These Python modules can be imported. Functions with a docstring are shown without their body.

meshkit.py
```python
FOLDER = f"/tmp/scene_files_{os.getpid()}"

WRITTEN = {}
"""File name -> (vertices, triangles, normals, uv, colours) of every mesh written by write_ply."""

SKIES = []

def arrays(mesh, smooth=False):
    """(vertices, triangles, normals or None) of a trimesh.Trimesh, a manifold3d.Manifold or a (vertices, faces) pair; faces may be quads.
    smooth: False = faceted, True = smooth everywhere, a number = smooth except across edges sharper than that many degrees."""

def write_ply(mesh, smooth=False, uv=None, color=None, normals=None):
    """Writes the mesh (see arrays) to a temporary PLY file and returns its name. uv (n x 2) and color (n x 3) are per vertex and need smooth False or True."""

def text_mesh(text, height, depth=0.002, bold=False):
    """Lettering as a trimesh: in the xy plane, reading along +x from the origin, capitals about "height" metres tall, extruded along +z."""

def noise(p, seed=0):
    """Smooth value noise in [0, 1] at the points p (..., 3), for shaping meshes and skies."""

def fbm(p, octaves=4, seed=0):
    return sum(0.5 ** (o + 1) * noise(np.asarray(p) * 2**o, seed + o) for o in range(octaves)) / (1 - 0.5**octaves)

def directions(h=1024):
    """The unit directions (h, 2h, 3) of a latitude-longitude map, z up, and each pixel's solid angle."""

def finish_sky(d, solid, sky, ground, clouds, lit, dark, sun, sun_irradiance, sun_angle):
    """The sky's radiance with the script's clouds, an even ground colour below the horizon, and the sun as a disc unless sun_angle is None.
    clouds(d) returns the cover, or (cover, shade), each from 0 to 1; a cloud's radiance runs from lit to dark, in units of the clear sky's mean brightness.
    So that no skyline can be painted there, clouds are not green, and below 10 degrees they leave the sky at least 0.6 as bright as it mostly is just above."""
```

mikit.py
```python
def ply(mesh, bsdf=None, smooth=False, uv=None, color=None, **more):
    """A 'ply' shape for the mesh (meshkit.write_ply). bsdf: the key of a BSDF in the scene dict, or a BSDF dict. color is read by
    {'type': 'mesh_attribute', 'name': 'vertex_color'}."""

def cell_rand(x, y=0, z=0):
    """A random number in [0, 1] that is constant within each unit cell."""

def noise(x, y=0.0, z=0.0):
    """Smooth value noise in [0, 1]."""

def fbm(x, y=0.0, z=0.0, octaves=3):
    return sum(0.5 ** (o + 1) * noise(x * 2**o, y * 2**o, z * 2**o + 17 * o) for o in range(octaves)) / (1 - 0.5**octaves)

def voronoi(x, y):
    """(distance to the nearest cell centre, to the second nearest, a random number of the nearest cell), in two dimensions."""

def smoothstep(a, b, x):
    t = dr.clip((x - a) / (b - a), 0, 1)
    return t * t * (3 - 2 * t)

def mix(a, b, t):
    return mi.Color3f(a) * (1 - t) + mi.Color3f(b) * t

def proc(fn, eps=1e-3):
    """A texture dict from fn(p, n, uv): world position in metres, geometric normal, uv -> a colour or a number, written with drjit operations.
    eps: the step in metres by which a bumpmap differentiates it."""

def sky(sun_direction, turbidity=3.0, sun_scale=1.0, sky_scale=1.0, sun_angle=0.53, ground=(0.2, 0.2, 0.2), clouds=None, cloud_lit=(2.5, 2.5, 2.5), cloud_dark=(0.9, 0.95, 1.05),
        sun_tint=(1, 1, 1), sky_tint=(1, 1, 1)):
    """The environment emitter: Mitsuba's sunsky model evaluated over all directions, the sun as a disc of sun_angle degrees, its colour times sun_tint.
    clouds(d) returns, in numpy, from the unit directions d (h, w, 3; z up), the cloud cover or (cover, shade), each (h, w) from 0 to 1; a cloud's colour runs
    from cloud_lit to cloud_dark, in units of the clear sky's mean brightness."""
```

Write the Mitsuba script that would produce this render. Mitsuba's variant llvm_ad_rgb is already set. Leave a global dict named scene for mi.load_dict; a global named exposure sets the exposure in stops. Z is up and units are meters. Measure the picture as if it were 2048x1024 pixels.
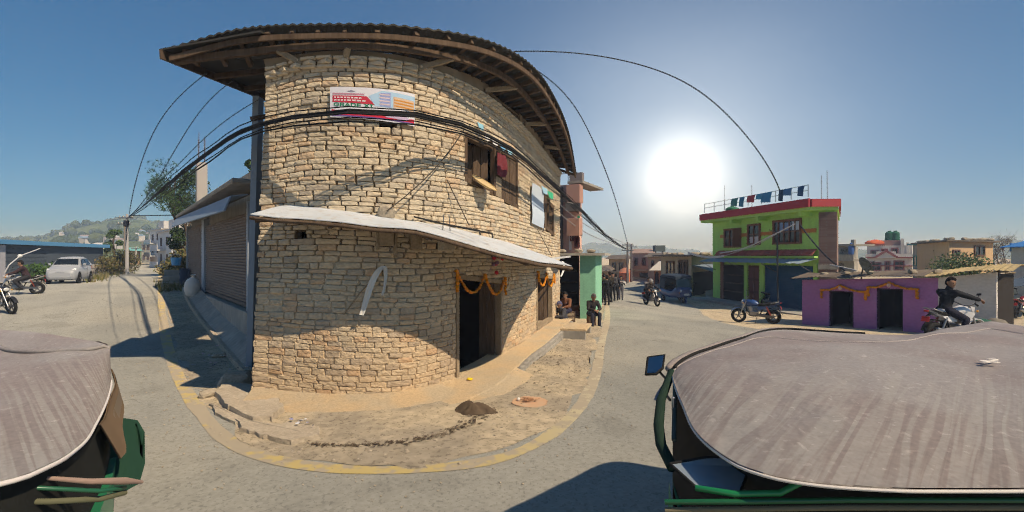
import math, random
import numpy as np, trimesh, manifold3d as m3
import mitsuba as mi, mikit, drjit as dr
from mikit import proc, fbm, noise, voronoi, cell_rand, smoothstep, mix
import meshkit
from scipy.interpolate import CubicSpline, PchipInterpolator
from scipy.ndimage import gaussian_filter1d

T = mi.ScalarTransform4f
scene, labels = {}, {}
EYE = 2.6

# ------------------------------------------------------------------ camera, sky, exposure
exposure = 1.7
scene['camera'] = dict(type='perspective', fov=90.0, fov_axis='x', near_clip=0.1, far_clip=6000.0,
                       to_world=T().look_at(origin=[0, 0, EYE], target=[0, 10, EYE], up=[0, 0, 1]))
SUN_AZ, SUN_EL = math.radians(-40), math.radians(45)
SUN = [math.cos(SUN_EL) * math.cos(SUN_AZ), math.cos(SUN_EL) * math.sin(SUN_AZ), math.sin(SUN_EL)]
GLARE = np.array([0.335, 1.0, 0.155])
GLARE /= np.linalg.norm(GLARE)


def veil(d):
    """Thin bright haze high over the end of the street, thinning out in streaks to all sides."""
    ang = np.degrees(np.arccos(np.clip(d @ GLARE, -1, 1)))
    wisp = meshkit.fbm(d * np.array([3.0, 3.0, 9.0]) + 7, 4, seed=5)
    low = np.degrees(np.arcsin(np.clip(d[..., 2], -1, 1)))
    glow = np.exp(-(ang / 3.8) ** 2) + 0.6 * np.exp(-(ang / 12.0) ** 1.25) + 0.035 * np.exp(-(ang / 34.0) ** 2)
    cover = np.clip(glow * (0.9 + 0.2 * wisp) + 0.06 * np.exp(-(low / 7.0) ** 2) * (0.6 + 0.8 * wisp), 0, 1)
    return cover, np.clip(0.4 - 2.0 * cover, 0, 0.4)


scene['sky'] = mikit.sky(SUN, turbidity=2.6, clouds=veil, cloud_lit=(7.6, 8.3, 9.0), cloud_dark=(4.0, 4.4, 5.0), sky_scale=0.52, sky_tint=(0.34, 0.94, 1.3), ground=(0.28, 0.26, 0.22))

# ------------------------------------------------------------------ small mesh helpers: a mesh is (vertices, triangles)
def cat(parts):
    vs, fs, n = [], [], 0
    for v, f in parts:
        v, f = np.asarray(v, float), np.asarray(f, int)
        if f.shape[1] == 4:
            f = np.vstack([f[:, [0, 1, 2]], f[:, [0, 2, 3]]])
        vs.append(v); fs.append(f + n); n += len(v)
    return np.vstack(vs), np.vstack(fs)


def rotz(a):
    c, s = math.cos(a), math.sin(a)
    return np.array([[c, -s, 0], [s, c, 0], [0, 0, 1.0]])


def rotx(a):
    c, s = math.cos(a), math.sin(a)
    return np.array([[1, 0, 0], [0, c, -s], [0, s, c]])


def roty(a):
    c, s = math.cos(a), math.sin(a)
    return np.array([[c, 0, s], [0, 1, 0], [-s, 0, c]])


def moved(m, loc=(0, 0, 0), R=None):
    v = np.asarray(m[0], float)
    if R is not None:
        v = v @ np.asarray(R).T
    return v + np.asarray(loc, float), m[1]


BOXF = np.array([[0, 2, 3], [0, 3, 1], [4, 5, 7], [4, 7, 6], [0, 1, 5], [0, 5, 4], [2, 6, 7], [2, 7, 3], [0, 4, 6], [0, 6, 2], [1, 3, 7], [1, 7, 5]])


def box(size, loc=(0, 0, 0), R=None, bevel=0.0):
    """A box of full size (x, y, z) centred on loc; bevel rounds its edges with one chamfer."""
    s = np.asarray(size, float) / 2
    if bevel <= 0:
        v = np.array([[x, y, z] for z in (-1, 1) for y in (-1, 1) for x in (-1, 1)], float) * s
        return moved((v, BOXF), loc, R)
    b = min(bevel, s.min() * 0.9)
    pts = []
    for x in (-1, 1):
        for y in (-1, 1):
            for z in (-1, 1):
                pts += [[x * s[0], y * (s[1] - b), z * (s[2] - b)], [x * (s[0] - b), y * s[1], z * (s[2] - b)], [x * (s[0] - b), y * (s[1] - b), z * s[2]]]
    return moved(hull(pts), loc, R)


def hull(pts):
    m = m3.Manifold.hull_points([tuple(p) for p in np.asarray(pts, float)]).to_mesh()
    return np.array(m.vert_properties[:, :3], float), np.array(m.tri_verts, int)


def tube(points, r, sides=6, caps=True):
    p = np.asarray(points, float)
    r = np.broadcast_to(np.asarray(r, float), (len(p),))
    t = np.gradient(p, axis=0)
    t /= np.linalg.norm(t, axis=1, keepdims=True) + 1e-12
    ref = np.array([0, 0, 1.0]) if abs(t[:, 2]).mean() < 0.8 else np.array([1.0, 0, 0])
    a = np.cross(t, ref)
    a /= np.linalg.norm(a, axis=1, keepdims=True) + 1e-12
    b = np.cross(t, a)
    ang = np.arange(sides) * 2 * np.pi / sides
    v = p[:, None] + r[:, None, None] * (np.cos(ang)[None, :, None] * a[:, None] + np.sin(ang)[None, :, None] * b[:, None])
    i, j = np.meshgrid(np.arange(len(p) - 1), np.arange(sides), indexing='ij')
    q = np.stack([i * sides + j, i * sides + (j + 1) % sides, (i + 1) * sides + (j + 1) % sides, (i + 1) * sides + j], -1).reshape(-1, 4)
    v = v.reshape(-1, 3)
    f = np.vstack([q[:, [0, 2, 1]], q[:, [0, 3, 2]]])
    if caps:
        n = len(v)
        v = np.vstack([v, p[:1], p[-1:]])
        k = np.arange(sides)
        e = (len(p) - 1) * sides
        f = np.vstack([f, np.stack([k * 0 + n, k, (k + 1) % sides], 1), np.stack([k * 0 + n + 1, e + (k + 1) % sides, e + k], 1)])
    return v, f


def beam(a, b, w, h, up=(0, 0, 1)):
    """A rectangular bar from a to b, w wide and h high."""
    a, b = np.asarray(a, float), np.asarray(b, float)
    t = b - a
    L = np.linalg.norm(t)
    t /= L
    x = np.cross(t, up)
    if np.linalg.norm(x) < 1e-6:
        x = np.cross(t, (1, 0, 0))
    x /= np.linalg.norm(x)
    z = np.cross(x, t)
    return box((w, L, h), (a + b) / 2, np.stack([x, t, z], 1))


def lathe(profile, n=16, loc=(0, 0, 0), R=None):
    """profile: (r, z) pairs from bottom to top, turned about z."""
    pr = np.asarray(profile, float)
    ang = np.arange(n) * 2 * np.pi / n
    v = np.stack([pr[:, None, 0] * np.cos(ang), pr[:, None, 0] * np.sin(ang), np.broadcast_to(pr[:, None, 1], (len(pr), n))], -1).reshape(-1, 3)
    i, j = np.meshgrid(np.arange(len(pr) - 1), np.arange(n), indexing='ij')
    q = np.stack([i * n + j, i * n + (j + 1) % n, (i + 1) * n + (j + 1) % n, (i + 1) * n + j], -1).reshape(-1, 4)
    return moved((v, np.vstack([q[:, [0, 1, 2]], q[:, [0, 2, 3]]])), loc, R)


def extrude(poly, depth):
    """A polygon in the xy plane, extruded along +z."""
    from shapely.geometry import Polygon
    m = trimesh.creation.extrude_polygon(poly if hasattr(poly, 'exterior') else Polygon(poly), depth, engine='earcut')
    return np.array(m.vertices), np.array(m.faces)


def grid(P):
    """(n, m, 3) points -> mesh."""
    n, m = P.shape[:2]
    i, j = np.meshgrid(np.arange(n - 1), np.arange(m - 1), indexing='ij')
    q = np.stack([i * m + j, (i + 1) * m + j, (i + 1) * m + j + 1, i * m + j + 1], -1).reshape(-1, 4)
    return P.reshape(-1, 3), np.vstack([q[:, [0, 1, 2]], q[:, [0, 2, 3]]])


def slab(P, off):
    """A sheet of points (n, m, 3) given thickness by the vector or per-point offset off."""
    n, m = P.shape[:2]
    Q = P + off
    top, bot = grid(Q), grid(P)
    v = np.vstack([top[0], bot[0]])
    k = n * m
    f = [top[1], bot[1][:, ::-1] + k]
    rim = [i * m for i in range(n)] + [(n - 1) * m + j for j in range(1, m)] + [i * m + m - 1 for i in range(n - 2, -1, -1)] + [j for j in range(m - 2, 0, -1)]
    rim = np.array(rim)
    nx = np.roll(rim, -1)
    f += [np.stack([rim, nx, nx + k], 1), np.stack([rim, nx + k, rim + k], 1)]
    return v, np.vstack(f)


def sphere(r, loc=(0, 0, 0), sub=2, scale=(1, 1, 1)):
    m = trimesh.creation.icosphere(subdivisions=sub, radius=1.0)
    return np.array(m.vertices) * r * np.asarray(scale, float) + np.asarray(loc, float), np.array(m.faces)


# ------------------------------------------------------------------ naming and placing
def num(key):
    if key not in scene and key not in taken:
        taken.add(key)
        return key
    k = 1
    while f'{key}_{k:03d}' in scene or f'{key}_{k:03d}' in taken:
        k += 1
    key = f'{key}_{k:03d}'
    taken.add(key)
    return key


taken = set()


def tag(key, label=None, cat_=None, group=None, kind=None):
    labels.setdefault(key, {})
    for k, v in (('label', label), ('category', cat_), ('group', group), ('kind', kind)):
        if v:
            labels[key][k] = v
    return key


def thing(name, label, cat_, group=None):
    return tag(num(name), label, cat_, group)


def put(key, mesh, bsdf='matte', color=None, smooth=False, parent=None, at=None):
    """One entry of the scene. color: a flat colour of this part (bsdf then reads it per vertex). at: (loc, R) placement."""
    if parent:
        key = parent + '__' + key
    key = num(key)
    if at is not None:
        mesh = moved(mesh, at[0], at[1])
    v, f = np.asarray(mesh[0], float), np.asarray(mesh[1], int)
    m = trimesh.Trimesh(v, f, process=False)
    if smooth not in (False, True):
        m.merge_vertices()
        m = trimesh.graph.smooth_shade(m, angle=np.radians(smooth), facet_minarea=None)
        smooth = True
    if color is not None:
        c = np.asarray(color, float)
        c = np.broadcast_to(c, (len(m.vertices), 3)) if c.ndim == 1 else c
        scene[key] = mikit.ply(m, bsdf, smooth=smooth, color=c)
    else:
        scene[key] = mikit.ply(m, bsdf, smooth=smooth)
    return key


def site(x, y, d):
    """Where a measured sight line (in the photograph's pixels) ends at depth d."""
    return np.array([(x - 1024) / 1024 * d, d, EYE + (512 - y) / 1024 * d])


def sm(a, b, x):
    t = np.clip((np.asarray(x, float) - a) / (b - a), 0, 1)      # also falls where b < a
    return t * t * (3 - 2 * t)


def zg(x, y):
    """Height of the ground: the street climbs to the left, the yards on the right lie lower."""
    x, y = np.asarray(x, float), np.asarray(y, float)
    return 0.95 * sm(9, 25, y) * sm(-5, -14, x) - 0.5 * sm(15, 30, y) * sm(3.5, 11, x) + 0.35 * sm(7.5, 10.5, x) * sm(17.5, 13.5, y) * sm(8, 11, y)


def gp(x, y):
    """The ground point on a sight line."""
    d = EYE * 1024 / (y - 512)
    for _ in range(60):
        p = site(x, y, d)
        d = 0.5 * d + 0.5 * (EYE - zg(p[0], p[1])) * 1024 / (y - 512)
    return np.array([(x - 1024) / 1024 * d, d, float(zg((x - 1024) / 1024 * d, d))])


def rgb(*c):
    return {'type': 'rgb', 'value': list(map(float, c))}


VC = {'type': 'mesh_attribute', 'name': 'vertex_color'}


def mat(key, base, rough=0.8, bump=None, scale=1.0, **more):
    b = {'type': 'principled', 'base_color': base if isinstance(base, dict) else rgb(*base), 'roughness': rough, **more}
    if bump is not None:
        b = {'type': 'bumpmap', 'arbitrary': bump, 'scale': scale, 'bsdf': b}
    scene[key] = {'type': 'twosided', 'bsdf': b}
    return key
# ------------------------------------------------------------------ materials
def b_fine(p, n, uv):
    return fbm(p.x * 14, p.y * 14, p.z * 14, 3) * 0.012


mat('matte', VC, 0.85, proc(b_fine), 0.5, specular=0.25)
mat('gloss', VC, 0.32, clearcoat=0.5, clearcoat_gloss=0.85)
mat('metal', VC, 0.38, metallic=0.85)
mat('plain', VC, 0.8, specular=0.2)


def c_adobe(tint):
    def fn(p, n, uv):
        a = fbm(p.x * 1.7, p.y * 1.7, p.z * 2.3, 3)
        g = fbm(p.x * 24, p.y * 24, p.z * 24, 3)
        low = 1 - smoothstep(0.3, 2.3, p.z + 0.7 * (noise(p.x * 2.0, p.y * 2.0, p.z) - 0.5))
        base = mix(mi.Color3f(0.51, 0.43, 0.31), mi.Color3f(0.59, 0.51, 0.385), a)
        base = mix(base, mi.Color3f(0.5, 0.375, 0.24), low * 0.7)
        return base * (0.72 + 0.5 * g) * mi.Color3f(*tint)
    return proc(fn)


def b_adobe(p, n, uv):
    pit = smoothstep(0.7, 0.85, noise(p.x * 21, p.y * 21, p.z * 27))
    return fbm(p.x * 16, p.y * 16, p.z * 20, 4) * 0.036 - 0.012 * pit


for k_, t_ in enumerate([(1, 1, 1), (0.84, 0.84, 0.88), (1.08, 1.05, 1.02), (1.0, 0.88, 0.8)]):
    mat(f'adobe_{k_}', c_adobe(t_), 0.95, proc(b_adobe), 1.0, specular=0.1)


def c_mud(p, n, uv):
    a = fbm(p.x * 3, p.y * 3, p.z * 3, 4)
    return mix(mi.Color3f(0.15, 0.11, 0.065), mi.Color3f(0.22, 0.165, 0.105), a)


mat('mud', proc(c_mud), 0.95, proc(b_adobe), 1.0, specular=0.1)


def c_plinth(p, n, uv):
    a = fbm(p.x * 2.2, p.y * 2.2, p.z * 2, 4)
    g = fbm(p.x * 40, p.y * 40, p.z * 40, 2)
    return mix(mi.Color3f(0.48, 0.36, 0.22), mi.Color3f(0.42, 0.345, 0.24), smoothstep(0.3, 0.7, a)) * (0.8 + 0.35 * g)


mat('clay', proc(c_plinth), 0.95, proc(b_adobe), 0.6, specular=0.1)


def c_dirt(p, n, uv):
    a = fbm(p.x * 0.5, p.y * 0.5, 0, 4)
    b = fbm(p.x * 6, p.y * 6, 3, 3)
    s = smoothstep(0.66, 0.8, noise(p.x * 30, p.y * 30, 1))
    c = mix(mi.Color3f(0.38, 0.315, 0.22), mi.Color3f(0.45, 0.38, 0.27), a)
    return c * (0.75 + 0.45 * b) * (1 - 0.25 * s)


def b_dirt(p, n, uv):
    return fbm(p.x * 5, p.y * 5, p.z * 5, 4) * 0.05


mat('dirt', proc(c_dirt), 0.95, proc(b_dirt), 1.0, specular=0.1)


def c_apron(p, n, uv):
    a = fbm(p.x * 1.1, p.y * 1.1, 0, 4)
    b = fbm(p.x * 9, p.y * 9, 3, 3)
    v1, v2, w = voronoi(p.x * 1.6 + 0.6 * noise(p.x * 3, p.y * 3, 0), p.y * 1.6 + 0.6 * noise(p.x * 3, p.y * 3, 9))
    crack = (1 - smoothstep(0.0, 0.02, v2 - v1)) * smoothstep(0.5, 0.6, noise(p.x * 0.9, p.y * 0.9, 4))
    peb = smoothstep(0.72, 0.82, noise(p.x * 26, p.y * 26, 1))
    c = mix(mi.Color3f(0.31, 0.265, 0.2), mi.Color3f(0.42, 0.35, 0.245), smoothstep(0.3, 0.7, a))
    return c * (0.74 + 0.5 * b) * (1 - 0.4 * crack) * (1 - 0.3 * peb)


mat('apron', proc(c_apron), 0.95, proc(b_dirt), 0.7, specular=0.1)


def c_asphalt(p, n, uv):
    a = fbm(p.x * 0.35, p.y * 0.35, 0, 4)
    b = fbm(p.x * 22, p.y * 22, 5, 3)
    st = fbm(p.x * 0.8 + 0.5 * p.y, p.y * 0.12, 2, 3)
    d = fbm(p.x * 1.3, p.y * 1.3, 8, 3)
    c = mix(mi.Color3f(0.235, 0.235, 0.213), mi.Color3f(0.295, 0.29, 0.255), smoothstep(0.28, 0.72, 0.55 * a + 0.45 * st))
    c = mix(c, mi.Color3f(0.2, 0.195, 0.172), 0.5 * smoothstep(0.56, 0.75, d))
    v1, v2, w = voronoi(p.x * 0.55 + 0.9 * noise(p.x * 1.3, p.y * 1.3, 0), p.y * 0.4 + 0.9 * noise(p.x * 1.3, p.y * 1.3, 9))
    crack = (1 - smoothstep(0.0, 0.012, v2 - v1)) * smoothstep(0.48, 0.62, noise(p.x * 0.3, p.y * 0.3, 6))
    dust = smoothstep(0.5, 0.75, fbm(p.x * 0.22 + 3, p.y * 0.22, 1, 3))
    grit = smoothstep(0.72, 0.82, noise(p.x * 38, p.y * 38, 3))
    c = mix(c, mi.Color3f(0.33, 0.31, 0.255), 0.4 * dust)
    return c * (0.82 + 0.34 * b) * (1 - 0.45 * crack) * (1 - 0.2 * grit)


def b_asphalt(p, n, uv):
    return noise(p.x * 60, p.y * 60, 0) * 0.004 + fbm(p.x * 3, p.y * 3, 1, 3) * 0.015


mat('asphalt', proc(c_asphalt), 0.9, proc(b_asphalt), 1.0, specular=0.2)


def c_line(p, n, uv):
    a = fbm(p.x * 7, p.y * 7, 2, 4)
    w = fbm(p.x * 0.6, p.y * 0.6, 5, 2)
    y = mix(mi.Color3f(0.5, 0.385, 0.13), mi.Color3f(0.46, 0.42, 0.3), smoothstep(0.0, 3.0, p.x + 1.0))
    return mix(y, mi.Color3f(0.36, 0.31, 0.23), 0.25 + 0.75 * smoothstep(0.36, 0.52, 0.65 * a + 0.35 * w))


mat('line_paint', proc(c_line), 0.85, specular=0.2)


def c_wood(p, n, uv):
    a = fbm(p.x * 9 + p.y * 9, p.y * 3, p.z * 2.2, 3)
    g = fbm(p.x * 40, p.y * 40, p.z * 5, 2)
    return mix(mi.Color3f(0.065, 0.043, 0.03), mi.Color3f(0.15, 0.105, 0.07), a) * (0.7 + 0.6 * g)


mat('wood', proc(c_wood), 0.85, specular=0.15)


def c_palewood(p, n, uv):
    a = fbm(p.x * 6 + p.y * 6, p.y * 3, p.z * 3, 3)
    g = fbm(p.x * 40, p.y * 40, p.z * 30, 2)
    return mix(mi.Color3f(0.2, 0.15, 0.1), mi.Color3f(0.36, 0.29, 0.2), a) * (0.7 + 0.6 * g)


mat('pale_wood', proc(c_palewood), 0.85, specular=0.15)


def c_band(p, n, uv):
    a = fbm(p.x * 3, p.y * 3, p.z * 3, 4)
    return mix(mi.Color3f(0.24, 0.19, 0.135), mi.Color3f(0.4, 0.33, 0.235), a)


mat('mud_plaster', proc(c_band), 0.95, proc(b_adobe), 0.8, specular=0.1)


def c_concrete(p, n, uv):
    a = fbm(p.x * 0.9, p.y * 0.9, p.z * 1.6, 4)
    b = fbm(p.x * 8, p.y * 8, p.z * 3, 3)
    c = mix(mi.Color3f(0.24, 0.225, 0.2), mi.Color3f(0.38, 0.355, 0.31), a)
    return c * (0.7 + 0.5 * b)


mat('concrete', proc(c_concrete), 0.9, proc(b_adobe), 0.4, specular=0.15)


def c_zinc(p, n, uv):
    a = fbm(p.x * 2.5, p.y * 2.5, p.z * 2.5, 4)
    s = fbm(p.x * 14, p.y * 14, p.z * 14, 2)
    c = mix(mi.Color3f(0.4, 0.44, 0.48), mi.Color3f(0.54, 0.57, 0.6), a)
    return mix(c, mi.Color3f(0.42, 0.37, 0.31), 0.55 * smoothstep(0.55, 0.75, s))


mat('zinc', proc(c_zinc), 0.5, specular=0.4)


def c_rust(p, n, uv):
    a = fbm(p.x * 2, p.y * 2, p.z * 2, 4)
    return mix(mi.Color3f(0.07, 0.06, 0.052), mi.Color3f(0.17, 0.135, 0.1), a)


mat('roof_tin', proc(lambda p, n, uv: mix(mi.Color3f(0.02, 0.024, 0.022), mi.Color3f(0.06, 0.052, 0.045), fbm(p.x * 2, p.y * 2, p.z * 2, 4))), 0.7, specular=0.3)
mat('old_tin', proc(c_rust), 0.7, specular=0.3)


def c_wallgrime(base, dark, zs):
    def fn(p, n, uv):
        a = fbm(p.x * 0.7, p.y * 0.7, p.z * 0.7, 4)
        st = fbm(p.x * 5 + p.y * 5, 0, p.z * 0.5, 3)
        g = fbm(p.x * 18, p.y * 18, p.z * 18, 2)
        m = smoothstep(0.45, 0.8, 0.5 * a + 0.5 * st)
        foot = 0.6 * (1 - smoothstep(zs, zs + 0.7, p.z + 0.5 * a))
        return mix(mix(mi.Color3f(*base), mi.Color3f(*dark), m * 0.7), mi.Color3f(*dark), foot) * (0.88 + 0.24 * g)
    return proc(fn)


mat('lime_wall', c_wallgrime((0.4, 0.69, 0.16), (0.3, 0.5, 0.15), -1.0), 0.8, specular=0.2)
mat('purple_wall', c_wallgrime((0.37, 0.17, 0.4), (0.25, 0.13, 0.3), -0.6), 0.85, specular=0.2)
mat('mint_wall', c_wallgrime((0.2, 0.42, 0.29), (0.14, 0.28, 0.2), -0.3), 0.85, specular=0.2)
mat('white_wall', c_wallgrime((0.6, 0.58, 0.55), (0.42, 0.38, 0.34), -0.4), 0.85, specular=0.2)
mat('tan_wall', c_wallgrime((0.5, 0.35, 0.21), (0.4, 0.28, 0.17), -2.0), 0.9, specular=0.1)
mat('beige_wall', c_wallgrime((0.46, 0.38, 0.26), (0.33, 0.27, 0.2), -0.3), 0.9, specular=0.1)
mat('pink_wall', c_wallgrime((0.58, 0.36, 0.29), (0.42, 0.29, 0.25), -1.0), 0.85, specular=0.2)


def c_redbrick(p, n, uv):
    h = p.z / 0.085
    r = dr.floor(h)
    q = (p.x * 0.35 + p.y) / 0.24 + 0.5 * (r - 2 * dr.floor(r / 2))
    e = dr.minimum(h - r, (q - dr.floor(q)) * 2)
    t = cell_rand(dr.floor(q), r)
    c = mix(mi.Color3f(0.15, 0.095, 0.085), mi.Color3f(0.21, 0.15, 0.135), t)
    return mix(mi.Color3f(0.17, 0.15, 0.14), c, smoothstep(0.06, 0.16, e))


mat('far_brickwork', proc(c_redbrick), 0.9, specular=0.1)


def c_canvas(p, n, uv):
    """uv: x across the roof, y towards the hem; dust with water runs towards the hem."""
    a = fbm(p.x * 1.6, p.y * 1.6, p.z * 1.6, 4)
    run = fbm(uv.x * 95 + 2.0 * noise(uv.x * 30, uv.y * 9, 0), uv.y * 4.5, 4, 4)
    g = fbm(p.x * 60, p.y * 60, p.z * 60, 3)
    spot = smoothstep(0.78, 0.9, noise(p.x * 40, p.y * 40, p.z * 40))
    c = mix(mi.Color3f(0.23, 0.195, 0.185), mi.Color3f(0.27, 0.25, 0.24), smoothstep(0.3, 0.7, a))
    hem = smoothstep(0.6, 0.97, uv.y + 0.45 * (run - 0.5))
    c = mix(c, mix(mi.Color3f(0.19, 0.155, 0.13), mi.Color3f(0.34, 0.325, 0.285), smoothstep(0.36, 0.6, run)), 0.42 * hem)
    return c * (0.8 + 0.38 * g) * (1 + 0.25 * spot)


def b_canvas(p, n, uv):
    return fbm(p.x * 5, p.y * 5, p.z * 5, 3) * 0.02 + fbm(p.x * 30, p.y * 6, p.z * 6, 2) * 0.003


mat('canvas', proc(c_canvas), 0.62, proc(b_canvas), 0.8, specular=0.35)


def c_hill(p, n, uv):
    a = fbm(p.x * 0.02, p.y * 0.02, p.z * 0.03, 4)
    b = fbm(p.x * 0.12, p.y * 0.12, p.z * 0.12, 3)
    t = smoothstep(0.38, 0.62, fbm(p.x * 0.012 + 4, p.y * 0.012, p.z * 0.06, 3))
    c = mix(mi.Color3f(0.035, 0.06, 0.025), mi.Color3f(0.075, 0.1, 0.04), a)
    c = mix(c, mi.Color3f(0.13, 0.15, 0.065), 0.5 * (1 - t))
    return c * (0.6 + 0.8 * b)


mat('hillside', proc(c_hill), 0.95, specular=0.05)
scene['leaf'] = {'type': 'twosided', 'bsdf': {'type': 'principled', 'base_color': VC, 'roughness': 0.6, 'specular': 0.25}}


def c_rock(p, n, uv):
    a = fbm(p.x * 4, p.y * 4, p.z * 4, 4)
    g = fbm(p.x * 30, p.y * 30, p.z * 30, 2)
    return mix(mi.Color3f(0.3, 0.25, 0.19), mi.Color3f(0.46, 0.4, 0.31), a) * (0.75 + 0.45 * g)


mat('rock', proc(c_rock), 0.95, proc(b_adobe), 0.8, specular=0.1)
scene['pane_glass'] = {'type': 'thindielectric'}
mat('mirror_glass', (0.4, 0.46, 0.46), 0.06, metallic=1.0)
mat('dark_glass', (0.02, 0.03, 0.04), 0.05, specular=0.8)
# ------------------------------------------------------------------ ground, road, line
def axis(a, b, step, far):
    core = list(np.arange(a, b + step / 2, step))
    lo, hi, s = [], [], step
    x = a
    while x > -far:
        s *= 1.35; x -= s; lo.append(x)
    x, s = b, step
    while x < far:
        s *= 1.35; x += s; hi.append(x)
    return np.array(lo[::-1] + core + hi)


gx, gy = np.meshgrid(axis(-30, 26, 0.5, 1100), axis(-2, 36, 0.5, 1100), indexing='ij')
gz = zg(gx, gy) - 0.03 + 0.02 * (meshkit.fbm(np.stack([gx * 1.3, gy * 1.3, gx * 0], -1), 3) - 0.5)
put('ground', grid(np.stack([gx, gy, gz], -1)), 'dirt', smooth=True)
tag('ground', kind='structure')

LINE = np.array([[-66, 95], [-38, 55], [-23, 33.5], [-14.4, 21], [-8.6, 12.9], [-4.75, 8.0], [-3.45, 6.75], [-2.3, 6.25], [-1.05, 6.22], [-0.15, 6.55], [0.55, 7.4], [1.42, 9.6],
                 [2.45, 14.2], [3.7, 20], [4.75, 25.5], [6.6, 36], [10, 52], [15, 75]])
lt = np.concatenate([[0], np.cumsum(np.linalg.norm(np.diff(LINE, axis=0), axis=1))])
LS = CubicSpline(lt, LINE)
ls = np.concatenate([np.linspace(0, lt[4], 60)[:-1], np.linspace(lt[4], lt[13], 110)[:-1], np.linspace(lt[13], lt[-1], 40)])
lc, ld = LS(ls), LS(ls, 1)
ld /= np.linalg.norm(ld, axis=1, keepdims=True)
ln = np.stack([ld[:, 1], -ld[:, 0]], 1)          # towards the road


def strip(offs, lift, amp=0.0):
    """A sheet along the line between the lateral offsets offs."""
    P = np.zeros((len(ls), len(offs), 3))
    for j, o in enumerate(offs):
        o = o if np.ndim(o) else np.full(len(ls), o)
        P[:, j, :2] = lc + ln * o[:, None]
    P[..., 2] = zg(P[..., 0], P[..., 1]) + lift
    if amp:
        P[..., 2] += amp * (meshkit.fbm(np.stack([P[..., 0] * 2, P[..., 1] * 2, P[..., 0] * 0], -1), 3) - 0.5)
    return grid(P[:, ::-1])


wob = 0.25 * (meshkit.fbm(np.stack([ls * 0.9, ls * 0, ls * 0], -1), 3) - 0.5)
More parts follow.
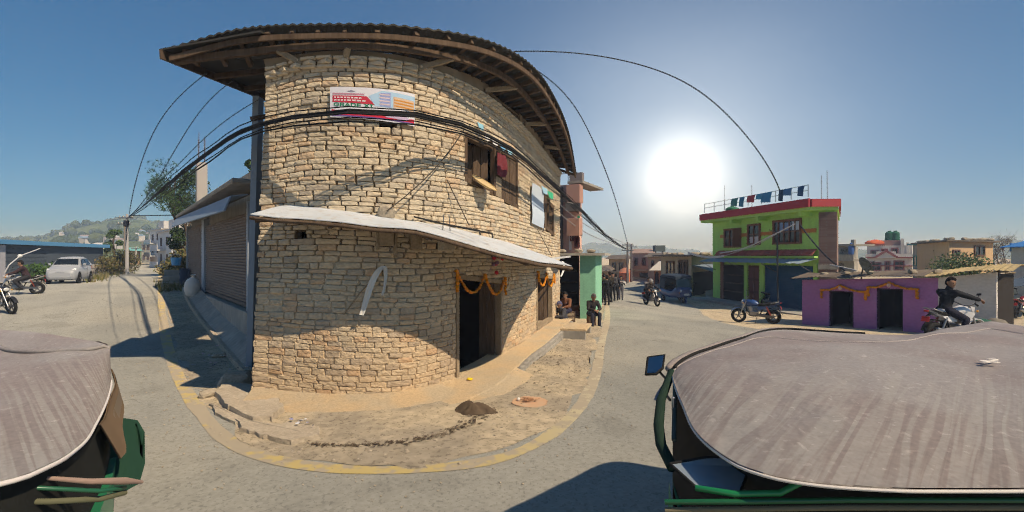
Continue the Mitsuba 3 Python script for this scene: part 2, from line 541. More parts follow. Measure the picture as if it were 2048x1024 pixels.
# the carriageway: two sheets meet in front of the camera, built as one polygon inside the bend of the line
from shapely.geometry import Polygon, LineString, Point
from shapely.ops import triangulate
edge = lc + ln * (-0.28 + wob)[:, None]
outer = [(30, 75), (14.6, 44), (11.2, 31.5), (9.3, 24.6), (8.6, 20.5), (9.5, 17.0), (12.5, 13.5), (16, 9.5), (20, 2), (20, -6), (-14, -6), (-18, 4), (-22.5, 14.5), (-27, 24), (-40, 42), (-66, 74), (-82, 96)]
ox = CubicSpline(np.arange(len(outer)), np.array(outer, float))(np.linspace(0, len(outer) - 1, 160))
ox += 0.35 * (meshkit.fbm(np.stack([ox[:, 0] * 0.5, ox[:, 1] * 0.5, ox[:, 0] * 0], -1), 3)[:, None] - 0.5)
road_poly = Polygon(np.vstack([edge, ox])).buffer(0)
if road_poly.geom_type != 'Polygon':
    road_poly = max(road_poly.geoms, key=lambda g: g.area)


def sheet(poly, lift, cell, amp=0.0, freq=2.0):
    """A polygon as a sheet that follows the ground, cut into cells."""
    v, f = trimesh.creation.triangulate_polygon(poly.segmentize(cell), engine='earcut')
    m = trimesh.Trimesh(np.column_stack([v, np.zeros(len(v))]), f, process=False)
    vv, ff = trimesh.remesh.subdivide_to_size(m.vertices, m.faces, cell, max_iter=14)
    z = zg(vv[:, 0], vv[:, 1]) + lift
    if amp:
        z = z + amp * (meshkit.fbm(np.column_stack([vv[:, :2] * freq, vv[:, 0] * 0]), 3) - 0.5)
    vv = np.column_stack([vv[:, :2], z])
    n = np.cross(vv[ff[:, 1]] - vv[ff[:, 0]], vv[ff[:, 2]] - vv[ff[:, 0]])[:, 2]
    ff = np.where((n < 0)[:, None], ff[:, ::-1], ff)
    return vv, ff


rp_near = road_poly.intersection(Polygon([(-40, -6), (40, -6), (40, 45), (-40, 45)]))
put('road', cat([sheet(g, 0.012, 1.2) for g in getattr(rp_near, 'geoms', [rp_near])] + [sheet(g, 0.012, 6) for g in getattr(road_poly.difference(Polygon([(-40, -6), (40, -6), (40, 45), (-40, 45)])), 'geoms', [])]), 'asphalt', smooth=False)
tag('road', kind='structure')
wl = 0.115 + 0.06 * (meshkit.fbm(np.stack([ls * 1.4, ls * 0, ls * 0 + 4], -1), 3) - 0.5)
put('edge_line', strip([-wl, wl], 0.019), 'line_paint')
tag('edge_line', kind='structure')
# ------------------------------------------------------------------ the round-fronted adobe house
random.seed(4)
CP = np.array([[-4.667, 9.2], [-3.79, 9.15], [-2.7, 9.1], [-2.04, 9.31], [-1.19, 10.27], [-0.286, 12.22], [0.78, 15.6], [1.8, 19.2]])
ct = np.concatenate([[0], np.cumsum(np.linalg.norm(np.diff(CP, axis=0), axis=1))])
CS = CubicSpline(ct, CP)
SL = ct[-1]


def C2(s):
    s = np.asarray(s, float)
    k = np.clip(s, 0, SL)
    return CS(k) + CS(k, 1) * (s - k)[..., None]


def N2(s):
    d = CS(np.clip(np.asarray(s, float), 0, SL), 1)
    d = d / np.linalg.norm(d, axis=-1, keepdims=True)
    return np.stack([d[..., 1], -d[..., 0]], -1)


def W(s, z, off=0.0):
    """The point of the wall at arc length s and height z, off metres out of it."""
    s, z, off = np.broadcast_arrays(np.asarray(s, float), z, off)
    lean = 0.26 * np.clip(z / 5.9, 0, 1) * np.clip(1 - s / 0.9, 0, 1) * (s > -0.2) * (z < 6.14) * (np.abs(off) < 0.14)   # the left corner leans in
    s = s + lean
    p = C2(s) + N2(s) * off[..., None]
    return np.concatenate([p, z[..., None]], -1)


_s = np.linspace(0, SL, 800)
_x = 1024 + 1024 * C2(_s)[:, 0] / C2(_s)[:, 1]


def sx(x):
    return np.interp(x, _x, _s)


def hs(x, y):
    """Measured on the wall: arc length and height."""
    s = sx(x)
    return s, EYE + (512 - np.asarray(y, float)) / 1024 * C2(s)[..., 1]


def prof(pts):
    """A height along the wall from measured points."""
    pts = np.array(pts, float)
    s, z = hs(pts[:, 0], pts[:, 1])
    f = PchipInterpolator(s, z)
    lo, hi = s[0], s[-1]
    return lambda q: f(np.clip(q, lo, hi))


z_corn = prof([(506, 156), (530, 153), (646, 131), (740, 133), (826, 146), (900, 170), (962, 200), (1000, 226), (1024, 246), (1077, 303), (1117, 350)])
z_band = prof([(506, 129), (536, 125), (677, 109), (760, 113), (831, 125), (900, 142), (977, 176), (1036, 228), (1095, 298), (1118, 336)])
z_base = lambda s: np.interp(s, [0, 1, 3, 8, SL], [0.2, 0.08, -0.02, 0.02, 0.1]) - 0.04

OPEN = {}
for name, (x0, x1, tl, bl, tr, br) in dict(window_a=(930, 1036, 264, 362, 316, 418), window_b=(1087, 1108, 390, 454, 412, 473), door_a=(912, 1003, 548, 766, 560, 722),
                                           door_b=(1073, 1104, 548, 660, 552, 640), vent_a=(760, 792, 246, 258, 247, 258), vent_b=(589, 612, 463, 479, 463, 479),
                                           vent_c=(873, 889, 486, 501, 488, 503), loft=(979, 1040, 186, 208, 232, 252)).items():
    (s0, zt0), (s1, zt1) = hs(x0, tl), hs(x1, tr)
    OPEN[name] = (float(s0), float(s1), float(hs(x0, bl)[1]), float(hs(x1, br)[1]), float(zt0), float(zt1))

house = thing('brick_house', 'two-storey mud brick house with a rounded front under a deep timber eave', 'house')


def holes_at(s):
    out = []
    for s0, s1, b0, b1, t0, t1 in OPEN.values():
        if s0 - 1e-6 <= s <= s1 + 1e-6:
            k = (s - s0) / (s1 - s0)
            out.append((b0 + (b1 - b0) * k, t0 + (t1 - t0) * k))
    return out


# backing wall, behind the brick faces
cols = sorted(set(np.round(np.concatenate([np.linspace(0, SL, 90), [o[k] for o in OPEN.values() for k in (0, 1)]]), 5)))
V, F = [], []
for a, b in zip(cols[:-1], cols[1:]):
    if b - a < 1e-4:
        continue
    m = (a + b) / 2
    cuts = []
    for o in OPEN.values():
        if o[0] <= m <= o[1]:
            f = lambda s, i: o[i] + (o[i + 1] - o[i]) * (s - o[0]) / (o[1] - o[0])
            cuts.append(((f(a, 2), f(b, 2)), (f(a, 4), f(b, 4))))
    cuts.sort(key=lambda c: c[0][0])
    lo = (z_base(a) - 0.3, z_base(b) - 0.3)
    for c in cuts + [((float(z_band(a)) - 0.02, float(z_band(b)) - 0.02), None)]:
        hi = c[0]
        if hi[0] > lo[0]:
            k = len(V)
            V += [W(a, lo[0], -0.05), W(b, lo[1], -0.05), W(b, hi[1], -0.05), W(a, hi[0], -0.05)]
            F += [[k, k + 1, k + 2], [k, k + 2, k + 3]]
        lo = c[1]
wall = put('wall', (np.array(V), np.array(F)), 'mud', parent=house)
# side and back of the house
back = np.array([[2.1, 25.0], [-3.2, 19.5]])
ring = np.vstack([C2(np.array([SL])), back, C2(np.array([0.0]))])
P = np.stack([np.column_stack([ring, np.full(4, -0.3)]), np.column_stack([ring, [5.4, 5.9, 6.2, 5.93]])], 1)
P[3, 1, :2] = C2(0.27)
put('side_wall', grid(P), 'mud', parent=house)


def reveal(o, depth, mat_, name, inner=None):
    """The jambs of an opening and the dark room behind it."""
    s0, s1, b0, b1, t0, t1 = o
    ss = np.linspace(s0, s1, 5)
    k = (ss - s0) / (s1 - s0)
    b, t = b0 + (b1 - b0) * k, t0 + (t1 - t0) * k
    rim = np.vstack([np.column_stack([ss, b]), np.column_stack([ss[::-1], t[::-1]]), [[ss[0], b[0]]]])
    q = np.stack([W(rim[:, 0], rim[:, 1], 0.0), W(rim[:, 0], rim[:, 1], -depth)], 1)
    put(name + '_reveal', grid(q), mat_, parent=house)
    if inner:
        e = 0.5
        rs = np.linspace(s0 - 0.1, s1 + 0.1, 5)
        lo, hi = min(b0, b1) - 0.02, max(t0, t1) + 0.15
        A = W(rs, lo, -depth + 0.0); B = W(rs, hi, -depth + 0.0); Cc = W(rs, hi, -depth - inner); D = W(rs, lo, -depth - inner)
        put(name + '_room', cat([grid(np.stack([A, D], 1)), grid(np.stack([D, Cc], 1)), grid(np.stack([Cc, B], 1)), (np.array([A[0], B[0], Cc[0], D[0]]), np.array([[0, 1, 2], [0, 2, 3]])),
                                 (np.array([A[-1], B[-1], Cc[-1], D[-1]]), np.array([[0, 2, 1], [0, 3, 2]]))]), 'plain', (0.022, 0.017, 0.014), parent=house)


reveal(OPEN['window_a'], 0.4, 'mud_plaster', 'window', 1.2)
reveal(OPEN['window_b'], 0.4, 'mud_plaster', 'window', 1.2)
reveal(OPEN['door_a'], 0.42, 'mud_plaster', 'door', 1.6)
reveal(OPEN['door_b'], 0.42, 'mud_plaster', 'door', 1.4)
reveal(OPEN['vent_a'], 0.25, 'mud', 'vent', 0.3)
reveal(OPEN['vent_b'], 0.25, 'mud', 'vent', 0.3)
reveal(OPEN['vent_c'], 0.25, 'mud', 'vent', 0.3)
reveal(OPEN['loft'], 0.35, 'mud_plaster', 'loft', 0.9)


def brick_mesh(s0, s1, za, zb, rng, out=0.0, corner=False):
    """One worn brick: its bulging face and its sides back to the wall. za, zb: bottom and top heights at both ends."""
    nx, nz = 5, 4
    u = np.array([0, 0.06, 0.5, 0.94, 1.0]); w = np.array([0, 0.13, 0.87, 1.0])
    gap = 0.0105 if np.mean(za) > 1.9 else 0.0085
    U, Wz = np.meshgrid(u, w, indexing='ij')
    L = s1 - s0
    ss = s0 + gap * rng.uniform(0.3, 1.9) + U * (L - 2 * gap)
    bot = za[0] + (za[1] - za[0]) * U + gap * 0.4
    top = zb[0] + (zb[1] - zb[0]) * U - gap * 0.4
    zz = bot + (top - bot) * Wz
    low_ = np.mean(za) < 2.0
    edge_ = np.minimum(np.minimum(U, 1 - U) * 16, np.minimum(Wz, 1 - Wz) * 7.5 + (0.6 if low_ else 0.25) * ((U > 0) & (U < 1)))
    off = -0.012 + (0.025 if np.mean(za) > 1.9 else 0.019) * np.clip(edge_, 0, 1) ** 0.7 + rng.uniform(-0.011, 0.012) * (0.55 if low_ else 1.0) + rng.uniform(-0.006, 0.006, U.shape) + out
    rim = (U == 0) | (U == 1) | (Wz == 0) | (Wz == 1)
    ss = ss + rng.uniform(-0.009, 0.009, U.shape) * 1.0
    zz = zz + rng.uniform(-0.006, 0.006, U.shape)
    corner_ = rim & ((U == 0) | (U == 1)) & ((Wz == 0) | (Wz == 1))
    ss = np.where(corner_, ss + np.where(U == 0, 1, -1) * rng.uniform(0.002, 0.014, U.shape), ss)
    front = W(ss, zz, off)
    idx = np.arange(nx * nz).reshape(nx, nz)
    ring_ = np.concatenate([idx[:, 0], idx[-1, 1:], idx[-2::-1, -1], idx[0, -2:0:-1]])
    v, f = grid(front)
    bs, bz = ss.ravel()[ring_], zz.ravel()[ring_]
    backp = W(bs, bz, np.full(len(bs), -0.07))
    n = len(v)
    k = np.arange(len(ring_)); k2 = (k + 1) % len(ring_)
    side = np.vstack([np.stack([ring_[k], n + k, n + k2], 1), np.stack([ring_[k], n + k2, ring_[k2]], 1)])
    return np.vstack([v, backp]), np.vstack([f[:, ::-1], side[:, ::-1]])


rng = np.random.default_rng(11)
NC = 61
bricks = []
wave = lambda s, r: 0.018 * math.sin(s * 0.9 + r * 0.7) + 0.012 * math.sin(s * 2.3 + r * 1.9)
fr = np.cumsum(np.concatenate([[0], rng.uniform(0.88, 1.12, NC)]))
fr /= fr[-1]


def course(s, r):
    f = fr[r]
    lo, hi = z_base(s), float(z_corn(s))
    return lo + (hi - lo) * f + (wave(s, r) if 0 < r < NC else 0)


for r in range(NC):
    s = -0.02 - rng.uniform(0, 0.03)
    while s < SL - 0.05:
        L = rng.choice([0.17, 0.27, 0.3, 0.34, 0.46], p=[0.12, 0.3, 0.32, 0.18, 0.08]) * rng.uniform(0.93, 1.07)
        if 0.1 < s < 2.5 and 4 < r < 16:
            L *= 0.9
        e = min(s + L, SL)
        if SL - e < 0.12:
            e = SL
        za, zb_ = (course(s, r), course(e, r)), (course(s, r + 1), course(e, r + 1))
        pieces = [(s, e)]
        for o in OPEN.values():
            nxt = []
            for a, b in pieces:
                if b <= o[0] or a >= o[1]:
                    nxt.append((a, b)); continue
                k = (min(max((a + b) / 2, o[0]), o[1]) - o[0]) / (o[1] - o[0])
                bo, to = o[2] + (o[3] - o[2]) * k, o[4] + (o[5] - o[4]) * k
                mid_lo, mid_hi = za[0] + 0.02, zb_[0] - 0.02
                if mid_hi <= bo + 0.01 or mid_lo >= to - 0.01:
                    nxt.append((a, b)); continue
                if o[0] - a > 0.06:
                    nxt.append((a, o[0] - 0.004))
                if b - o[1] > 0.06:
                    nxt.append((o[1] + 0.004, b))
            pieces = nxt
        for a, b in pieces:
            out = 0.0
            if a < 0:
                out = -0.008
            if rng.uniform() < 0.035:
                out = -0.03
            ka, kb = (a - s) / (e - s), (b - s) / (e - s)
            l = lambda q, k: q[0] + (q[1] - q[0]) * k
            # low courses are smeared with mud and set closer
            mesh = brick_mesh(a, b, (l(za, ka), l(za, kb)), (l(zb_, ka), l(zb_, kb)), rng, out)
            c = mesh[0].mean(0)
            size = (b - a) * (zb_[0] - za[0]) / c[1] ** 2 * abs(float(N2((a + b) / 2) @ (c[:2] / np.linalg.norm(c[:2]))))
            bricks.append((size, mesh, rng.choice([0, 0, 0, 1, 2, 2, 3]), rng.uniform()))
        s = e
# mud smeared over the lower courses, so that only some joints stay open
sg, zg_ = np.linspace(0.0, SL, 260), np.linspace(-0.05, 2.75, 66)
SS, ZZ = np.meshgrid(sg, zg_, indexing='ij')
sm_off = -0.02 + 0.026 * (meshkit.fbm(np.stack([SS * 3.2, ZZ * 5.0, SS * 0], -1), 4) - 0.42) - 0.03 * sm(1.7, 2.7, ZZ + 0.8 * (meshkit.fbm(np.stack([SS * 0.8, ZZ, SS * 0 + 4], -1), 3) - 0.5))
mv, mf = grid(W(SS, ZZ, sm_off)[:, ::-1])
cs_, cz_ = SS[:, ::-1].ravel()[mf].mean(1), ZZ[:, ::-1].ravel()[mf].mean(1)
ok = cz_ > z_base(cs_) - 0.1
for o in OPEN.values():
    k = np.clip((cs_ - o[0]) / (o[1] - o[0]), 0, 1)
    ok &= ~((cs_ > o[0] - 0.03) & (cs_ < o[1] + 0.03) & (cz_ > o[2] + (o[3] - o[2]) * k - 0.02) & (cz_ < o[4] + (o[5] - o[4]) * k + 0.02))
key = put('mud_render', (mv, mf[ok]), 'adobe_0', smooth=True, parent=wall)
# cornice: a course of corner-on bricks under a flat one
s = 0.0
while s < SL - 0.3:
    zc = float(z_corn(s + 0.15))
    a = W(s + 0.15, zc + 0.05, 0.02)
    n = np.append(N2(s + 0.15), 0); t = np.array([-n[1], n[0], 0])
    R = np.stack([t, n, [0, 0, 1.0]], 1) @ rotz(0.6 + rng.uniform(-0.08, 0.08))
    bricks.append((0.05 / a[1] ** 2, box((0.27, 0.13, 0.075), a, R, 0.012), 2, rng.uniform()))
    b = brick_mesh(s, s + 0.3, (zc + 0.088, float(z_corn(s + 0.3)) + 0.088), (zc + 0.15, float(z_corn(s + 0.3)) + 0.15), rng, 0.09)
    bricks.append((0.02 / a[1] ** 2, b, 2, 0.5))
    b = brick_mesh(s, s + 0.3, (zc - 0.05, float(z_corn(s + 0.3)) - 0.05), (zc + 0.012, float(z_corn(s + 0.3)) + 0.012), rng, 0.06)
    bricks.append((0.02 / a[1] ** 2, b, 2, 0.5))
    s += 0.3
bricks.sort(key=lambda b: -b[0])
for size, mesh, k, _ in bricks[:300]:
    put('brick', mesh, f'adobe_{k}', smooth=55, parent=wall)
rest = bricks[300:]
for k in range(4):
    key = put('brickwork', cat([b[1] for b in rest if b[2] == k]), f'adobe_{k}', smooth=55, parent=wall)
    tag(key, kind='stuff')
# plastered band between the cornice and the roof
ss = np.linspace(0, SL, 60)
for a, b in ((0.0, OPEN['loft'][0]), (OPEN['loft'][1], SL)):
    put('plaster_band', grid(np.array([[W(q, float(z_corn(q)) + 0.12, 0.0), W(q, float(z_band(q)) + 0.08, -0.02)] for q in np.linspace(a, b, 30)])), 'mud_plaster', smooth=True, parent=house)

# ---- roof
EAVE = np.array([(300, 114), (315, 108), (345, 97), (400, 80), (480, 59), (560, 52), (677, 50), (760, 51), (845, 59), (944, 74), (1024, 104), (1074, 142), (1112, 200), (1138, 265), (1153, 347), (1157, 378), (1165, 420)], float)
eave_y = PchipInterpolator(EAVE[:, 0], EAVE[:, 1])
rs = np.linspace(-1.32, SL + 0.25, 120)
pp = []
cand = np.linspace(0.3, 1.5, 121)
for s in rs:
    E = C2(s) + N2(s) * cand[:, None]
    x = 1024 + 1024 * E[:, 0] / E[:, 1]
    z = EYE + (512 - eave_y(np.clip(x, 300, 1165))) / 1024 * E[:, 1]
    want = float(z_band(s)) + np.interp(s, [0, 4, 8, SL], [0.42, 0.42, 0.25, 0.0])
    pp.append(cand[np.argmin(abs(z - want) + 0.15 * cand)])
pp = gaussian_filter1d(np.array(pp), 6, mode='nearest')
EP = C2(rs) + N2(rs) * pp[:, None]
ez = EYE + (512 - eave_y(np.clip(1024 + 1024 * EP[:, 0] / EP[:, 1], 300, 1165))) / 1024 * EP[:, 1]
ez = gaussian_filter1d(ez, 1.5, mode='nearest')
eave_p, eave_z = lambda s: np.interp(s, rs, pp), lambda s: np.interp(s, rs, ez)
rows = []
fine = np.linspace(-1.32, SL + 0.25, 700)
corr = 0.014 * np.sin(fine / 0.076 * 2 * np.pi * 0.5)
zb_all = np.array([float(z_band(q)) for q in fine])
EF = W(fine, eave_z(fine) + corr, eave_p(fine))
MF = W(fine, zb_all + 0.14 + corr, np.full(len(fine), 0.0))
MF[:, 2] = np.where(fine < 0, MF[:, 2] + 0.0, MF[:, 2])
IF = W(fine, zb_all + 0.14 + 0.34 * 1.6 + corr, np.full(len(fine), -1.6))
IF[fine < 0, 2] = (MF[fine < 0, 2] + 0.5)
roof = put('roof', slab(np.stack([EF, MF, IF], 1)[:, ::-1], np.array([0, 0, 0.03])), 'roof_tin', parent=house)
# the verge that runs back over the left side wall
v0, v1 = np.array([-6.0, 8.72, 0]), np.array([-6.15, 13.2, 0])
A = np.linspace(0, 1, 12)
ve = np.array([[v0[0] + (v1[0] - v0[0]) * k, v0[1] + (v1[1] - v0[1]) * k, float(eave_z(-1.3)) - 0.05 + 0.55 * k] for k in A])
vi = np.array([[-4.3, 8.75 + (v1[1] - v0[1]) * k, float(eave_z(0.2)) - 0.1 + 0.55 * k] for k in A])
put('verge', slab(np.stack([ve, vi], 1)[:, ::-1], np.array([0, 0, 0.03])), 'roof_tin', parent=roof)
for k in (0.12, 0.38, 0.64, 0.9):
    i = int(k * 11)
    put('rafter', beam(ve[i] - [0, 0, 0.08], vi[i] + [0.6, 0.1, -0.09], 0.08, 0.1), 'wood', parent=roof)
put('verge_board', beam(ve[0] + [0.02, 0, -0.06], ve[-1] + [0.02, 0, -0.06], 0.05, 0.16), 'wood', parent=roof)
put('pole_end', tube(np.array([W(0, 5.2, 0.0)[:3] + np.array([0.1, 1.2, 0.05]), [-4.9, 10.3, 5.42], [-5.15, 10.1, 5.3]]), 0.05, 8), 'wood', parent=roof)
# rafters, purlins and struts under the eave
for s in np.arange(-1.0, SL + 0.2, 0.47):
    s = s + random.uniform(-0.05, 0.05)
    a = W(s, float(z_band(s)) + 0.05, -0.2); b = W(s, float(eave_z(s)) - 0.06, float(eave_p(s)) - 0.05)
    put('rafter', beam(a, b, random.uniform(0.06, 0.09), 0.09), 'wood', parent=roof)
for frac, w_, h_ in ((0.93, 0.05, 0.09), (0.52, 0.08, 0.11)):
    q = np.linspace(-1.25, SL + 0.15, 60)
    zz = np.array([(1 - frac) * (float(z_band(t)) + 0.05) + frac * (float(eave_z(t)) - 0.06) - 0.1 for t in q])
    c = W(q, zz, frac * eave_p(q))
    n = np.column_stack([N2(q), np.zeros(60)])
    up = np.array([0, 0, 1.0])
    sec = np.stack([c - n * w_ / 2 - up * h_ / 2, c + n * w_ / 2 - up * h_ / 2, c + n * w_ / 2 + up * h_ / 2, c - n * w_ / 2 + up * h_ / 2, c - n * w_ / 2 - up * h_ / 2], 1)
    put('purlin', grid(sec), 'wood', parent=roof)
for x, lean in ((604, -0.35), (690, 0.1), (832, 0.55), (968, 0.6), (1047, 0.5), (1086, 0.5)):
    s = float(sx(x))
    e = s + lean
    a = W(s, float(z_band(s)) - 0.12, 0.02); b = W(e, float(z_band(e)) * 0.48 + 0.52 * float(eave_z(e)) - 0.13, 0.52 * float(eave_p(e)))
    put('strut', beam(a, b, 0.09, 0.09), 'pale_wood', parent=roof)

# ---- windows and doors of the house
def frame_in(o, off, w_, d_, parent, name, mat_='wood', bars=()):
    s0, s1, b0, b1, t0, t1 = o
    m = []
    L = lambda s, k: (b0 + (b1 - b0) * (s - s0) / (s1 - s0)) * (1 - k) + (t0 + (t1 - t0) * (s - s0) / (s1 - s0)) * k
    p = lambda s, k: W(s, L(s, k), off)
    h = w_ / 2
    for q, ends in (('jamb', ((s0 + h, 0), (s0 + h, 1))), ('jamb', ((s1 - h, 0), (s1 - h, 1)))):
        put(q, beam(p(*ends[0]), p(*ends[1]), w_, d_, up=np.append(N2(ends[0][0]), 0)), mat_, parent=parent)
    for q, k in (('sill', 0.0), ('lintel', 1.0)):
        dz = np.array([0, 0, h if k == 0 else -h])
        put(q, beam(p(s0, k) + dz, p(s1, k) + dz, d_ + 0.03, w_), mat_, parent=parent)
    for s_ in bars:
        put('mullion', beam(p(s0 + (s1 - s0) * s_, 0), p(s0 + (s1 - s0) * s_, 1), w_ * 0.8, d_ * 0.9, up=np.append(N2(s0), 0)), mat_, parent=parent)
    return p


def leaf_panel(o, k0, k1, e0, e1, off0, off1, parent, name, planks, mat_='wood'):
    """A board leaf from fraction k0 (hinge) to k1, at offsets off0 and off1, split into planks."""
    s0, s1, b0, b1, t0, t1 = o
    L = lambda s, k: (b0 + (b1 - b0) * (s - s0) / (s1 - s0)) * (1 - k) + (t0 + (t1 - t0) * (s - s0) / (s1 - s0)) * k
    for i in range(planks):
        ka, kb = k0 + (k1 - k0) * i / planks, k0 + (k1 - k0) * (i + 0.93) / planks
        oa, ob = off0 + (off1 - off0) * i / planks, off0 + (off1 - off0) * (i + 0.93) / planks
        sa, sb = s0 + (s1 - s0) * ka, s0 + (s1 - s0) * kb
        q = np.array([[W(sa, L(sa, e0), oa), W(sa, L(sa, e1), oa)], [W(sb, L(sb, e0), ob), W(sb, L(sb, e1), ob)]])
        n = np.cross(q[1, 0] - q[0, 0], [0, 0, 1.0]); n /= np.linalg.norm(n)
        put(name, slab(q, n * 0.03 * random.uniform(0.8, 1.3)), mat_, parent=parent)


o = OPEN['window_a']
wa = put('window', grid(np.array([[W(o[0], o[2] + 0.0, -0.39), W(o[0], o[4], -0.39)], [W(o[0] + 0.12, o[2], -0.39), W(o[0] + 0.12, o[4], -0.39)]])), 'wood', parent=house)
tag(wa, 'large upper window with one plank shutter folded in')
frame_in(o, -0.06, 0.1, 0.12, wa, 'frame', bars=(0.47,))
leaf_panel(o, 0.5, 0.97, 0.05, 0.95, -0.1, -0.06, wa, 'plank', 6)
leaf_panel(o, 0.44, 0.2, 0.05, 0.95, -0.16, -0.6, wa, 'plank', 4)
put('lower_panel', grid(np.array([[W(o[0] + (o[1] - o[0]) * k, o[2] + (o[3] - o[2]) * k + z, -0.035) for z in (0.03, 0.5)] for k in (0.5, 0.62)])), 'pale_wood', parent=wa)
o = OPEN['window_b']
wb = put('window', grid(np.array([[W(o[0], o[2] + 0.0, -0.39), W(o[0], o[4], -0.39)], [W(o[0] + 0.12, o[2], -0.39), W(o[0] + 0.12, o[4], -0.39)]])), 'wood', parent=house)
tag(wb, 'smaller upper window behind an iron bracket')
frame_in(o, -0.06, 0.12, 0.12, wb, 'frame', bars=(0.5,))
leaf_panel(o, 0.55, 0.95, 0.05, 0.95, -0.12, -0.1, wb, 'plank', 4)
o = OPEN['loft']
frame_in(o, -0.12, 0.09, 0.1, house + '__loft_reveal', 'frame', bars=(0.33, 0.66))
o = OPEN['door_a']
da = put('door', grid(np.array([[W(o[0] + 0.02, o[2], -0.4), W(o[0] + 0.02, o[4], -0.4)], [W(o[0] + 0.1, o[2], -0.4), W(o[0] + 0.1, o[4], -0.4)]])), 'wood', parent=house)
tag(da, 'open doorway with a dark plank door leaf folded in')
frame_in(o, -0.05, 0.09, 0.14, da, 'frame', 'pale_wood')
leaf_panel(o, 0.94, 0.9, 0.0, 0.95, -0.14, -0.5, da, 'plank', 4)
o = OPEN['door_b']
db = put('door', grid(np.array([[W(o[0] + 0.02, o[2], -0.4), W(o[0] + 0.02, o[4], -0.4)], [W(o[0] + 0.1, o[2], -0.4), W(o[0] + 0.1, o[4], -0.4)]])), 'wood', parent=house)
tag(db, 'second doorway, with a leaf half closed')
frame_in(o, -0.05, 0.1, 0.14, db, 'frame', 'pale_wood')
leaf_panel(o, 0.97, 0.85, 0.0, 0.96, -0.12, -0.7, db, 'plank', 4)

# ---- sheet awning over the ground floor
aw_f = np.array([(440, 424), (480, 426), (515, 432), (650, 441), (760, 455), (820, 459), (870, 470), (976, 500), (1039, 515), (1085, 525), (1134, 531), (1150, 533)], float)
aw_t = prof([(540, 411), (600, 413), (650, 418), (760, 433), (820, 443), (882, 451), (945, 468), (1007, 483), (1085, 511), (1110, 519)])
af = PchipInterpolator(aw_f[:, 0], aw_f[:, 1])
s0a, s1a = 0.62, float(sx(1092))
qs = np.linspace(s0a, s1a, 90)
pw = PchipInterpolator([s0a, 2.0, 3.2, 4.3, 5.4, 6.1, 6.9, 8.6, s1a], [1.05, 1.12, 1.6, 2.05, 1.95, 1.55, 1.22, 0.7, 0.3])(qs)
AE = C2(qs) + N2(qs) * pw[:, None]
az = EYE + (512 - af(np.clip(1024 + 1024 * AE[:, 0] / AE[:, 1], 440, 1150))) / 1024 * AE[:, 1]
az = az + 0.006 * np.sin(qs * 3.1)
tz = aw_t(qs)
rows = []
for k in np.linspace(0, 1, 7):
    rows.append(W(qs, tz + (az - tz) * (k ** 1.15) + 0.003 * np.sin(qs * 11 + k * 5), 0.0 + pw * k))
AW = np.stack(rows, 1)
awning = put('awning', slab(AW, np.array([0, 0, 0.012])), 'zinc', smooth=30, parent=house)
tag(awning, 'grey sheet metal awning over the ground floor')
put('front_batten', tube(AW[:, -1] + np.array([0, 0, -0.05]), 0.035, 6), 'wood', smooth=True, parent=awning)
put('wall_batten', tube(AW[:, 1] + np.array([0, 0, -0.07]), 0.045, 6), 'wood', smooth=True, parent=awning)
for s in np.linspace(s0a + 0.1, s1a - 0.1, 11):
    i = int(np.argmin(abs(qs - s)))
    put('bearer', beam(W(s, float(tz[i]) - 0.1, -0.05), AW[i, -1] + [0, 0, -0.08], 0.06, 0.07), 'wood', parent=awning)
# ------------------------------------------------------------------ what lies round the house
rng = np.random.default_rng(5)
# the apron between the edge line and the house
inner = np.vstack([[9.2, 52], [5.2, 36], [3.9, 27.0], [2.6, 21.5], C2(np.linspace(SL, 0, 40)) - N2(np.linspace(SL, 0, 40)) * 0.15, [-4.6, 11.5], [-7.3, 15.0], [-16.2, 26.2], [-24, 36.0], [-38, 56]])
lsel = (lc[:, 1] < 56)
wob2 = 0.55 * (meshkit.fbm(np.stack([ls * 1.7, ls * 0, ls * 0 + 8], -1), 5) - 0.5)
outer_a = (lc + ln * (-0.16 + wob2)[:, None])[lsel]
apoly = Polygon(np.vstack([outer_a, inner])).buffer(0)
apoly = max(getattr(apoly, 'geoms', [apoly]), key=lambda g: g.area)
put('verge', sheet(apoly, 0.019, 0.3, 0.03, 2.5), 'apron', smooth=True)
tag('verge', kind='structure')


def band(s0, s1, offs, zs, n=40, jit=0.012, seed=0):
    """A sheet along the house foot: offsets and heights per row, heights may be functions of s."""
    q = np.linspace(s0, s1, n)
    rows = []
    for o, z in zip(offs, zs):
        oo = o(q) if callable(o) else np.full(n, o)
        zz = z(q) if callable(z) else np.full(n, z)
        rows.append(W(q, zz, oo))
    P = np.stack(rows, 1)
    P[:, 1:, 2] += jit * 2 * (meshkit.fbm(P[:, 1:] * 3 + seed, 3) - 0.5)
    return grid(P[:, ::-1])


sd, se = float(sx(905)), float(sx(1112))
skirt_z = lambda q: np.interp(q, [0, 1, sd, sd + 1.0, se], [0.2, 0.13, 0.1, 0.1, 0.12])
put('mud_skirt', band(0.0, sd + 0.6, [-0.04, 0.1, 0.32, 0.75], [lambda q: skirt_z(q) + 0.05, skirt_z, lambda q: skirt_z(q) * 0.55 + 0.02, 0.0]), 'clay', smooth=True)
tag('mud_skirt', kind='structure')
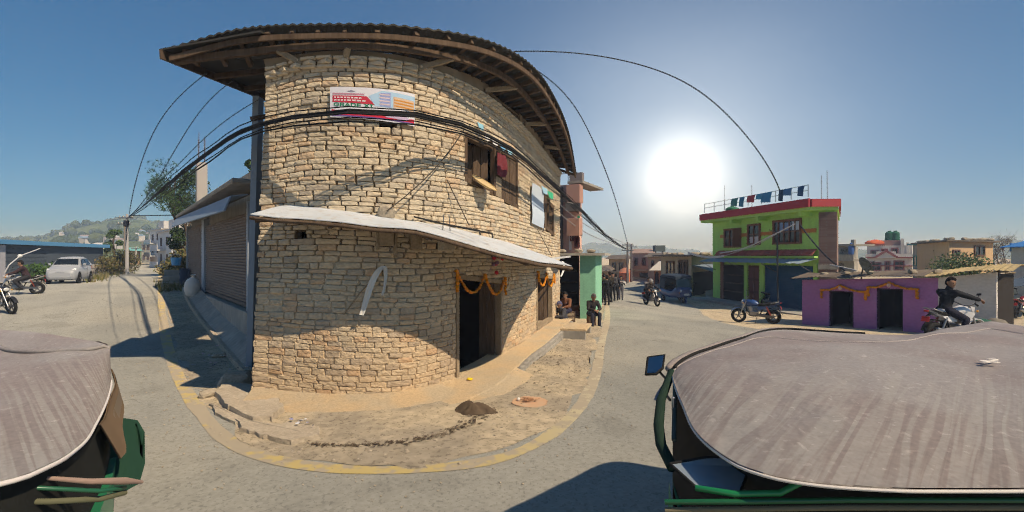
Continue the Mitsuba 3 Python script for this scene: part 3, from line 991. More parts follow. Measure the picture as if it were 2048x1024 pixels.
# raised clay step in front of the two doors, with a stone face towards the street
stp = lambda q: np.interp(q, [sd - 0.9, sd - 0.3, sd + 0.6, sd + 2.2, se], [0.02, 0.08, 0.13, 0.22, 0.36])
so = lambda q: np.interp(q, [sd - 0.9, sd, sd + 1.2, sd + 2.5, se], [0.95, 0.95, 0.75, 0.62, 0.6])
step = thing('door_step', 'orange clay step running along the foot of the house under its two doors', 'step')
put('top', band(sd - 0.9, se, [-0.3, 0.2, lambda q: so(q) - 0.03, so], [lambda q: stp(q) + 0.03, stp, stp, lambda q: stp(q) - 0.03], 50, 0.02), 'clay', smooth=True, parent=step)
put('skirt', band(sd - 0.9, sd + 1.4, [so, lambda q: so(q) + 0.5], [lambda q: stp(q) - 0.03, -0.01], 30, 0.0), 'clay', smooth=True, parent=step)
q = np.linspace(sd + 1.2, se - 0.3, 24)
face = []
for a, b in zip(q[:-1], q[1:]):
    hgt = (float(stp(a)) - 0.03)
    for lvl in range(2):
        c = W((a + b) / 2, hgt * (0.25 + 0.5 * lvl) - 0.01, float(so((a + b) / 2)) + 0.01 + rng.uniform(-0.01, 0.01))
        n = np.append(N2((a + b) / 2), 0); t = np.array([-n[1], n[0], 0])
        put('stone', box(((b - a) * 0.96 * np.linalg.norm(CS(a, 1)), 0.14, hgt * 0.49), c, np.stack([t, n, [0, 0, 1.0]], 1), 0.02), 'concrete', parent=step)
pad = thing('concrete_pad', 'small concrete landing slab over a dark drain hole by the second door', 'slab')
c = W(float(sx(1093)), 0.3, 1.0)
n = np.append(N2(float(sx(1093))), 0); t = np.array([-n[1], n[0], 0]); Rp = np.stack([t, n, [0, 0, 1.0]], 1)
put('slab', box((1.5, 0.8, 0.07), c, Rp, 0.01), 'clay', parent=pad)
for o in (-0.68, 0.68):
    put('foot', box((0.14, 0.75, 0.28), c + t * o + np.array([0, 0, -0.17]), Rp, 0.01), 'concrete', parent=pad)


def rock_mesh(size, seed, flat=1.0, n=40):
    r = np.random.default_rng(seed)
    d = r.normal(size=(n, 3)); d /= np.linalg.norm(d, axis=1, keepdims=True)
    d = np.sign(d) * abs(d) ** 0.7
    return hull(d * np.asarray(size) / 2 * r.uniform(0.8, 1.05, (n, 1)))


def rock(px, py, size, label, ang=0.0, name='rock', lift=0.5, m='rock', seed=1):
    p = gp(px, py)
    k = thing(name, label, 'stone')
    scene[k] = None; del scene[k]
    taken.discard(k)
    put(k, rock_mesh(size, seed), m, at=((p[0], p[1], p[2] + size[2] * (lift - 0.5) + size[2] * 0.35), rotz(ang)), smooth=25)
    return k


# broad flat slabs by the left corner: outlines of real stones, laid level
def flagstone(pts, z, th, label, seed):
    p = np.array([gp(*q)[:2] for q in pts])
    pl = Polygon(p).buffer(0.06).buffer(-0.06).segmentize(0.12)
    xy = np.array(pl.exterior.coords)[:-1]
    r = np.random.default_rng(seed)
    xy = xy + r.uniform(-0.025, 0.025, xy.shape)
    v, f = extrude(xy, th)
    v[:, 2] += z + 0.05 * (meshkit.fbm(np.column_stack([v[:, :2] * 1.8, v[:, 0] * 0 + seed]), 3) - 0.5)
    top = v[:, 2] > z + th * 0.6
    c = xy.mean(0)
    v[top, :2] = c + (v[top, :2] - c) * 0.965
    k = num('flagstone')
    taken.discard(k)
    put(k, (v, f), 'rock', smooth=25)
    tag(k, label, 'slab', None)


flagstone([(428, 792), (452, 772), (505, 778), (552, 800), (568, 826), (545, 846), (505, 848), (455, 826)], -0.02, 0.13, 'broad flat stone slab at the left foot of the brick house', 1)
flagstone([(470, 846), (520, 856), (560, 858), (585, 850), (640, 862), (640, 880), (585, 892), (530, 882), (480, 866)], -0.02, 0.1, 'thin lower stone slab lying in front of the broad one', 2)
flagstone([(420, 812), (450, 826), (500, 850), (470, 852), (430, 832)], -0.03, 0.09, 'narrow broken slab at the outer edge of the broad one', 3)
rock(468, 772, (0.7, 0.5, 0.34), 'pale jagged boulder between the house corner and the shop pavement', 0.3, seed=4)
rock(418, 795, (0.4, 0.25, 0.2), 'small grey stone at the end of the pavement kerb', 0.8, seed=5)
rock(438, 715, (0.35, 0.3, 0.16), 'round stone on the pavement edge beside litter', 0.2, seed=6)
# soil heap, offering patch, litter
p = gp(948, 828)
k = num('soil_heap'); taken.discard(k)
A_, B_ = np.meshgrid(np.linspace(0, 1, 12), np.linspace(0, 2 * np.pi, 28), indexing='ij')
R_ = A_ * (0.34 + 0.07 * np.cos(2 * B_ + 1) + 0.04 * np.cos(3 * B_) + 0.02 * np.cos(7 * B_ + 2))
hz = 0.2 * (1 - A_ ** 1.4) + 0.13 * A_ * (1 - A_) * np.sin(3 * B_ + 0.6) + 0.09 * (1 - A_) * (meshkit.fbm(np.stack([R_ * np.cos(B_) * 5, R_ * np.sin(B_) * 5, A_ * 0], -1), 3) - 0.5) * (A_ < 0.99)
put(k, grid(np.stack([p[0] + R_ * np.cos(B_), p[1] + 0.05 + 0.75 * R_ * np.sin(B_), p[2] + hz], -1)), 'wet_soil', smooth=True)
tag(k, 'dark damp heap of soil on the verge in front of the open doorway', 'heap')
p = gp(1060, 806)
k = thing('offering', 'round patch of orange clay on the verge with a small straw offering', 'offering')
pl = Point(p[0], p[1]).buffer(0.3)
xy = np.array(pl.segmentize(0.06).exterior.coords)[:-1]
xy = np.array([p[0], p[1]]) + (xy - p[:2]) * (1 + 0.12 * (rng.uniform(size=(len(xy), 1)) - 0.5)) * np.array([1.05, 1.15])
put('clay_patch', sheet(Polygon(xy), 0.026, 0.06, 0.006, 8), 'orange_clay', smooth=True, parent=k)
for i in range(26):
    a = rng.uniform(0, 2 * np.pi); L = rng.uniform(0.06, 0.16); c = p + np.array([rng.normal() * 0.06 - 0.04, rng.normal() * 0.05, 0.055 + 0.02 * rng.uniform()])
    d = np.array([math.cos(a) * L / 2, math.sin(a) * L / 2, rng.uniform(-0.01, 0.015)])
    put('straw', tube([c - d, c + d], 0.007, 5), 'plain', (0.4, 0.22, 0.12), parent=k)
put('white_blossom', sphere(0.03, p + np.array([-0.2, 0.03, 0.06]), 1), 'plain', (0.75, 0.72, 0.66), parent=k)


def scatter_flakes(pts, name, label, size, cols, seed, kind='litter'):
    r = np.random.default_rng(seed)
    ms, cs = [], []
    for q in pts:
        n_ = 5
        a = np.sort(r.uniform(0, 2 * np.pi, n_))
        v = np.column_stack([np.cos(a), np.sin(a) * r.uniform(0.4, 1), r.uniform(-0.2, 0.2, n_)]) * size * r.uniform(0.5, 1.3)
        v = v @ (rotz(r.uniform(0, 6.3)) @ rotx(r.uniform(-0.5, 0.5))).T
        f = np.array([[0, i, i + 1] for i in range(1, n_ - 1)])
        ms.append((v + q, f)); cs.append(np.repeat([cols[r.integers(len(cols))]], n_, 0))
    m = cat(ms)
    put(name, m, 'leaf', np.vstack(cs))
    tag(name, label, None, kind='stuff')


pts = []
arc = CubicSpline([0, 1, 2, 3, 4], [(620, 893), (740, 893), (850, 880), (930, 852), (992, 822)])
for i in range(420):
    t = rng.uniform(0, 4) ** 1.0
    x, y = arc(t) + rng.normal(size=2) * np.array([8, 2.5])
    q = gp(x, y); pts.append(q + [0, 0, 0.03 + 0.015 * rng.uniform()])
for i in range(330):
    x, y = np.array([1095, 715]) + rng.normal(size=2) * np.array([42, 17])
    q = gp(x, y); pts.append(q + [0, 0, 0.03 + 0.02 * rng.uniform()])
for i in range(160):
    x, y = np.array([1015, 775]) + rng.normal(size=2) * np.array([70, 40])
    q = gp(x, max(y, 690)); pts.append(q + [0, 0, 0.03])
scatter_flakes(pts, 'leaf_litter', 'dry dark leaves and scraps along the verge before the house', 0.03, [(0.1, 0.075, 0.05), (0.16, 0.12, 0.08), (0.07, 0.05, 0.035)], 3)
pts = [gp(*(np.array([455, 722]) + rng.normal(size=2) * np.array([22, 16]))) + [0, 0, 0.12] for _ in range(60)] + [gp(*(np.array([610, 858]) + rng.normal(size=2) * np.array([14, 4]))) + [0, 0, 0.12] for _ in range(14)]
scatter_flakes(pts, 'rubbish', 'scraps of plastic and paper by the pavement and slabs', 0.05, [(0.6, 0.6, 0.62), (0.3, 0.3, 0.45), (0.5, 0.46, 0.4), (0.55, 0.35, 0.38), (0.1, 0.1, 0.13)], 4)
k = thing('yellow_flower', 'small yellow marigold dropped at the foot of the open doorway', 'flower')
for i in range(6):
    put('petal', sphere(0.035, W(float(sx(915)) + 0.03 * math.cos(i), 0.13 + 0.01 * (i % 2), 0.3 + 0.03 * math.sin(i)), 1, (1, 1, 0.5)), 'plain', (0.75, 0.55, 0.02), parent=k)

# ---- things that hang on the house
def chain(P, r, n):
    """A string of marigold heads along the points P."""
    P = np.asarray(P, float)
    L = np.concatenate([[0], np.cumsum(np.linalg.norm(np.diff(P, axis=0), axis=1))])
    t = np.linspace(0, L[-1], n)
    c = np.column_stack([np.interp(t, L, P[:, i]) for i in range(3)])
    ms, cs = [], []
    for q in c:
        m = sphere(r * rng.uniform(0.85, 1.2), q + rng.normal(size=3) * r * 0.15, 1, (1, 1, 0.8))
        ms.append(m); cs.append(np.repeat([np.array([0.72, 0.24, 0.02]) * rng.uniform(0.6, 1.15) + np.array([0, 0.06 * rng.uniform(), 0])], len(m[0]), 0))
    return cat(ms), np.vstack(cs)


def garland_on(o, swags, label, drop=0.4, r=0.034, off=0.06):
    k = thing('marigold_garland', label, 'garland', None)
    s0, s1 = o[0] - 0.06, o[1] + 0.06
    tz_ = lambda s: o[4] + (o[5] - o[4]) * (s - o[0]) / (o[1] - o[0]) + 0.06
    for i in range(swags):
        a, b = s0 + (s1 - s0) * i / swags, s0 + (s1 - s0) * (i + 1) / swags
        q = np.linspace(a, b, 15)
        sag = 0.42 * (1 - ((q - (a + b) / 2) / ((b - a) / 2)) ** 2)
        m, c = chain(W(q, tz_(q) - sag, off), r, 30)
        put('swag', m, 'matte', c, True, parent=k)
    for s in (s0, s1):
        q = np.linspace(0, drop, 5)
        m, c = chain(W(np.full(5, s), tz_(s) - q, off + 0.02), r, 12)
        put('drop', m, 'matte', c, True, parent=k)
    return k


def wet(p, n, uv):
    a = fbm(p.x * 12, p.y * 12, p.z * 12, 3)
    return mix(mi.Color3f(0.06, 0.04, 0.025), mi.Color3f(0.13, 0.09, 0.055), a)


mat('wet_soil', proc(wet), 0.9, proc(b_adobe), 1.0)
mat('orange_clay', proc(lambda p, n, uv: mix(mi.Color3f(0.5, 0.29, 0.16), mi.Color3f(0.46, 0.33, 0.22), fbm(p.x * 8, p.y * 8, 0, 3))), 0.95)
garland_on(OPEN['door_a'], 2, 'orange marigold garland in two swags over the open doorway of the brick house')
garland_on(OPEN['door_b'], 2, 'orange marigold garland over the second doorway of the brick house', 0.3)

# poster
PS0, PS1 = float(sx(663)), float(sx(826))
ptl, ptr, pbl, pbr = hs(663, 176)[1], hs(826, 190)[1], hs(662, 236)[1], hs(824, 254)[1]


def PW(u, v, off):
    u, v = np.asarray(u, float), np.asarray(v, float)
    s = PS0 + (PS1 - PS0) * u
    return W(s, (pbl + (pbr - pbl) * u) * (1 - v) + (ptl + (ptr - ptl) * u) * v + 0.0 * u, off)


poster = thing('poster', 'wide printed school admission banner reading GRADE XI on the upper brick wall', 'banner')


def panel(poly, off, name, color, n=0.05):
    from shapely.geometry import Polygon as Pg
    pl = Pg(poly).segmentize(n)
    v, f = trimesh.creation.triangulate_polygon(pl, engine='earcut')
    v3, f = trimesh.remesh.subdivide_to_size(np.column_stack([v, v[:, 0] * 0]), f, n * 2)
    q = PW(v3[:, 0], v3[:, 1], off)
    put(name, slab_tri(q, f, 0.0015), 'plain', color, parent=poster)


def slab_tri(v, f, th):
    n = np.cross(v[f[:, 1]] - v[f[:, 0]], v[f[:, 2]] - v[f[:, 0]]).sum(0)
    n /= np.linalg.norm(n)
    return np.vstack([v + n * th / 2, v - n * th / 2]), np.vstack([f, f[:, ::-1] + len(v)])


panel([(0, 0), (1, 0), (1, 1), (0, 1)], 0.062, 'sheet', (0.66, 0.66, 0.72))
panel([(0.03, 0.5), (0.52, 0.47), (0.43, 0.72), (0.03, 0.72)], 0.066, 'red_band', (0.5, 0.04, 0.07))
panel([(0.03, 0.75), (0.4, 0.75), (0.4, 0.8), (0.03, 0.8)], 0.066, 'pink_band', (0.5, 0.25, 0.32))
panel([(0.52, 0.44), (1, 0.42), (1, 0.9), (0.6, 0.94), (0.45, 0.74)], 0.066, 'picture', (0.38, 0.55, 0.72))
panel([(0.58, 0.46), (0.7, 0.45), (0.7, 0.9), (0.58, 0.86)], 0.069, 'building_picture', (0.3, 0.35, 0.6))
for i in range(4):
    panel([(0.57, 0.5 + i * 0.1), (0.69, 0.5 + i * 0.1), (0.69, 0.54 + i * 0.1), (0.57, 0.54 + i * 0.1)], 0.072, 'storey', (0.6, 0.5, 0.55))
panel([(0.73, 0.44), (0.99, 0.43), (0.99, 0.76), (0.73, 0.8)], 0.069, 'second_building_picture', (0.6, 0.45, 0.32))
for i in range(3):
    panel([(0.74, 0.5 + i * 0.09), (0.98, 0.48 + i * 0.09), (0.98, 0.52 + i * 0.09), (0.74, 0.54 + i * 0.09)], 0.072, 'orange_storey', (0.62, 0.27, 0.06))
panel([(0.02, 0.05), (0.99, 0.05), (0.99, 0.2), (0.78, 0.16), (0.6, 0.22), (0.45, 0.16), (0.3, 0.24), (0.15, 0.19), (0.02, 0.27)], 0.066, 'red_wave', (0.55, 0.03, 0.06))
panel([(0.02, 0.045), (0.99, 0.045), (0.99, 0.085), (0.02, 0.085)], 0.069, 'violet_strip', (0.2, 0.12, 0.36))
panel([(0.64, 0.13), (0.86, 0.11), (0.93, 0.17), (0.86, 0.27), (0.64, 0.29)], 0.069, 'bus_picture', (0.5, 0.4, 0.55))


def poster_text(txt, u, v, h, color, name, off=0.069, squeeze=1.0):
    m = meshkit.text_mesh(txt, 1.0, 0.05, bold=True)
    wid, hei = (PS1 - PS0), (ptl - pbl)
    vv = m.vertices
    q = PW(u + vv[:, 0] * h * hei / wid * squeeze, v + vv[:, 1] * h, off + vv[:, 2] * 0.03)
    put(name, (q, np.array(m.faces)), 'plain', color, parent=poster)


poster_text('GRADE XI', 0.04, 0.37, 0.11, (0.02, 0.2, 0.1), 'lettering', squeeze=1.75)
panel([(0.2, 0.86), (0.25, 0.9), (0.3, 0.86), (0.25, 0.83)], 0.066, 'emblem', (0.25, 0.25, 0.33))
for r_, (a, b) in enumerate(((0.05, 0.36), (0.05, 0.41))):
    x = a
    while x < b:
        w_ = rng.uniform(0.02, 0.05)
        panel([(x, 0.545 + 0.085 * (1 - r_)), (x + w_, 0.545 + 0.085 * (1 - r_)), (x + w_, 0.59 + 0.085 * (1 - r_)), (x, 0.59 + 0.085 * (1 - r_))], 0.07, 'print_line', (0.72, 0.6, 0.62), 0.06)
        x += w_ + 0.012
# pale board and bits of cloth by the small window
sb0, sb1 = float(sx(1059)), float(sx(1083))
zb = lambda x, y: float(hs(x, y)[1])
cl = thing('pale_board', 'pale blue sheet hung flat on the wall beside the small upper window', 'sheet')
q = np.array([[W(s, z, 0.07 + 0.015 * math.sin(7 * z)) for z in np.linspace(zb(x, yb), zb(x, yt), 8)] for s, x, yb, yt in ((sb0, 1059, 446, 366), ((sb0 + sb1) / 2, 1071, 452, 372), (sb1, 1083, 457, 384))])
put('sheet', slab(q, np.append(N2(sb0), 0) * 0.01), 'plain', (0.5, 0.58, 0.68), parent=cl)
put('edge_strip', slab(np.array([[W(s, zb(1083, 457) + 0.02 + (zb(1083, 384) - zb(1083, 457)) * k, 0.09) for k in (0, 1)] for s in (sb1 + 0.03, sb1 + 0.28)]), np.append(N2(sb1), 0) * 0.02), 'wood', parent=cl)


def cloth(name, label, pts, color, cat_='cloth', sway=0.03, bs='matte'):
    """A hanging cloth: pts are rows of world points, top row first."""
    P = np.array(pts, float)
    k = num(name); taken.discard(k)
    n, m = P.shape[:2]
    f = CubicSpline(np.linspace(0, 1, m), P, axis=1)(np.linspace(0, 1, 9)) if m > 2 else P[:, :1] + (P[:, -1:] - P[:, :1]) * np.linspace(0, 1, 9)[None, :, None]
    f = CubicSpline(np.linspace(0, 1, n), f, axis=0)(np.linspace(0, 1, 14)) if n > 2 else f[:1] + (f[-1:] - f[:1]) * np.linspace(0, 1, 14)[:, None, None]
    d = f[:, -1] - f[:, 0]
    nrm = np.cross(d.mean(0), [0, 0, 1.0]); nrm /= np.linalg.norm(nrm) + 1e-9
    f = f + nrm * (sway * np.sin(np.linspace(0, 9, 9))[None, :, None] * np.linspace(0.3, 1, 14)[:, None, None])
    put(k, slab(f, nrm * 0.006), bs, color, smooth=True)
    tag(k, label, cat_)
    return k


WA = OPEN['window_a']
wx = lambda x, y, off: W(*[float(t) for t in hs(x, y)], off)
cloth('hanging_cloth', 'maroon cloth hung in the large upper window', [[wx(990, 305, 0.06), wx(1006, 312, 0.06)], [wx(988, 330, 0.08), wx(1008, 338, 0.08)], [wx(990, 350, 0.06), wx(1004, 356, 0.06)]], (0.16, 0.03, 0.04))
for x, y, c, nm in ((946, 245, (0.25, 0.5, 0.62), 'small blue prayer flag nearest the left end of its string'), (958, 266, (0.75, 0.75, 0.75), 'small white prayer flag over the large window, first of two'), (974, 276, (0.75, 0.75, 0.74), 'second small white prayer flag over the large window'),
                    (990, 285, (0.2, 0.45, 0.66), 'blue prayer flag over the middle of the large window'), (1004, 293, (0.3, 0.55, 0.7), 'paler blue prayer flag at the right end over the large window'), (1076, 372, (0.3, 0.5, 0.65), 'blue prayer flag over the pale sheet'), (1088, 381, (0.05, 0.4, 0.22), 'green prayer flag by the small upper window')):
    cloth('prayer_flag', nm, [[wx(x, y, 0.1), wx(x + 12, y + 6, 0.1)], [wx(x + 3, y + 14, 0.12), wx(x + 10, y + 18, 0.13)]], c, 'flag', 0.02)
k = thing('flag_string', 'string of prayer flags along the upper windows', 'string')
put('cord', tube([wx(935, 240, 0.09), wx(960, 264, 0.1), wx(1005, 292, 0.1), wx(1040, 330, 0.09), wx(1076, 370, 0.1), wx(1105, 395, 0.09)], 0.007, 5), 'plain', (0.5, 0.5, 0.48), parent=k)
for x, y in ((935, 240), (1105, 395)):
    put('nail', tube([wx(x, y, -0.02), wx(x, y, 0.1)], 0.01, 5), 'metal', (0.3, 0.3, 0.3), parent=k)
k = thing('basket', 'round woven tray on the sill of the large upper window', 'basket')
c = W(WA[0] + 0.55, WA[2] - 0.02, 0.12)
nn = np.append(N2(WA[0] + 0.55), 0)
Rb = np.stack([np.cross([0, 0, 1.0], nn), np.array([0, 0, 1.0]), nn], 1) @ rotx(-0.95)
put('tray', lathe([(0.0, 0.0), (0.2, 0.01), (0.3, 0.05), (0.31, 0.055), (0.2, 0.03), (0, 0.02)], 20, c, Rb), 'matte', (0.5, 0.38, 0.2), smooth=40, parent=k)
put('rim', tube([c + Rb @ np.array([0.31 * math.cos(a), 0.31 * math.sin(a), 0.055]) for a in np.linspace(0, 2 * np.pi, 24)], 0.012, 5, False), 'matte', (0.36, 0.25, 0.12), True, parent=k)
k = thing('iron_bracket', 'iron wire bracket standing out from the wall by the small upper window', 'bracket')
p0, p1, p2 = wx(1098, 398, 0.02), wx(1102, 408, 0.75), wx(1098, 425, 0.02)
for a, b in ((p0, p1), (p2, p1), (p0, p2), (p1, p1 + np.array([0.05, 0.3, 0.02]))):
    put('rod', tube([a, b], 0.014, 6), 'metal', (0.1, 0.1, 0.1), parent=k)
# white strip of cloth and branch under the awning, block on a wire
cloth('white_strip', 'long white strip of cloth hanging under the awning from a stick, left of the doorway', [[wx(762, 531, 0.2), wx(771, 532, 0.2)], [wx(742, 556, 0.25), wx(754, 556, 0.25)], [wx(730, 595, 0.22), wx(741, 595, 0.22)], [wx(722, 627, 0.2), wx(730, 628, 0.2)]], (0.62, 0.62, 0.6), sway=0.01)
cloth('white_strip', 'shorter white strip of cloth beside the long one under the awning', [[wx(764, 531, 0.18), wx(772, 534, 0.18)], [wx(766, 560, 0.2), wx(771, 560, 0.2)], [wx(761, 588, 0.18), wx(765, 590, 0.18)]], (0.58, 0.58, 0.57), sway=0.01)
k = thing('stick', 'thin bent stick leaning on the shaded wall behind the white strips', 'stick')
scene.pop(k, None); taken.discard(k)
put(k, tube([wx(690, 628, 0.06), wx(722, 585, 0.1), wx(768, 530, 0.16)], [0.012, 0.014, 0.01], 6), 'pale_wood', smooth=True)
k = thing('hanging_block', 'squared stone block hung on wire under the awning edge', 'block')
c = wx(850, 490, 0.62)
n = np.append(N2(float(sx(850))), 0); t = np.array([-n[1], n[0], 0]); Rk = np.stack([t, n, [0, 0, 1.0]], 1)
put('block', box((0.27, 0.2, 0.25), c, Rk, 0.02), 'rock', parent=k)
for o in (-0.1, 0.1):
    put('wire', tube([c + t * o + [0, 0, 0.1], c + t * o * 0.6 + [0, 0, 0.55]], 0.008, 5), 'metal', (0.2, 0.2, 0.2), parent=k)
k = thing('old_bracket', 'crumbling timber bracket and bird box under the middle of the awning', 'bracket')
for x0_, x1_, y0_, y1_, off in ((752, 758, 458, 500, 0.1), (758, 784, 462, 492, 0.16), (786, 790, 462, 515, 0.12), (815, 834, 470, 500, 0.14)):
    a, b = wx(x0_, y1_, off), wx(x1_, y0_, off)
    n = np.append(N2(float(sx(x0_))), 0); t = np.array([-n[1], n[0], 0])
    put('board', box((max(0.05, np.linalg.norm((b - a)[:2])), 0.1, b[2] - a[2]), (a + b) / 2, np.stack([t, n, [0, 0, 1.0]], 1), 0.01), 'pale_wood', parent=k)
k = thing('stone_block', 'rough stone lying on top of the awning against the bricks', 'stone')
scene.pop(k, None); taken.discard(k)
put(k, rock_mesh((0.34, 0.3, 0.26), 9), 'rock', at=(W(float(sx(770)), float(aw_t(float(sx(770)))) + 0.08, 0.16), None), smooth=25)
for x0_, y0_, x1_, y1_, lab in ((890, 360, 914, 452, 'dark stay wire from the upper wall to the awning, left of the large window'), (1071, 458, 1085, 512, 'thin stay wire below the pale sheet'), (925, 258, 770, 425, 'long slack cord crossing the upper wall to the awning')):
    k = num('stay_wire'); taken.discard(k)
    n_ = 8
    a, b = np.array(hs(x0_, y0_), float), np.array(hs(x1_, y1_), float)
    put(k, tube([W(a[0] + (b[0] - a[0]) * t, a[1] + (b[1] - a[1]) * t, 0.05 + 0.25 * t) for t in np.linspace(0, 1, n_)], 0.011, 5), 'plain', (0.07, 0.06, 0.05))
    tag(k, lab, 'wire')
k = thing('awning_tie', 'pair of bent dark pipes strapped over the awning edge', 'pipe')
for o in (0, 22):
    put('pipe', tube([wx(826 + o, 434 + o * .3, 0.05), wx(845 + o, 452 + o * .25, 0.7), wx(856 + o * .8, 466 + o * .2, 1.36), wx(856 + o * .8, 474 + o * .2, 1.38)], 0.018, 6), 'plain', (0.06, 0.055, 0.05), True, parent=k)
cloth('tail_cloth', 'white rag hanging from the right end of the awning', [[wx(1086, 522, 0.6), wx(1091, 523, 0.6)], [wx(1088, 535, 0.62), wx(1092, 536, 0.62)], [wx(1084, 552, 0.58), wx(1087, 553, 0.58)]], (0.66, 0.66, 0.64), sway=0.01)
k = thing('red_posy', 'red flowers tied above the doorway garland', 'flowers')
for i in range(10):
    put('blossom', sphere(0.05, wx(984, 522, 0.08) + rng.normal(size=3) * np.array([0.08, 0.05, 0.12]), 1), 'matte', (0.5, 0.04, 0.06) if i % 3 else (0.2, 0.12, 0.2), True, parent=k)
# ------------------------------------------------------------------ shuttered shop left of the house
A2, B2 = np.array([-7.1, 14.0]), np.array([-16.1, 25.6])
SLN = np.linalg.norm(B2 - A2)
da_ = (B2 - A2) / SLN
dn_ = np.array([da_[1], -da_[0]]) * -1
if dn_ @ (-A2) < 0:
    dn_ = -dn_


def SF(t, z, off=0.0):
    t, z, off = np.broadcast_arrays(np.asarray(t, float), z, off)
    p = A2 + da_ * t[..., None] + dn_ * off[..., None]
    return np.concatenate([p, z[..., None]], -1)


def st(x):
    u = (x - 1024) / 1024
    return (A2[0] - u * A2[1]) / (u * da_[1] - da_[0])


shop = thing('shop', 'low shop with brown roller shutters and an unfinished roof beside the brick house', 'shop')
Rs = np.stack([np.append(da_, 0), np.append(dn_, 0), [0, 0, 1.0]], 1)
fl = lambda t: np.interp(t, [0, SLN], [1.12, 1.36])
hd = lambda t: np.interp(t, [0, SLN], [3.74, 4.0])


def sbox(t0, t1, o0, o1, z0, z1, name, m, color=None, parent=None, bevel=0.0):
    c = SF((t0 + t1) / 2, (z0 + z1) / 2, (o0 + o1) / 2)
    return put(name, box((t1 - t0, abs(o1 - o0), z1 - z0), c, Rs, bevel), m, color, parent=parent or shop)


t_pts = [st(x) for x in (503, 414, 410, 378)]
sbox(-0.5, SLN + 0.3, -6, -0.08, -0.3, 4.35, 'core', 'concrete')
sbox(-0.6, SLN + 0.4, -0.1, 0.22, -0.3, 1.1, 'plinth', 'concrete', bevel=0.02)
for i, (a, b) in enumerate(((t_pts[0], t_pts[1]), (t_pts[2], t_pts[3]))):
    a, b = a + 0.06, b - 0.06
    n_sl = 30
    z0, z1 = float(fl((a + b) / 2)), float(hd((a + b) / 2))
    zz = np.linspace(z0, z1, n_sl * 4 + 1)
    off = 0.02 + 0.022 * np.abs(np.sin(np.arange(len(zz)) / 4 * np.pi))
    P = np.stack([SF(np.full(len(zz), a), zz, off), SF(np.full(len(zz), b), zz, off)], 1)
    sh = put('roller_shutter', grid(P), 'shutter', parent=shop)
    for k_ in range(n_sl):
        zc = z0 + (z1 - z0) * (k_ + 0.5) / n_sl
        put('slat', box((b - a, 0.016, (z1 - z0) / n_sl * 0.6), SF((a + b) / 2, zc, 0.05), Rs, 0.004), 'shutter', parent=sh)
    sbox(a, b, 0.0, 0.08, z0 - 0.02, z0 + 0.08, 'bottom_bar', 'matte', (0.12, 0.1, 0.09), sh)
mat('shutter', proc(lambda p, n, uv: mix(mi.Color3f(0.12, 0.09, 0.078), mi.Color3f(0.165, 0.125, 0.105), fbm(p.x * 2, p.y * 2, p.z * 4, 3)) * (0.85 + 0.3 * noise(p.x * 20, p.y * 20, p.z * 20))), 0.6, specular=0.3)
for a, b in ((-0.02, t_pts[0] + 0.05), (t_pts[1] - 0.06, t_pts[2] + 0.06), (t_pts[3] - 0.06, SLN + 0.25)):
    sbox(a, b, -0.08, 0.12, 1.0, 4.1, 'pillar', 'matte', (0.34, 0.38, 0.43))
# bluish pillar that stands up past the roof at the house corner
put('corner_post', beam([-5.75, 11.3, 0.1], [-5.6, 11.3, 6.1], 0.13, 0.24, (0, 1, 0)), 'matte', (0.25, 0.31, 0.38), parent=shop)
# fascia awning, roof slab, parapet, stub column
q = np.linspace(-0.3, SLN + 0.6, 20)
fas = np.stack([SF(q, hd(q) + 0.5, 0.15), SF(q, hd(q) + 0.42, 0.55), SF(q, hd(q) + 0.03, 0.7)], 1)
put('fascia', slab(fas, np.append(dn_, 0) * 0.03 + [0, 0, 0.02]), 'matte', (0.22, 0.28, 0.36), parent=shop)
sbox(-0.3, SLN + 0.8, -6, 0.55, 4.52, 4.66, 'roof_slab', 'concrete', bevel=0.03)
for t0, t1, zt in ((-0.2, 3.2, 5.1), (3.24, 6.6, 5.14), (6.64, 9.8, 5.2), (9.84, SLN - 1.4, 5.22)):
    sbox(t0, t1, -0.5, -0.2, 4.66, zt, 'parapet', 'concrete')
col = sbox(SLN - 1.3, SLN - 0.85, -0.6, -0.15, 4.66, 7.15, 'stub_column', 'matte', (0.42, 0.39, 0.36), bevel=0.02)
for i in range(4):
    put('rebar', tube([SF(SLN - 1.2 + 0.25 * (i % 2), 7.1, -0.5 + 0.25 * (i // 2)), SF(SLN - 1.2 + 0.27 * (i % 2), 8.3 + 0.15 * (i % 3), -0.5 + 0.25 * (i // 2))], 0.012, 5), 'matte', (0.16, 0.09, 0.06), parent=col)
for t in (2.0, 2.35, 7.5, 7.8):
    put('rebar', tube([SF(t, 4.6, -2.0), SF(t + 0.03, 6.4, -2.0)], 0.014, 5), 'matte', (0.16, 0.1, 0.08), parent=shop)
# shop name band carries no lettering. pavement ramp in front
pin = np.array([SF(t, 0, 0.2)[:2] for t in (-0.6, 1, 3, 5, 8, 11, SLN + 0.3)])
kerb_px = [(497, 757), (470, 727), (440, 690), (412, 655), (388, 622), (372, 592), (362, 566)]
pout = np.array([gp(*c)[:2] for c in kerb_px])
P = []
for a, b in zip(pin, pout):
    row = []
    for k_ in np.linspace(0, 1, 6):
        xy = a + (b - a) * k_
        zi = 0.62 if k_ == 0 else 0
        row.append([xy[0], xy[1], (1 - k_) * (float(zg(*a)) + 0.5) + k_ * (float(zg(*b)) + 0.16)])
    P.append(row)
P = np.array(P)
P = CubicSpline(np.arange(7), P, axis=0)(np.linspace(0, 6, 26))
P[..., 2] += 0.03 * (meshkit.fbm(P * 2, 3) - 0.5)
top_n = P.copy()
put('pavement', grid(P[:, ::-1]), 'concrete', smooth=True)
tag('pavement', kind='structure')
E_ = P[:, -1]
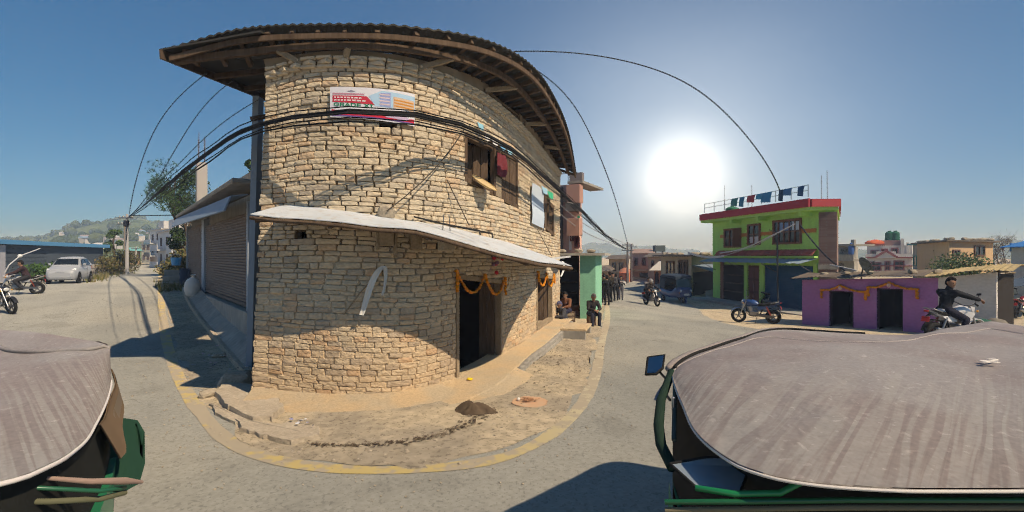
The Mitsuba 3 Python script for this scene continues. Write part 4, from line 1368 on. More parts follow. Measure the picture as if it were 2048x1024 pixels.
for i in range(len(E_) - 1):
    a, b = E_[i], E_[i + 1]
    d = (b - a) / np.linalg.norm(b - a)
    kb = put('kerb_stone', beam(a + d * 0.01 + [0, 0, -0.12], b - d * 0.01 + [0, 0, -0.12], 0.16, 0.28), 'rock', parent='pavement')
end = P[0]
put('end_face', grid(np.stack([end, end - [0, 0, 0.7]], 1)), 'concrete', parent='pavement')
# sack, bucket
c = P[19, -2] + np.array([0.05, 0, 0.0])
k = thing('white_sack', 'bulging white woven sack standing on the outer corner of the shop pavement', 'sack')
v, f = sphere(1, (0, 0, 0), 3, (0.3, 0.27, 0.42))
v = v + 0.12 * (meshkit.fbm(v * 3.5, 3)[:, None] - 0.5) * v
v[:, 2] = np.maximum(v[:, 2], -0.34)
put('bag', (v + c + [0, 0, 0.33], f), 'matte', (0.62, 0.6, 0.57), True, parent=k)
put('tied_neck', lathe([(0.12, 0), (0.05, 0.08), (0.1, 0.16)], 10, c + [0.06, 0, 0.7], rotx(0.3)), 'matte', (0.6, 0.58, 0.55), True, parent=k)
# ------------------------------------------------------------------ people
def solid(bones, edge, smooth_it=6):
    """bones: lists of (point, radius) chains -> one smooth skin."""
    parts = []
    for ch in bones:
        sp = []
        for p, r in ch:
            r3 = np.broadcast_to(np.asarray(r, float), (3,))
            sp.append(m3.Manifold.sphere(1.0, 14).scale(tuple(r3)).translate(tuple(map(float, p))))
        if len(sp) == 1:
            parts.append(sp[0])
        for a, b in zip(sp[:-1], sp[1:]):
            parts.append(m3.Manifold.batch_hull([a, b]))
    m = m3.Manifold.batch_boolean(parts, m3.OpType.Add).refine_to_length(edge).to_mesh()
    t = trimesh.Trimesh(np.array(m.vert_properties[:, :3], float), np.array(m.tri_verts), process=True)
    trimesh.smoothing.filter_taubin(t, iterations=smooth_it)
    return np.array(t.vertices), np.array(t.faces)


def lerp(a, b, t):
    return np.asarray(a, float) * (1 - t) + np.asarray(b, float) * t


STAND = dict(hip=0.93, pelvis=(0, 0, 0.96), chest=(0, 0.0, 1.27), neck=(0, 0.0, 1.45), head=(0, 0.03, 1.60),
             shL=(-0.18, 0, 1.40), shR=(0.18, 0, 1.40), elL=(-0.23, -0.03, 1.13), elR=(0.23, -0.03, 1.13), wrL=(-0.23, 0.08, 0.89), wrR=(0.23, 0.08, 0.89),
             hpL=(-0.09, 0, 0.93), hpR=(0.09, 0, 0.93), knL=(-0.10, 0.03, 0.50), knR=(0.10, 0.03, 0.50), anL=(-0.10, -0.02, 0.08), anR=(0.10, -0.02, 0.08), look=0.0)
WALK = dict(STAND, knL=(-0.09, 0.16, 0.52), anL=(-0.09, 0.2, 0.09), knR=(0.09, -0.04, 0.5), anR=(0.09, -0.3, 0.14), elL=(-0.23, -0.1, 1.14), wrL=(-0.22, -0.12, 0.9), elR=(0.23, 0.05, 1.13), wrR=(0.21, 0.2, 0.93))
FOLDED = dict(STAND, elL=(-0.25, 0.02, 1.14), elR=(0.25, 0.02, 1.14), wrL=(0.02, 0.2, 1.16), wrR=(-0.02, 0.22, 1.2))
BAGHAND = dict(STAND, elL=(-0.27, 0.04, 1.16), wrL=(-0.1, 0.22, 1.3), elR=(0.3, -0.02, 1.15), wrR=(0.12, 0.16, 1.28))
SIT = dict(STAND, pelvis=(0, 0, 0.52), chest=(0, 0.1, 0.82), neck=(0, 0.17, 0.99), head=(0, 0.22, 1.13), shL=(-0.18, 0.13, 0.94), shR=(0.18, 0.13, 0.94), elL=(-0.24, 0.26, 0.7), elR=(0.24, 0.26, 0.7),
           wrL=(-0.08, 0.44, 0.66), wrR=(0.08, 0.45, 0.67), hpL=(-0.1, 0, 0.5), hpR=(0.1, 0, 0.5), knL=(-0.15, 0.43, 0.5), knR=(0.15, 0.43, 0.5), anL=(-0.14, 0.42, 0.08), anR=(0.14, 0.42, 0.08))
SQUAT = dict(SIT, pelvis=(0, 0, 0.25), chest=(0, 0.16, 0.55), neck=(0, 0.24, 0.71), head=(0, 0.3, 0.84), shL=(-0.18, 0.2, 0.66), shR=(0.18, 0.2, 0.66), elL=(-0.25, 0.34, 0.44), elR=(0.25, 0.34, 0.44), wrL=(-0.06, 0.52, 0.42), wrR=(0.06, 0.53, 0.44),
             hpL=(-0.1, 0, 0.24), hpR=(0.1, 0, 0.24), knL=(-0.17, 0.38, 0.42), knR=(0.17, 0.38, 0.42), anL=(-0.13, 0.25, 0.07), anR=(0.13, 0.25, 0.07))
RIDE = dict(STAND, pelvis=(0, 0, 0.86), chest=(0, 0.12, 1.16), neck=(0, 0.19, 1.34), head=(0, 0.23, 1.48), shL=(-0.19, 0.15, 1.28), shR=(0.19, 0.15, 1.28), elL=(-0.33, 0.36, 1.08), elR=(0.33, 0.36, 1.08), wrL=(-0.34, 0.58, 1.0), wrR=(0.34, 0.58, 1.0),
            hpL=(-0.1, 0, 0.84), hpR=(0.1, 0, 0.84), knL=(-0.24, 0.4, 0.68), knR=(0.24, 0.4, 0.68), anL=(-0.2, 0.16, 0.33), anR=(0.2, 0.16, 0.33))
PILLION = dict(RIDE, elL=(-0.26, 0.3, 1.06), elR=(0.26, 0.3, 1.06), wrL=(-0.12, 0.42, 1.0), wrR=(0.12, 0.42, 1.0))


def hand_bones(w, d, side, curl=0.5):
    """A palm, four unequal fingers and a thumb at the wrist w, pointing along d."""
    d = np.asarray(d, float); d /= np.linalg.norm(d)
    x = np.cross(d, (0, 0, 1.0)); x = x / (np.linalg.norm(x) + 1e-6) if np.linalg.norm(x) > 0.2 else np.array([0.0, 1.0, 0]) 
    n = np.cross(x, d)
    B = [[(w, 0.022), (w + d * 0.05, (0.03))]]
    for i, (o, L) in enumerate(((-0.03, 0.075), (-0.01, 0.088), (0.01, 0.082), (0.03, 0.062))):
        k = w + d * 0.085 + x * o
        m = k + (d * math.cos(curl) - n * math.sin(curl)) * L * 0.5
        e = m + (d * math.cos(curl * 2.2) - n * math.sin(curl * 2.2)) * L * 0.5
        B += [[(w + d * 0.045 + x * o * 0.6, 0.013), (k, 0.0105), (m, 0.0095), (e, 0.008)]]
    t0 = w + d * 0.025 - x * side * 0.026
    t1 = t0 + d * 0.035 - x * side * 0.03 - n * 0.012
    B += [[(t0, 0.013), (t1, 0.011), (t1 + d * 0.03 - n * 0.012, 0.009)]]
    return B


def person(label, loc, face, pose, height=1.68, top=(0.03, 0.03, 0.035), bottom=(0.03, 0.035, 0.05), skin=(0.3, 0.17, 0.11), hair=(0.012, 0.01, 0.01), shoe=(0.03, 0.03, 0.03), edge=0.05, group=None, helmet=None, hood=None, bare_legs=False,
           jacket_open=None, cap=None, name='person', collar=False, hem=None):
    """face: the heading (radians) of local +y in the plan. One skin; hair and clothes are its children."""
    s = height / 1.7
    J = {k: np.asarray(v, float) * s if np.ndim(v) else v for k, v in pose.items()}
    R = rotz(face)
    at = (np.asarray(loc, float), R)
    k = num(name); taken.discard(k)
    hd_ = J['head']; up = hd_ - J['neck']; up = up / np.linalg.norm(up)
    ly = rotz(J.get('look', 0.0)) @ np.array([0, 1.0, 0])
    ly = ly - up * (ly @ up); ly /= np.linalg.norm(ly)
    lx = np.cross(ly, up)
    H = lambda x, y, z: hd_ + s * (lx * x + ly * y + up * z)
    B = [[(J['neck'], 0.055 * s), (H(0, -0.01, -0.05), 0.05 * s)],
         [(H(0, -0.012, 0.035), 0.092 * s), (H(0, 0.02, -0.055), 0.06 * s), (H(0, 0.045, -0.085), 0.035 * s)],
         [(H(0, 0.08, 0.0), 0.012 * s), (H(0, 0.1, -0.03), 0.017 * s)],
         [(H(-0.085, -0.01, -0.02), 0.02 * s), (H(-0.09, -0.02, 0.015), 0.017 * s)], [(H(0.085, -0.01, -0.02), 0.02 * s), (H(0.09, -0.02, 0.015), 0.017 * s)],
         [(H(-0.03, 0.085, -0.068), 0.008 * s), (H(0.03, 0.085, -0.068), 0.008 * s)]]
    wst = lerp(J['pelvis'], J['chest'], 0.45)
    B += [[(J['pelvis'], 0.115 * s), (wst, 0.105 * s), (J['chest'], 0.12 * s), (J['neck'], 0.05 * s)]]
    for a in 'LR':
        B += [[(lerp(J['chest'], J['sh' + a], 0.6), 0.08 * s), (J['sh' + a], 0.055 * s), (J['el' + a], 0.04 * s), (J['wr' + a], 0.026 * s)]]
        B += hand_bones(J['wr' + a] , J['wr' + a] - J['el' + a], 1 if a == 'L' else -1, 0.55)
        f = np.array([0.02 if a == 'R' else -0.02, 0.15, -0.045]) * s
        B += [[(J['hp' + a], 0.09 * s), (J['kn' + a], 0.058 * s), (J['an' + a], 0.036 * s)], [(J['an' + a] - [0, 0.03 * s, 0.03 * s], 0.035 * s), (J['an' + a] + f, 0.03 * s)]]
    put(k, solid(B, edge * s, 4), 'matte', skin, True, at=at)
    tag(k, label, 'person', group)
    g = 0.016 * s
    jk = [[(lerp(J['pelvis'], J['chest'], -0.05), 0.125 * s + g), (wst, 0.115 * s + g), (J['chest'], 0.13 * s + g), (lerp(J['chest'], J['neck'], 0.75), 0.06 * s + g)],
          [(J['shL'] * 0.98 + J['chest'] * 0.02, 0.062 * s + g), (J['shR'], 0.062 * s + g)]]
    for a in 'LR':
        jk += [[(lerp(J['chest'], J['sh' + a], 0.6), 0.085 * s + g), (J['sh' + a], 0.062 * s + g), (J['el' + a], 0.047 * s + g), (lerp(J['el' + a], J['wr' + a], 0.9), 0.032 * s + g)]]
    if collar:
        jk += [[(lerp(J['neck'], hd_, 0.05), 0.062 * s + g), (lerp(J['neck'], hd_, 0.3), 0.055 * s + g)]]
    put('jacket', solid(jk, edge * s, 4), 'matte', top, True, parent=k, at=at)
    if hem is not None:
        put('shirt_hem', solid([[(lerp(J['pelvis'], J['chest'], -0.1), 0.132 * s + g), (lerp(J['pelvis'], J['chest'], -0.2), 0.13 * s + g)]], edge * s, 2), 'matte', hem, True, parent=k, at=at)
    tr = [[(J['pelvis'], 0.12 * s + g), (lerp(J['pelvis'], J['chest'], 0.12), 0.115 * s + g)]]
    for a in 'LR':
        tr += [[(J['pelvis'] * 0.4 + J['hp' + a] * 0.6, 0.1 * s + g), (J['hp' + a], 0.092 * s + g), (J['kn' + a], 0.062 * s + g), (lerp(J['kn' + a], J['an' + a], 0.92), 0.045 * s + g)]]
    put('trousers', solid(tr, edge * s, 4), 'matte', bottom, True, parent=k, at=at)
    for a in 'LR':
        f = np.array([0.02 if a == 'R' else -0.02, 0.16, -0.045]) * s
        put('shoe', solid([[(J['an' + a] - [0, 0.03 * s, 0.03 * s], 0.045 * s), (J['an' + a] + f, 0.038 * s)]], edge * s, 2), 'matte', shoe, True, parent=k, at=at)
    if helmet is not None:
        put('helmet', solid([[(H(0, -0.015, 0.035), 0.13 * s)], [(H(0, -0.03, -0.05), 0.115 * s), (H(0, -0.015, 0.03), 0.13 * s)]], 0.04 * s, 2), 'gloss', helmet, True, parent=k, at=at)
    else:
        put('hair', solid([[(H(0, -0.03, 0.055), 0.098 * s)], [(H(0, -0.05, 0.0), 0.085 * s), (H(0, -0.03, 0.06), 0.095 * s)], [(H(0, 0.03, 0.105), 0.05 * s), (H(0, -0.03, 0.09), 0.07 * s)]], 0.035 * s, 2), 'matte', cap or hair, True, parent=k, at=at)
        if cap:
            put('cap_brim', solid([[(H(-0.03, 0.08, 0.08), (0.035 * s, 0.06 * s, 0.012 * s)), (H(0.03, 0.08, 0.08), (0.035 * s, 0.06 * s, 0.012 * s))]], 0.03, 2), 'matte', cap, True, parent=k, at=at)
    for x in (-0.032, 0.032):
        put('eye', sphere(0.0125 * s, H(x, 0.079, 0.012), 1), 'gloss', (0.03, 0.02, 0.02), True, parent=k, at=at)
    return k


# ------------------------------------------------------------------ vehicles
def torus(R0, r, n=24, m=8):
    a, b = np.meshgrid(np.linspace(0, 2 * np.pi, n, endpoint=False), np.linspace(0, 2 * np.pi, m, endpoint=False), indexing='ij')
    v = np.stack([r * np.sin(b), (R0 + r * np.cos(b)) * np.cos(a), (R0 + r * np.cos(b)) * np.sin(a)], -1).reshape(-1, 3)
    i, j = np.meshgrid(np.arange(n), np.arange(m), indexing='ij')
    q = np.stack([i * m + j, i * m + (j + 1) % m, (i + 1) % n * m + (j + 1) % m, (i + 1) % n * m + j], -1).reshape(-1, 4)
    return v, np.vstack([q[:, [0, 2, 1]], q[:, [0, 3, 2]]])


LY = np.array([[0, 0, 1.0], [1, 0, 0], [0, 1, 0]])      # turns a lathe about z into one about x


def wheel(c, r, wdt, parent, at, spokes=5, rimc=(0.3, 0.3, 0.32), tyre=(0.018, 0.018, 0.018)):
    w = put('wheel', moved(lathe([(0.02, -wdt * 0.7), (0.05, -wdt * 0.7), (0.05, wdt * 0.7), (0.02, wdt * 0.7)], 12, (0, 0, 0), LY), c), 'metal', rimc, 40, parent=parent, at=at)
    put('tyre', moved(torus(r - wdt * 0.55, wdt * 0.55, 28, 8), c), 'matte', tyre, True, parent=w, at=at)
    put('rim', moved(torus(r - wdt * 1.15, wdt * 0.22, 28, 6), c), 'metal', rimc, True, parent=w, at=at)
    for i in range(spokes):
        a = i / spokes * 2 * np.pi + 0.3
        d = np.array([0, math.cos(a), math.sin(a)])
        put('spoke', beam(np.asarray(c) + d * 0.04, np.asarray(c) + d * (r - wdt * 1.1), 0.035, 0.025, (1, 0, 0)), 'metal', rimc, parent=w, at=at)
    return w


def skin(stations):
    """Cross-sections of equal point count, front to back -> closed shell."""
    P = np.array(stations, float)
    v, f = grid(np.concatenate([P, P[:, :1]], 1))
    n = len(v)
    caps = []
    m = P.shape[1] + 1
    for i, fl_ in ((0, False), (len(P) - 1, True)):
        c = P[i].mean(0)
        v = np.vstack([v, c])
        for j in range(m - 1):
            caps.append([n, i * m + j, i * m + j + 1] if fl_ else [n, i * m + j + 1, i * m + j])
        n += 1
    return v, np.vstack([f, np.array(caps)])


def motorcycle(label, loc, heading, tank=(0.02, 0.02, 0.02), seat=(0.015, 0.015, 0.016), panel_=None, lean=0.0, fairing=None, steer=0.0, plate=(0.55, 0.06, 0.06), group='motorcycles standing along the street', tail_c=None, wheel_c=(0.12, 0.12, 0.13), scale=1.0, crash=False):
    """Local: +y forward, origin on the ground under the middle. heading: of +y in plan."""
    k = thing('motorcycle', label, 'motorcycle', group)
    R = rotz(heading) @ roty(lean) * scale
    at = (np.asarray(loc, float), R)
    P = lambda n, m, b='matte', c=(0.03, 0.03, 0.03), s=35, par=k: put(n, m, b, c, s, parent=par, at=at)
    r = 0.3
    RW, FW = np.array([0, -0.64, r]), np.array([0, 0.66, r])
    wheel(RW, r, 0.115, k, at, 5, wheel_c)
    S = np.array([[math.cos(steer), -math.sin(steer), 0], [math.sin(steer), math.cos(steer), 0], [0, 0, 1.0]])
    piv = np.array([0, 0.44, 0])
    st_ = lambda p: (np.asarray(p, float) - piv) @ S.T + piv
    wheel(st_(FW), r, 0.09, k, at, 5, wheel_c)
    for x in (-0.085, 0.085):
        P('fork', tube([st_((x, 0.66, r)), st_((x, 0.36, 0.93))], [0.022, 0.026], 8), 'metal', (0.5, 0.5, 0.52), True)
        P('shock_absorber', tube([(x * 1.3, -0.56, 0.36), (x * 1.3, -0.4, 0.72)], 0.03, 8), 'metal', (0.4, 0.1, 0.08) if x < 0 else (0.3, 0.3, 0.3), True)
        P('swingarm', beam((x * 1.1, -0.64, r), (x * 1.1, -0.1, 0.36), 0.035, 0.05), 'metal', (0.15, 0.15, 0.16), False)
    a_ = np.linspace(0.35, 2.5, 9)
    fend = np.array([[st_((x, 0.66 + 0.335 * math.cos(t), r + 0.335 * math.sin(t))) for x in (-0.06, 0, 0.06)] for t in a_])
    P('front_mudguard', slab(fend, np.array([0, 0, 0.012])), 'gloss', tank if panel_ is None else panel_, 40)
    fend = np.array([[(x, -0.64 + 0.35 * math.cos(t), r + 0.35 * math.sin(t)) for x in (-0.07, 0, 0.07)] for t in np.linspace(1.0, 2.9, 9)])
    P('rear_mudguard', slab(fend, np.array([0, 0, 0.012])), 'matte', (0.02, 0.02, 0.02), 40)
    P('handlebar', tube([st_(p) for p in ((-0.36, 0.22, 1.03), (-0.24, 0.3, 1.06), (-0.08, 0.36, 0.98), (0.08, 0.36, 0.98), (0.24, 0.3, 1.06), (0.36, 0.22, 1.03))], 0.014, 8), 'metal', (0.2, 0.2, 0.2), True)
    for x in (-1, 1):
        P('grip', tube([st_((x * 0.37, 0.21, 1.03)), st_((x * 0.25, 0.29, 1.06))], 0.021, 8), 'matte', (0.012, 0.012, 0.012), True)
        mm = P('mirror', hull([st_(np.array([x * 0.34, 0.27, 1.27]) + q) for q in ([x * -.06, 0, 0], [x * .06, 0, .02], [x * .05, 0.01, .07], [x * -.05, 0.01, .06], [0, .04, .035])]), 'gloss', (0.02, 0.02, 0.02))
        P('mirror_stalk', tube([st_((x * 0.24, 0.3, 1.06)), st_((x * 0.33, 0.29, 1.28))], 0.007, 6), 'metal', (0.1, 0.1, 0.1), True, mm)
        P('indicator', sphere(0.028, st_((x * 0.16, 0.5, 0.86)), 1), 'gloss', (0.7, 0.3, 0.03), True)
        P('footpeg', tube([(x * 0.12, 0.0, 0.33), (x * 0.28, 0.0, 0.33)], 0.016, 6), 'matte', (0.03, 0.03, 0.03), True)
    P('headlight', hull([st_((x, y, z)) for x, y, z in ((-.09, .5, .84), (.09, .5, .84), (-.1, .5, .95), (.1, .5, .95), (0, .5, .8), (0, .53, .88), (-.08, .4, .85), (.08, .4, .85), (-.08, .4, .98), (.08, .4, .98))]), 'gloss', fairing or tank, 30)
    P('headlamp_glass', sphere(0.085, st_((0, 0.51, 0.89)), 2, (1, 0.35, 0.8)), 'gloss', (0.6, 0.62, 0.62), True)
    # tank with shoulders
    tk = []
    for y, w, z0, z1 in ((0.4, 0.06, 0.8, 0.9), (0.33, 0.13, 0.74, 0.97), (0.16, 0.155, 0.74, 1.0), (-0.02, 0.12, 0.74, 0.94), (-0.1, 0.08, 0.76, 0.86)):
        tk.append([(w * cx, y, z0 + (z1 - z0) * cz) for cx, cz in ((0.75, 0), (1, 0.3), (0.95, 0.65), (0.55, 0.95), (0, 1.0), (-0.55, 0.95), (-0.95, 0.65), (-1, 0.3), (-0.75, 0))])
    P('tank', skin(tk), 'gloss', tank, 50)
    stn = []
    for y, w, z0, z1 in ((-0.06, 0.1, 0.76, 0.83), (-0.3, 0.13, 0.74, 0.82), (-0.5, 0.125, 0.78, 0.87), (-0.72, 0.1, 0.82, 0.9), (-0.8, 0.06, 0.84, 0.89)):
        stn.append([(w * cx, y, z0 + (z1 - z0) * cz) for cx, cz in ((0.9, 0), (1, 0.5), (0.8, 1), (0, 1.05), (-0.8, 1), (-1, 0.5), (-0.9, 0))])
    P('seat', skin(stn), 'matte', seat, 50)
    for x in (-1, 1):
        P('side_panel', hull([(x * 0.1, -0.04, 0.72), (x * 0.13, -0.1, 0.6), (x * 0.13, -0.35, 0.62), (x * 0.12, -0.55, 0.75), (x * 0.11, -0.35, 0.76), (x * 0.09, -0.2, 0.6), (x * 0.09, -0.5, 0.74)]), 'gloss', panel_ or tank, 30)
        if fairing is not None:
            P('tank_shroud', hull([(x * 0.14, 0.46, 0.78), (x * 0.2, 0.36, 0.84), (x * 0.17, 0.02, 0.88), (x * 0.15, 0.0, 0.78), (x * 0.17, 0.3, 0.66), (x * 0.13, 0.3, 0.72)]), 'gloss', fairing, 30)
        P('tail_panel', hull([(x * 0.1, -0.48, 0.78), (x * 0.1, -0.72, 0.85), (x * 0.06, -0.9, 0.92), (x * 0.05, -0.9, 0.88), (x * 0.09, -0.6, 0.74)]), 'gloss', tail_c or panel_ or tank, 30)
    P('tail_light', box((0.12, 0.04, 0.05), (0, -0.91, 0.88), None, 0.012), 'gloss', (0.4, 0.02, 0.02), False)
    P('number_plate', box((0.2, 0.012, 0.13), (0, -0.93, 0.68), rotx(-0.25), 0.004), 'plain', plate, False)
    P('plate_bracket', box((0.05, 0.16, 0.03), (0, -0.86, 0.76), rotx(0.6)), 'matte', (0.03, 0.03, 0.03), False)
    P('grab_rail', tube([(-0.12, -0.55, 0.86), (-0.13, -0.85, 0.95), (0.13, -0.85, 0.95), (0.12, -0.55, 0.86)], 0.012, 6), 'metal', (0.4, 0.4, 0.4), True)
    P('engine', cat([box((0.26, 0.36, 0.24), (0, 0.08, 0.42), None, 0.05)]), 'metal', (0.28, 0.28, 0.29), False)
    P('cylinder_block', box((0.2, 0.16, 0.24), (0, 0.2, 0.61), rotx(-0.3), 0.03), 'metal', (0.34, 0.34, 0.35), False)
    P('exhaust', tube([(0.06, 0.3, 0.58), (0.1, 0.38, 0.42), (0.14, 0.24, 0.27), (0.16, -0.15, 0.29), (0.18, -0.3, 0.33), (0.19, -0.82, 0.46)], [0.022, 0.022, 0.022, 0.024, 0.045, 0.05], 10), 'metal', (0.42, 0.42, 0.43), True)
    P('frame', tube([(0, 0.4, 0.86), (0, 0.34, 0.5), (0, 0.1, 0.28), (0, -0.15, 0.36), (0, -0.3, 0.72)], 0.024, 8), 'matte', (0.02, 0.02, 0.02), True)
    P('chain_case', beam((-0.13, -0.66, 0.31), (-0.13, -0.02, 0.37), 0.02, 0.1), 'metal', (0.14, 0.14, 0.15), False)
    P('kickstand', tube([(-0.1, -0.05, 0.3), (-0.26 + lean * 0.2, 0.02, 0.02)], 0.013, 6), 'metal', (0.1, 0.1, 0.1), True)
    if crash:
        for x in (-1, 1):
            P('crash_bar', tube([(x * 0.05, 0.38, 0.72), (x * 0.28, 0.36, 0.66), (x * 0.3, 0.36, 0.5), (x * 0.08, 0.3, 0.36)], 0.014, 6), 'metal', (0.5, 0.5, 0.5), True)
    return k


def car(label, loc, heading, paint=(0.5, 0.52, 0.55), group=None, s=(1, 1, 1)):
    """A small hatchback. Local: +y forward."""
    k = thing('parked_car', label, 'car', group)
    at = (np.asarray(loc, float), rotz(heading) @ np.diag(s))
    P = lambda n, m, b='gloss', c=paint, sm_=40, par=k: put(n, m, b, c, sm_, parent=par, at=at)
    # lower body: y, half width, belt height, nose height
    yy = [2.0, 1.94, 1.78, 1.45, 1.0, 0.75, 0.2, -0.6, -1.2, -1.6, -1.8, -1.86]
    wd = [0.58, 0.7, 0.79, 0.84, 0.85, 0.85, 0.855, 0.855, 0.84, 0.8, 0.74, 0.68]
    bt = [0.6, 0.7, 0.79, 0.87, 0.95, 0.98, 0.97, 1.0, 1.03, 1.05, 1.04, 0.98]
    bo = [0.36, 0.26, 0.22, 0.2, 0.2, 0.2, 0.2, 0.2, 0.2, 0.24, 0.3, 0.4]
    st_ = []
    for y, w, t, b in zip(yy, wd, bt, bo):
        st_.append([(w * cx, y, b + (t - b) * cz) for cx, cz in ((0.86, 0), (0.97, 0.2), (1.0, 0.5), (0.97, 0.8), (0.9, 0.97), (0.6, 1.03), (0, 1.07), (-0.6, 1.03), (-0.9, 0.97), (-0.97, 0.8), (-1, 0.5), (-0.97, 0.2), (-0.86, 0))])
    body = P('body', skin(st_), sm_=35)
    cy = [0.86, 0.3, -0.1, -0.9, -1.5, -1.78]
    cz = [1.0, 1.38, 1.47, 1.48, 1.4, 1.06]
    cw = [0.74, 0.62, 0.6, 0.6, 0.58, 0.66]
    base = [0.93, 0.95, 0.96, 0.98, 1.0, 1.0]
    cb = []
    for y, z, w, b in zip(cy, cz, cw, base):
        cb.append([(0.8, y, b), (w * 1.0, y, max(z - 0.06, b + 0.005)), (w * 0.8, y, max(z, b + 0.01)), (0, y, max(z + 0.02, b + 0.012)), (-w * 0.8, y, max(z, b + 0.01)), (-w, y, max(z - 0.06, b + 0.005)), (-0.8, y, b)])
    cabin = P('cabin', skin(cb), sm_=35, par=k)
    def quad(n, pts, off, col=(0.015, 0.02, 0.025), b='gloss'):
        q = np.array(pts, float); nn = np.cross(q[1] - q[0], q[2] - q[0]); nn /= np.linalg.norm(nn)
        if nn @ (q.mean(0) - np.array([0, -0.4, 1.0])) < 0:
            nn = -nn
        put(n, (np.vstack([q + nn * off, q + nn * (off - 0.01)]), np.array([[0, 1, 2], [0, 2, 3], [4, 6, 5], [4, 7, 6]])), 'glass_dark', parent=k, at=at)
    quad('windscreen', [(-0.66, 0.8, 1.03), (0.66, 0.8, 1.03), (0.55, 0.33, 1.36), (-0.55, 0.33, 1.36)], 0.03)
    quad('rear_window', [(-0.58, -1.74, 1.12), (0.58, -1.74, 1.12), (0.5, -1.53, 1.37), (-0.5, -1.53, 1.37)], 0.03)
    for x in (-1, 1):
        quad('window', [(x * 0.79, 0.62, 1.0), (x * 0.79, -0.32, 1.0), (x * 0.63, -0.32, 1.38), (x * 0.635, 0.24, 1.32)], 0.02)
        quad('window', [(x * 0.79, -0.42, 1.02), (x * 0.79, -1.25, 1.04), (x * 0.62, -1.3, 1.34), (x * 0.63, -0.42, 1.38)], 0.02)
        P('headlight', hull([(x * 0.52, 1.93, 0.64), (x * 0.7, 1.86, 0.66), (x * 0.78, 1.62, 0.83), (x * 0.7, 1.66, 0.86), (x * 0.5, 1.88, 0.74), (x * 0.6, 1.7, 0.66)]), 'gloss', (0.75, 0.77, 0.78))
        P('tail_light', hull([(x * 0.72, -1.8, 0.8), (x * 0.8, -1.62, 0.8), (x * 0.74, -1.72, 1.12), (x * 0.68, -1.8, 1.1), (x * 0.6, -1.7, 0.9)]), 'gloss', (0.4, 0.02, 0.02))
        mir = P('side_mirror', hull([(x * 0.84, 0.6, 1.0), (x * 1.0, 0.55, 1.0), (x * 1.02, 0.52, 1.12), (x * 0.86, 0.56, 1.12), (x * 0.92, 0.68, 1.05)]))
        P('fog_light', sphere(0.065, (x * 0.6, 1.93, 0.42), 2, (1, 0.5, 1)), 'gloss', (0.6, 0.6, 0.6), True)
        P('door_seam', beam((x * 0.858, -0.36, 0.32), (x * 0.853, -0.36, 0.98), 0.012, 0.01, (0, 1, 0)), 'matte', (0.05, 0.05, 0.05), False)
        P('door_handle', box((0.03, 0.16, 0.03), (x * 0.858, -0.2, 0.87), None, 0.008))
        for y in (1.22, -1.25):
            w = wheel((x * 0.77, y, 0.3), 0.3, 0.17, k, at, 7, (0.3, 0.3, 0.31))
            P('wheel_arch', moved(lathe([(0.0, 0), (0.36, 0), (0.36, 0.02), (0, 0.02)], 24, (0, 0, 0), LY), (x * 0.842 - (0.01 if x > 0 else 0.01), y, 0.31)), 'matte', (0.012, 0.012, 0.012), False)
    P('grille', box((0.66, 0.05, 0.16), (0, 1.95, 0.43), None, 0.02), 'matte', (0.05, 0.05, 0.05), False)
    P('upper_grille', box((0.5, 0.04, 0.05), (0, 1.965, 0.64), None, 0.01), 'metal', (0.3, 0.3, 0.3), False)
    P('number_plate', box((0.5, 0.015, 0.11), (0, 1.985, 0.44), None, 0.004), 'plain', (0.6, 0.12, 0.1), False)
    P('bumper_lip', box((1.3, 0.06, 0.05), (0, 1.9, 0.25), None, 0.02), 'matte', (0.05, 0.05, 0.05), False)
    P('sun_strip', beam((-0.55, 0.37, 1.365), (0.55, 0.37, 1.365), 0.06, 0.012), 'plain', (0.6, 0.66, 0.7), False)
    return k


scene['glass_dark'] = {'type': 'twosided', 'bsdf': {'type': 'principled', 'base_color': rgb(0.012, 0.016, 0.02), 'roughness': 0.08, 'specular': 0.7}}


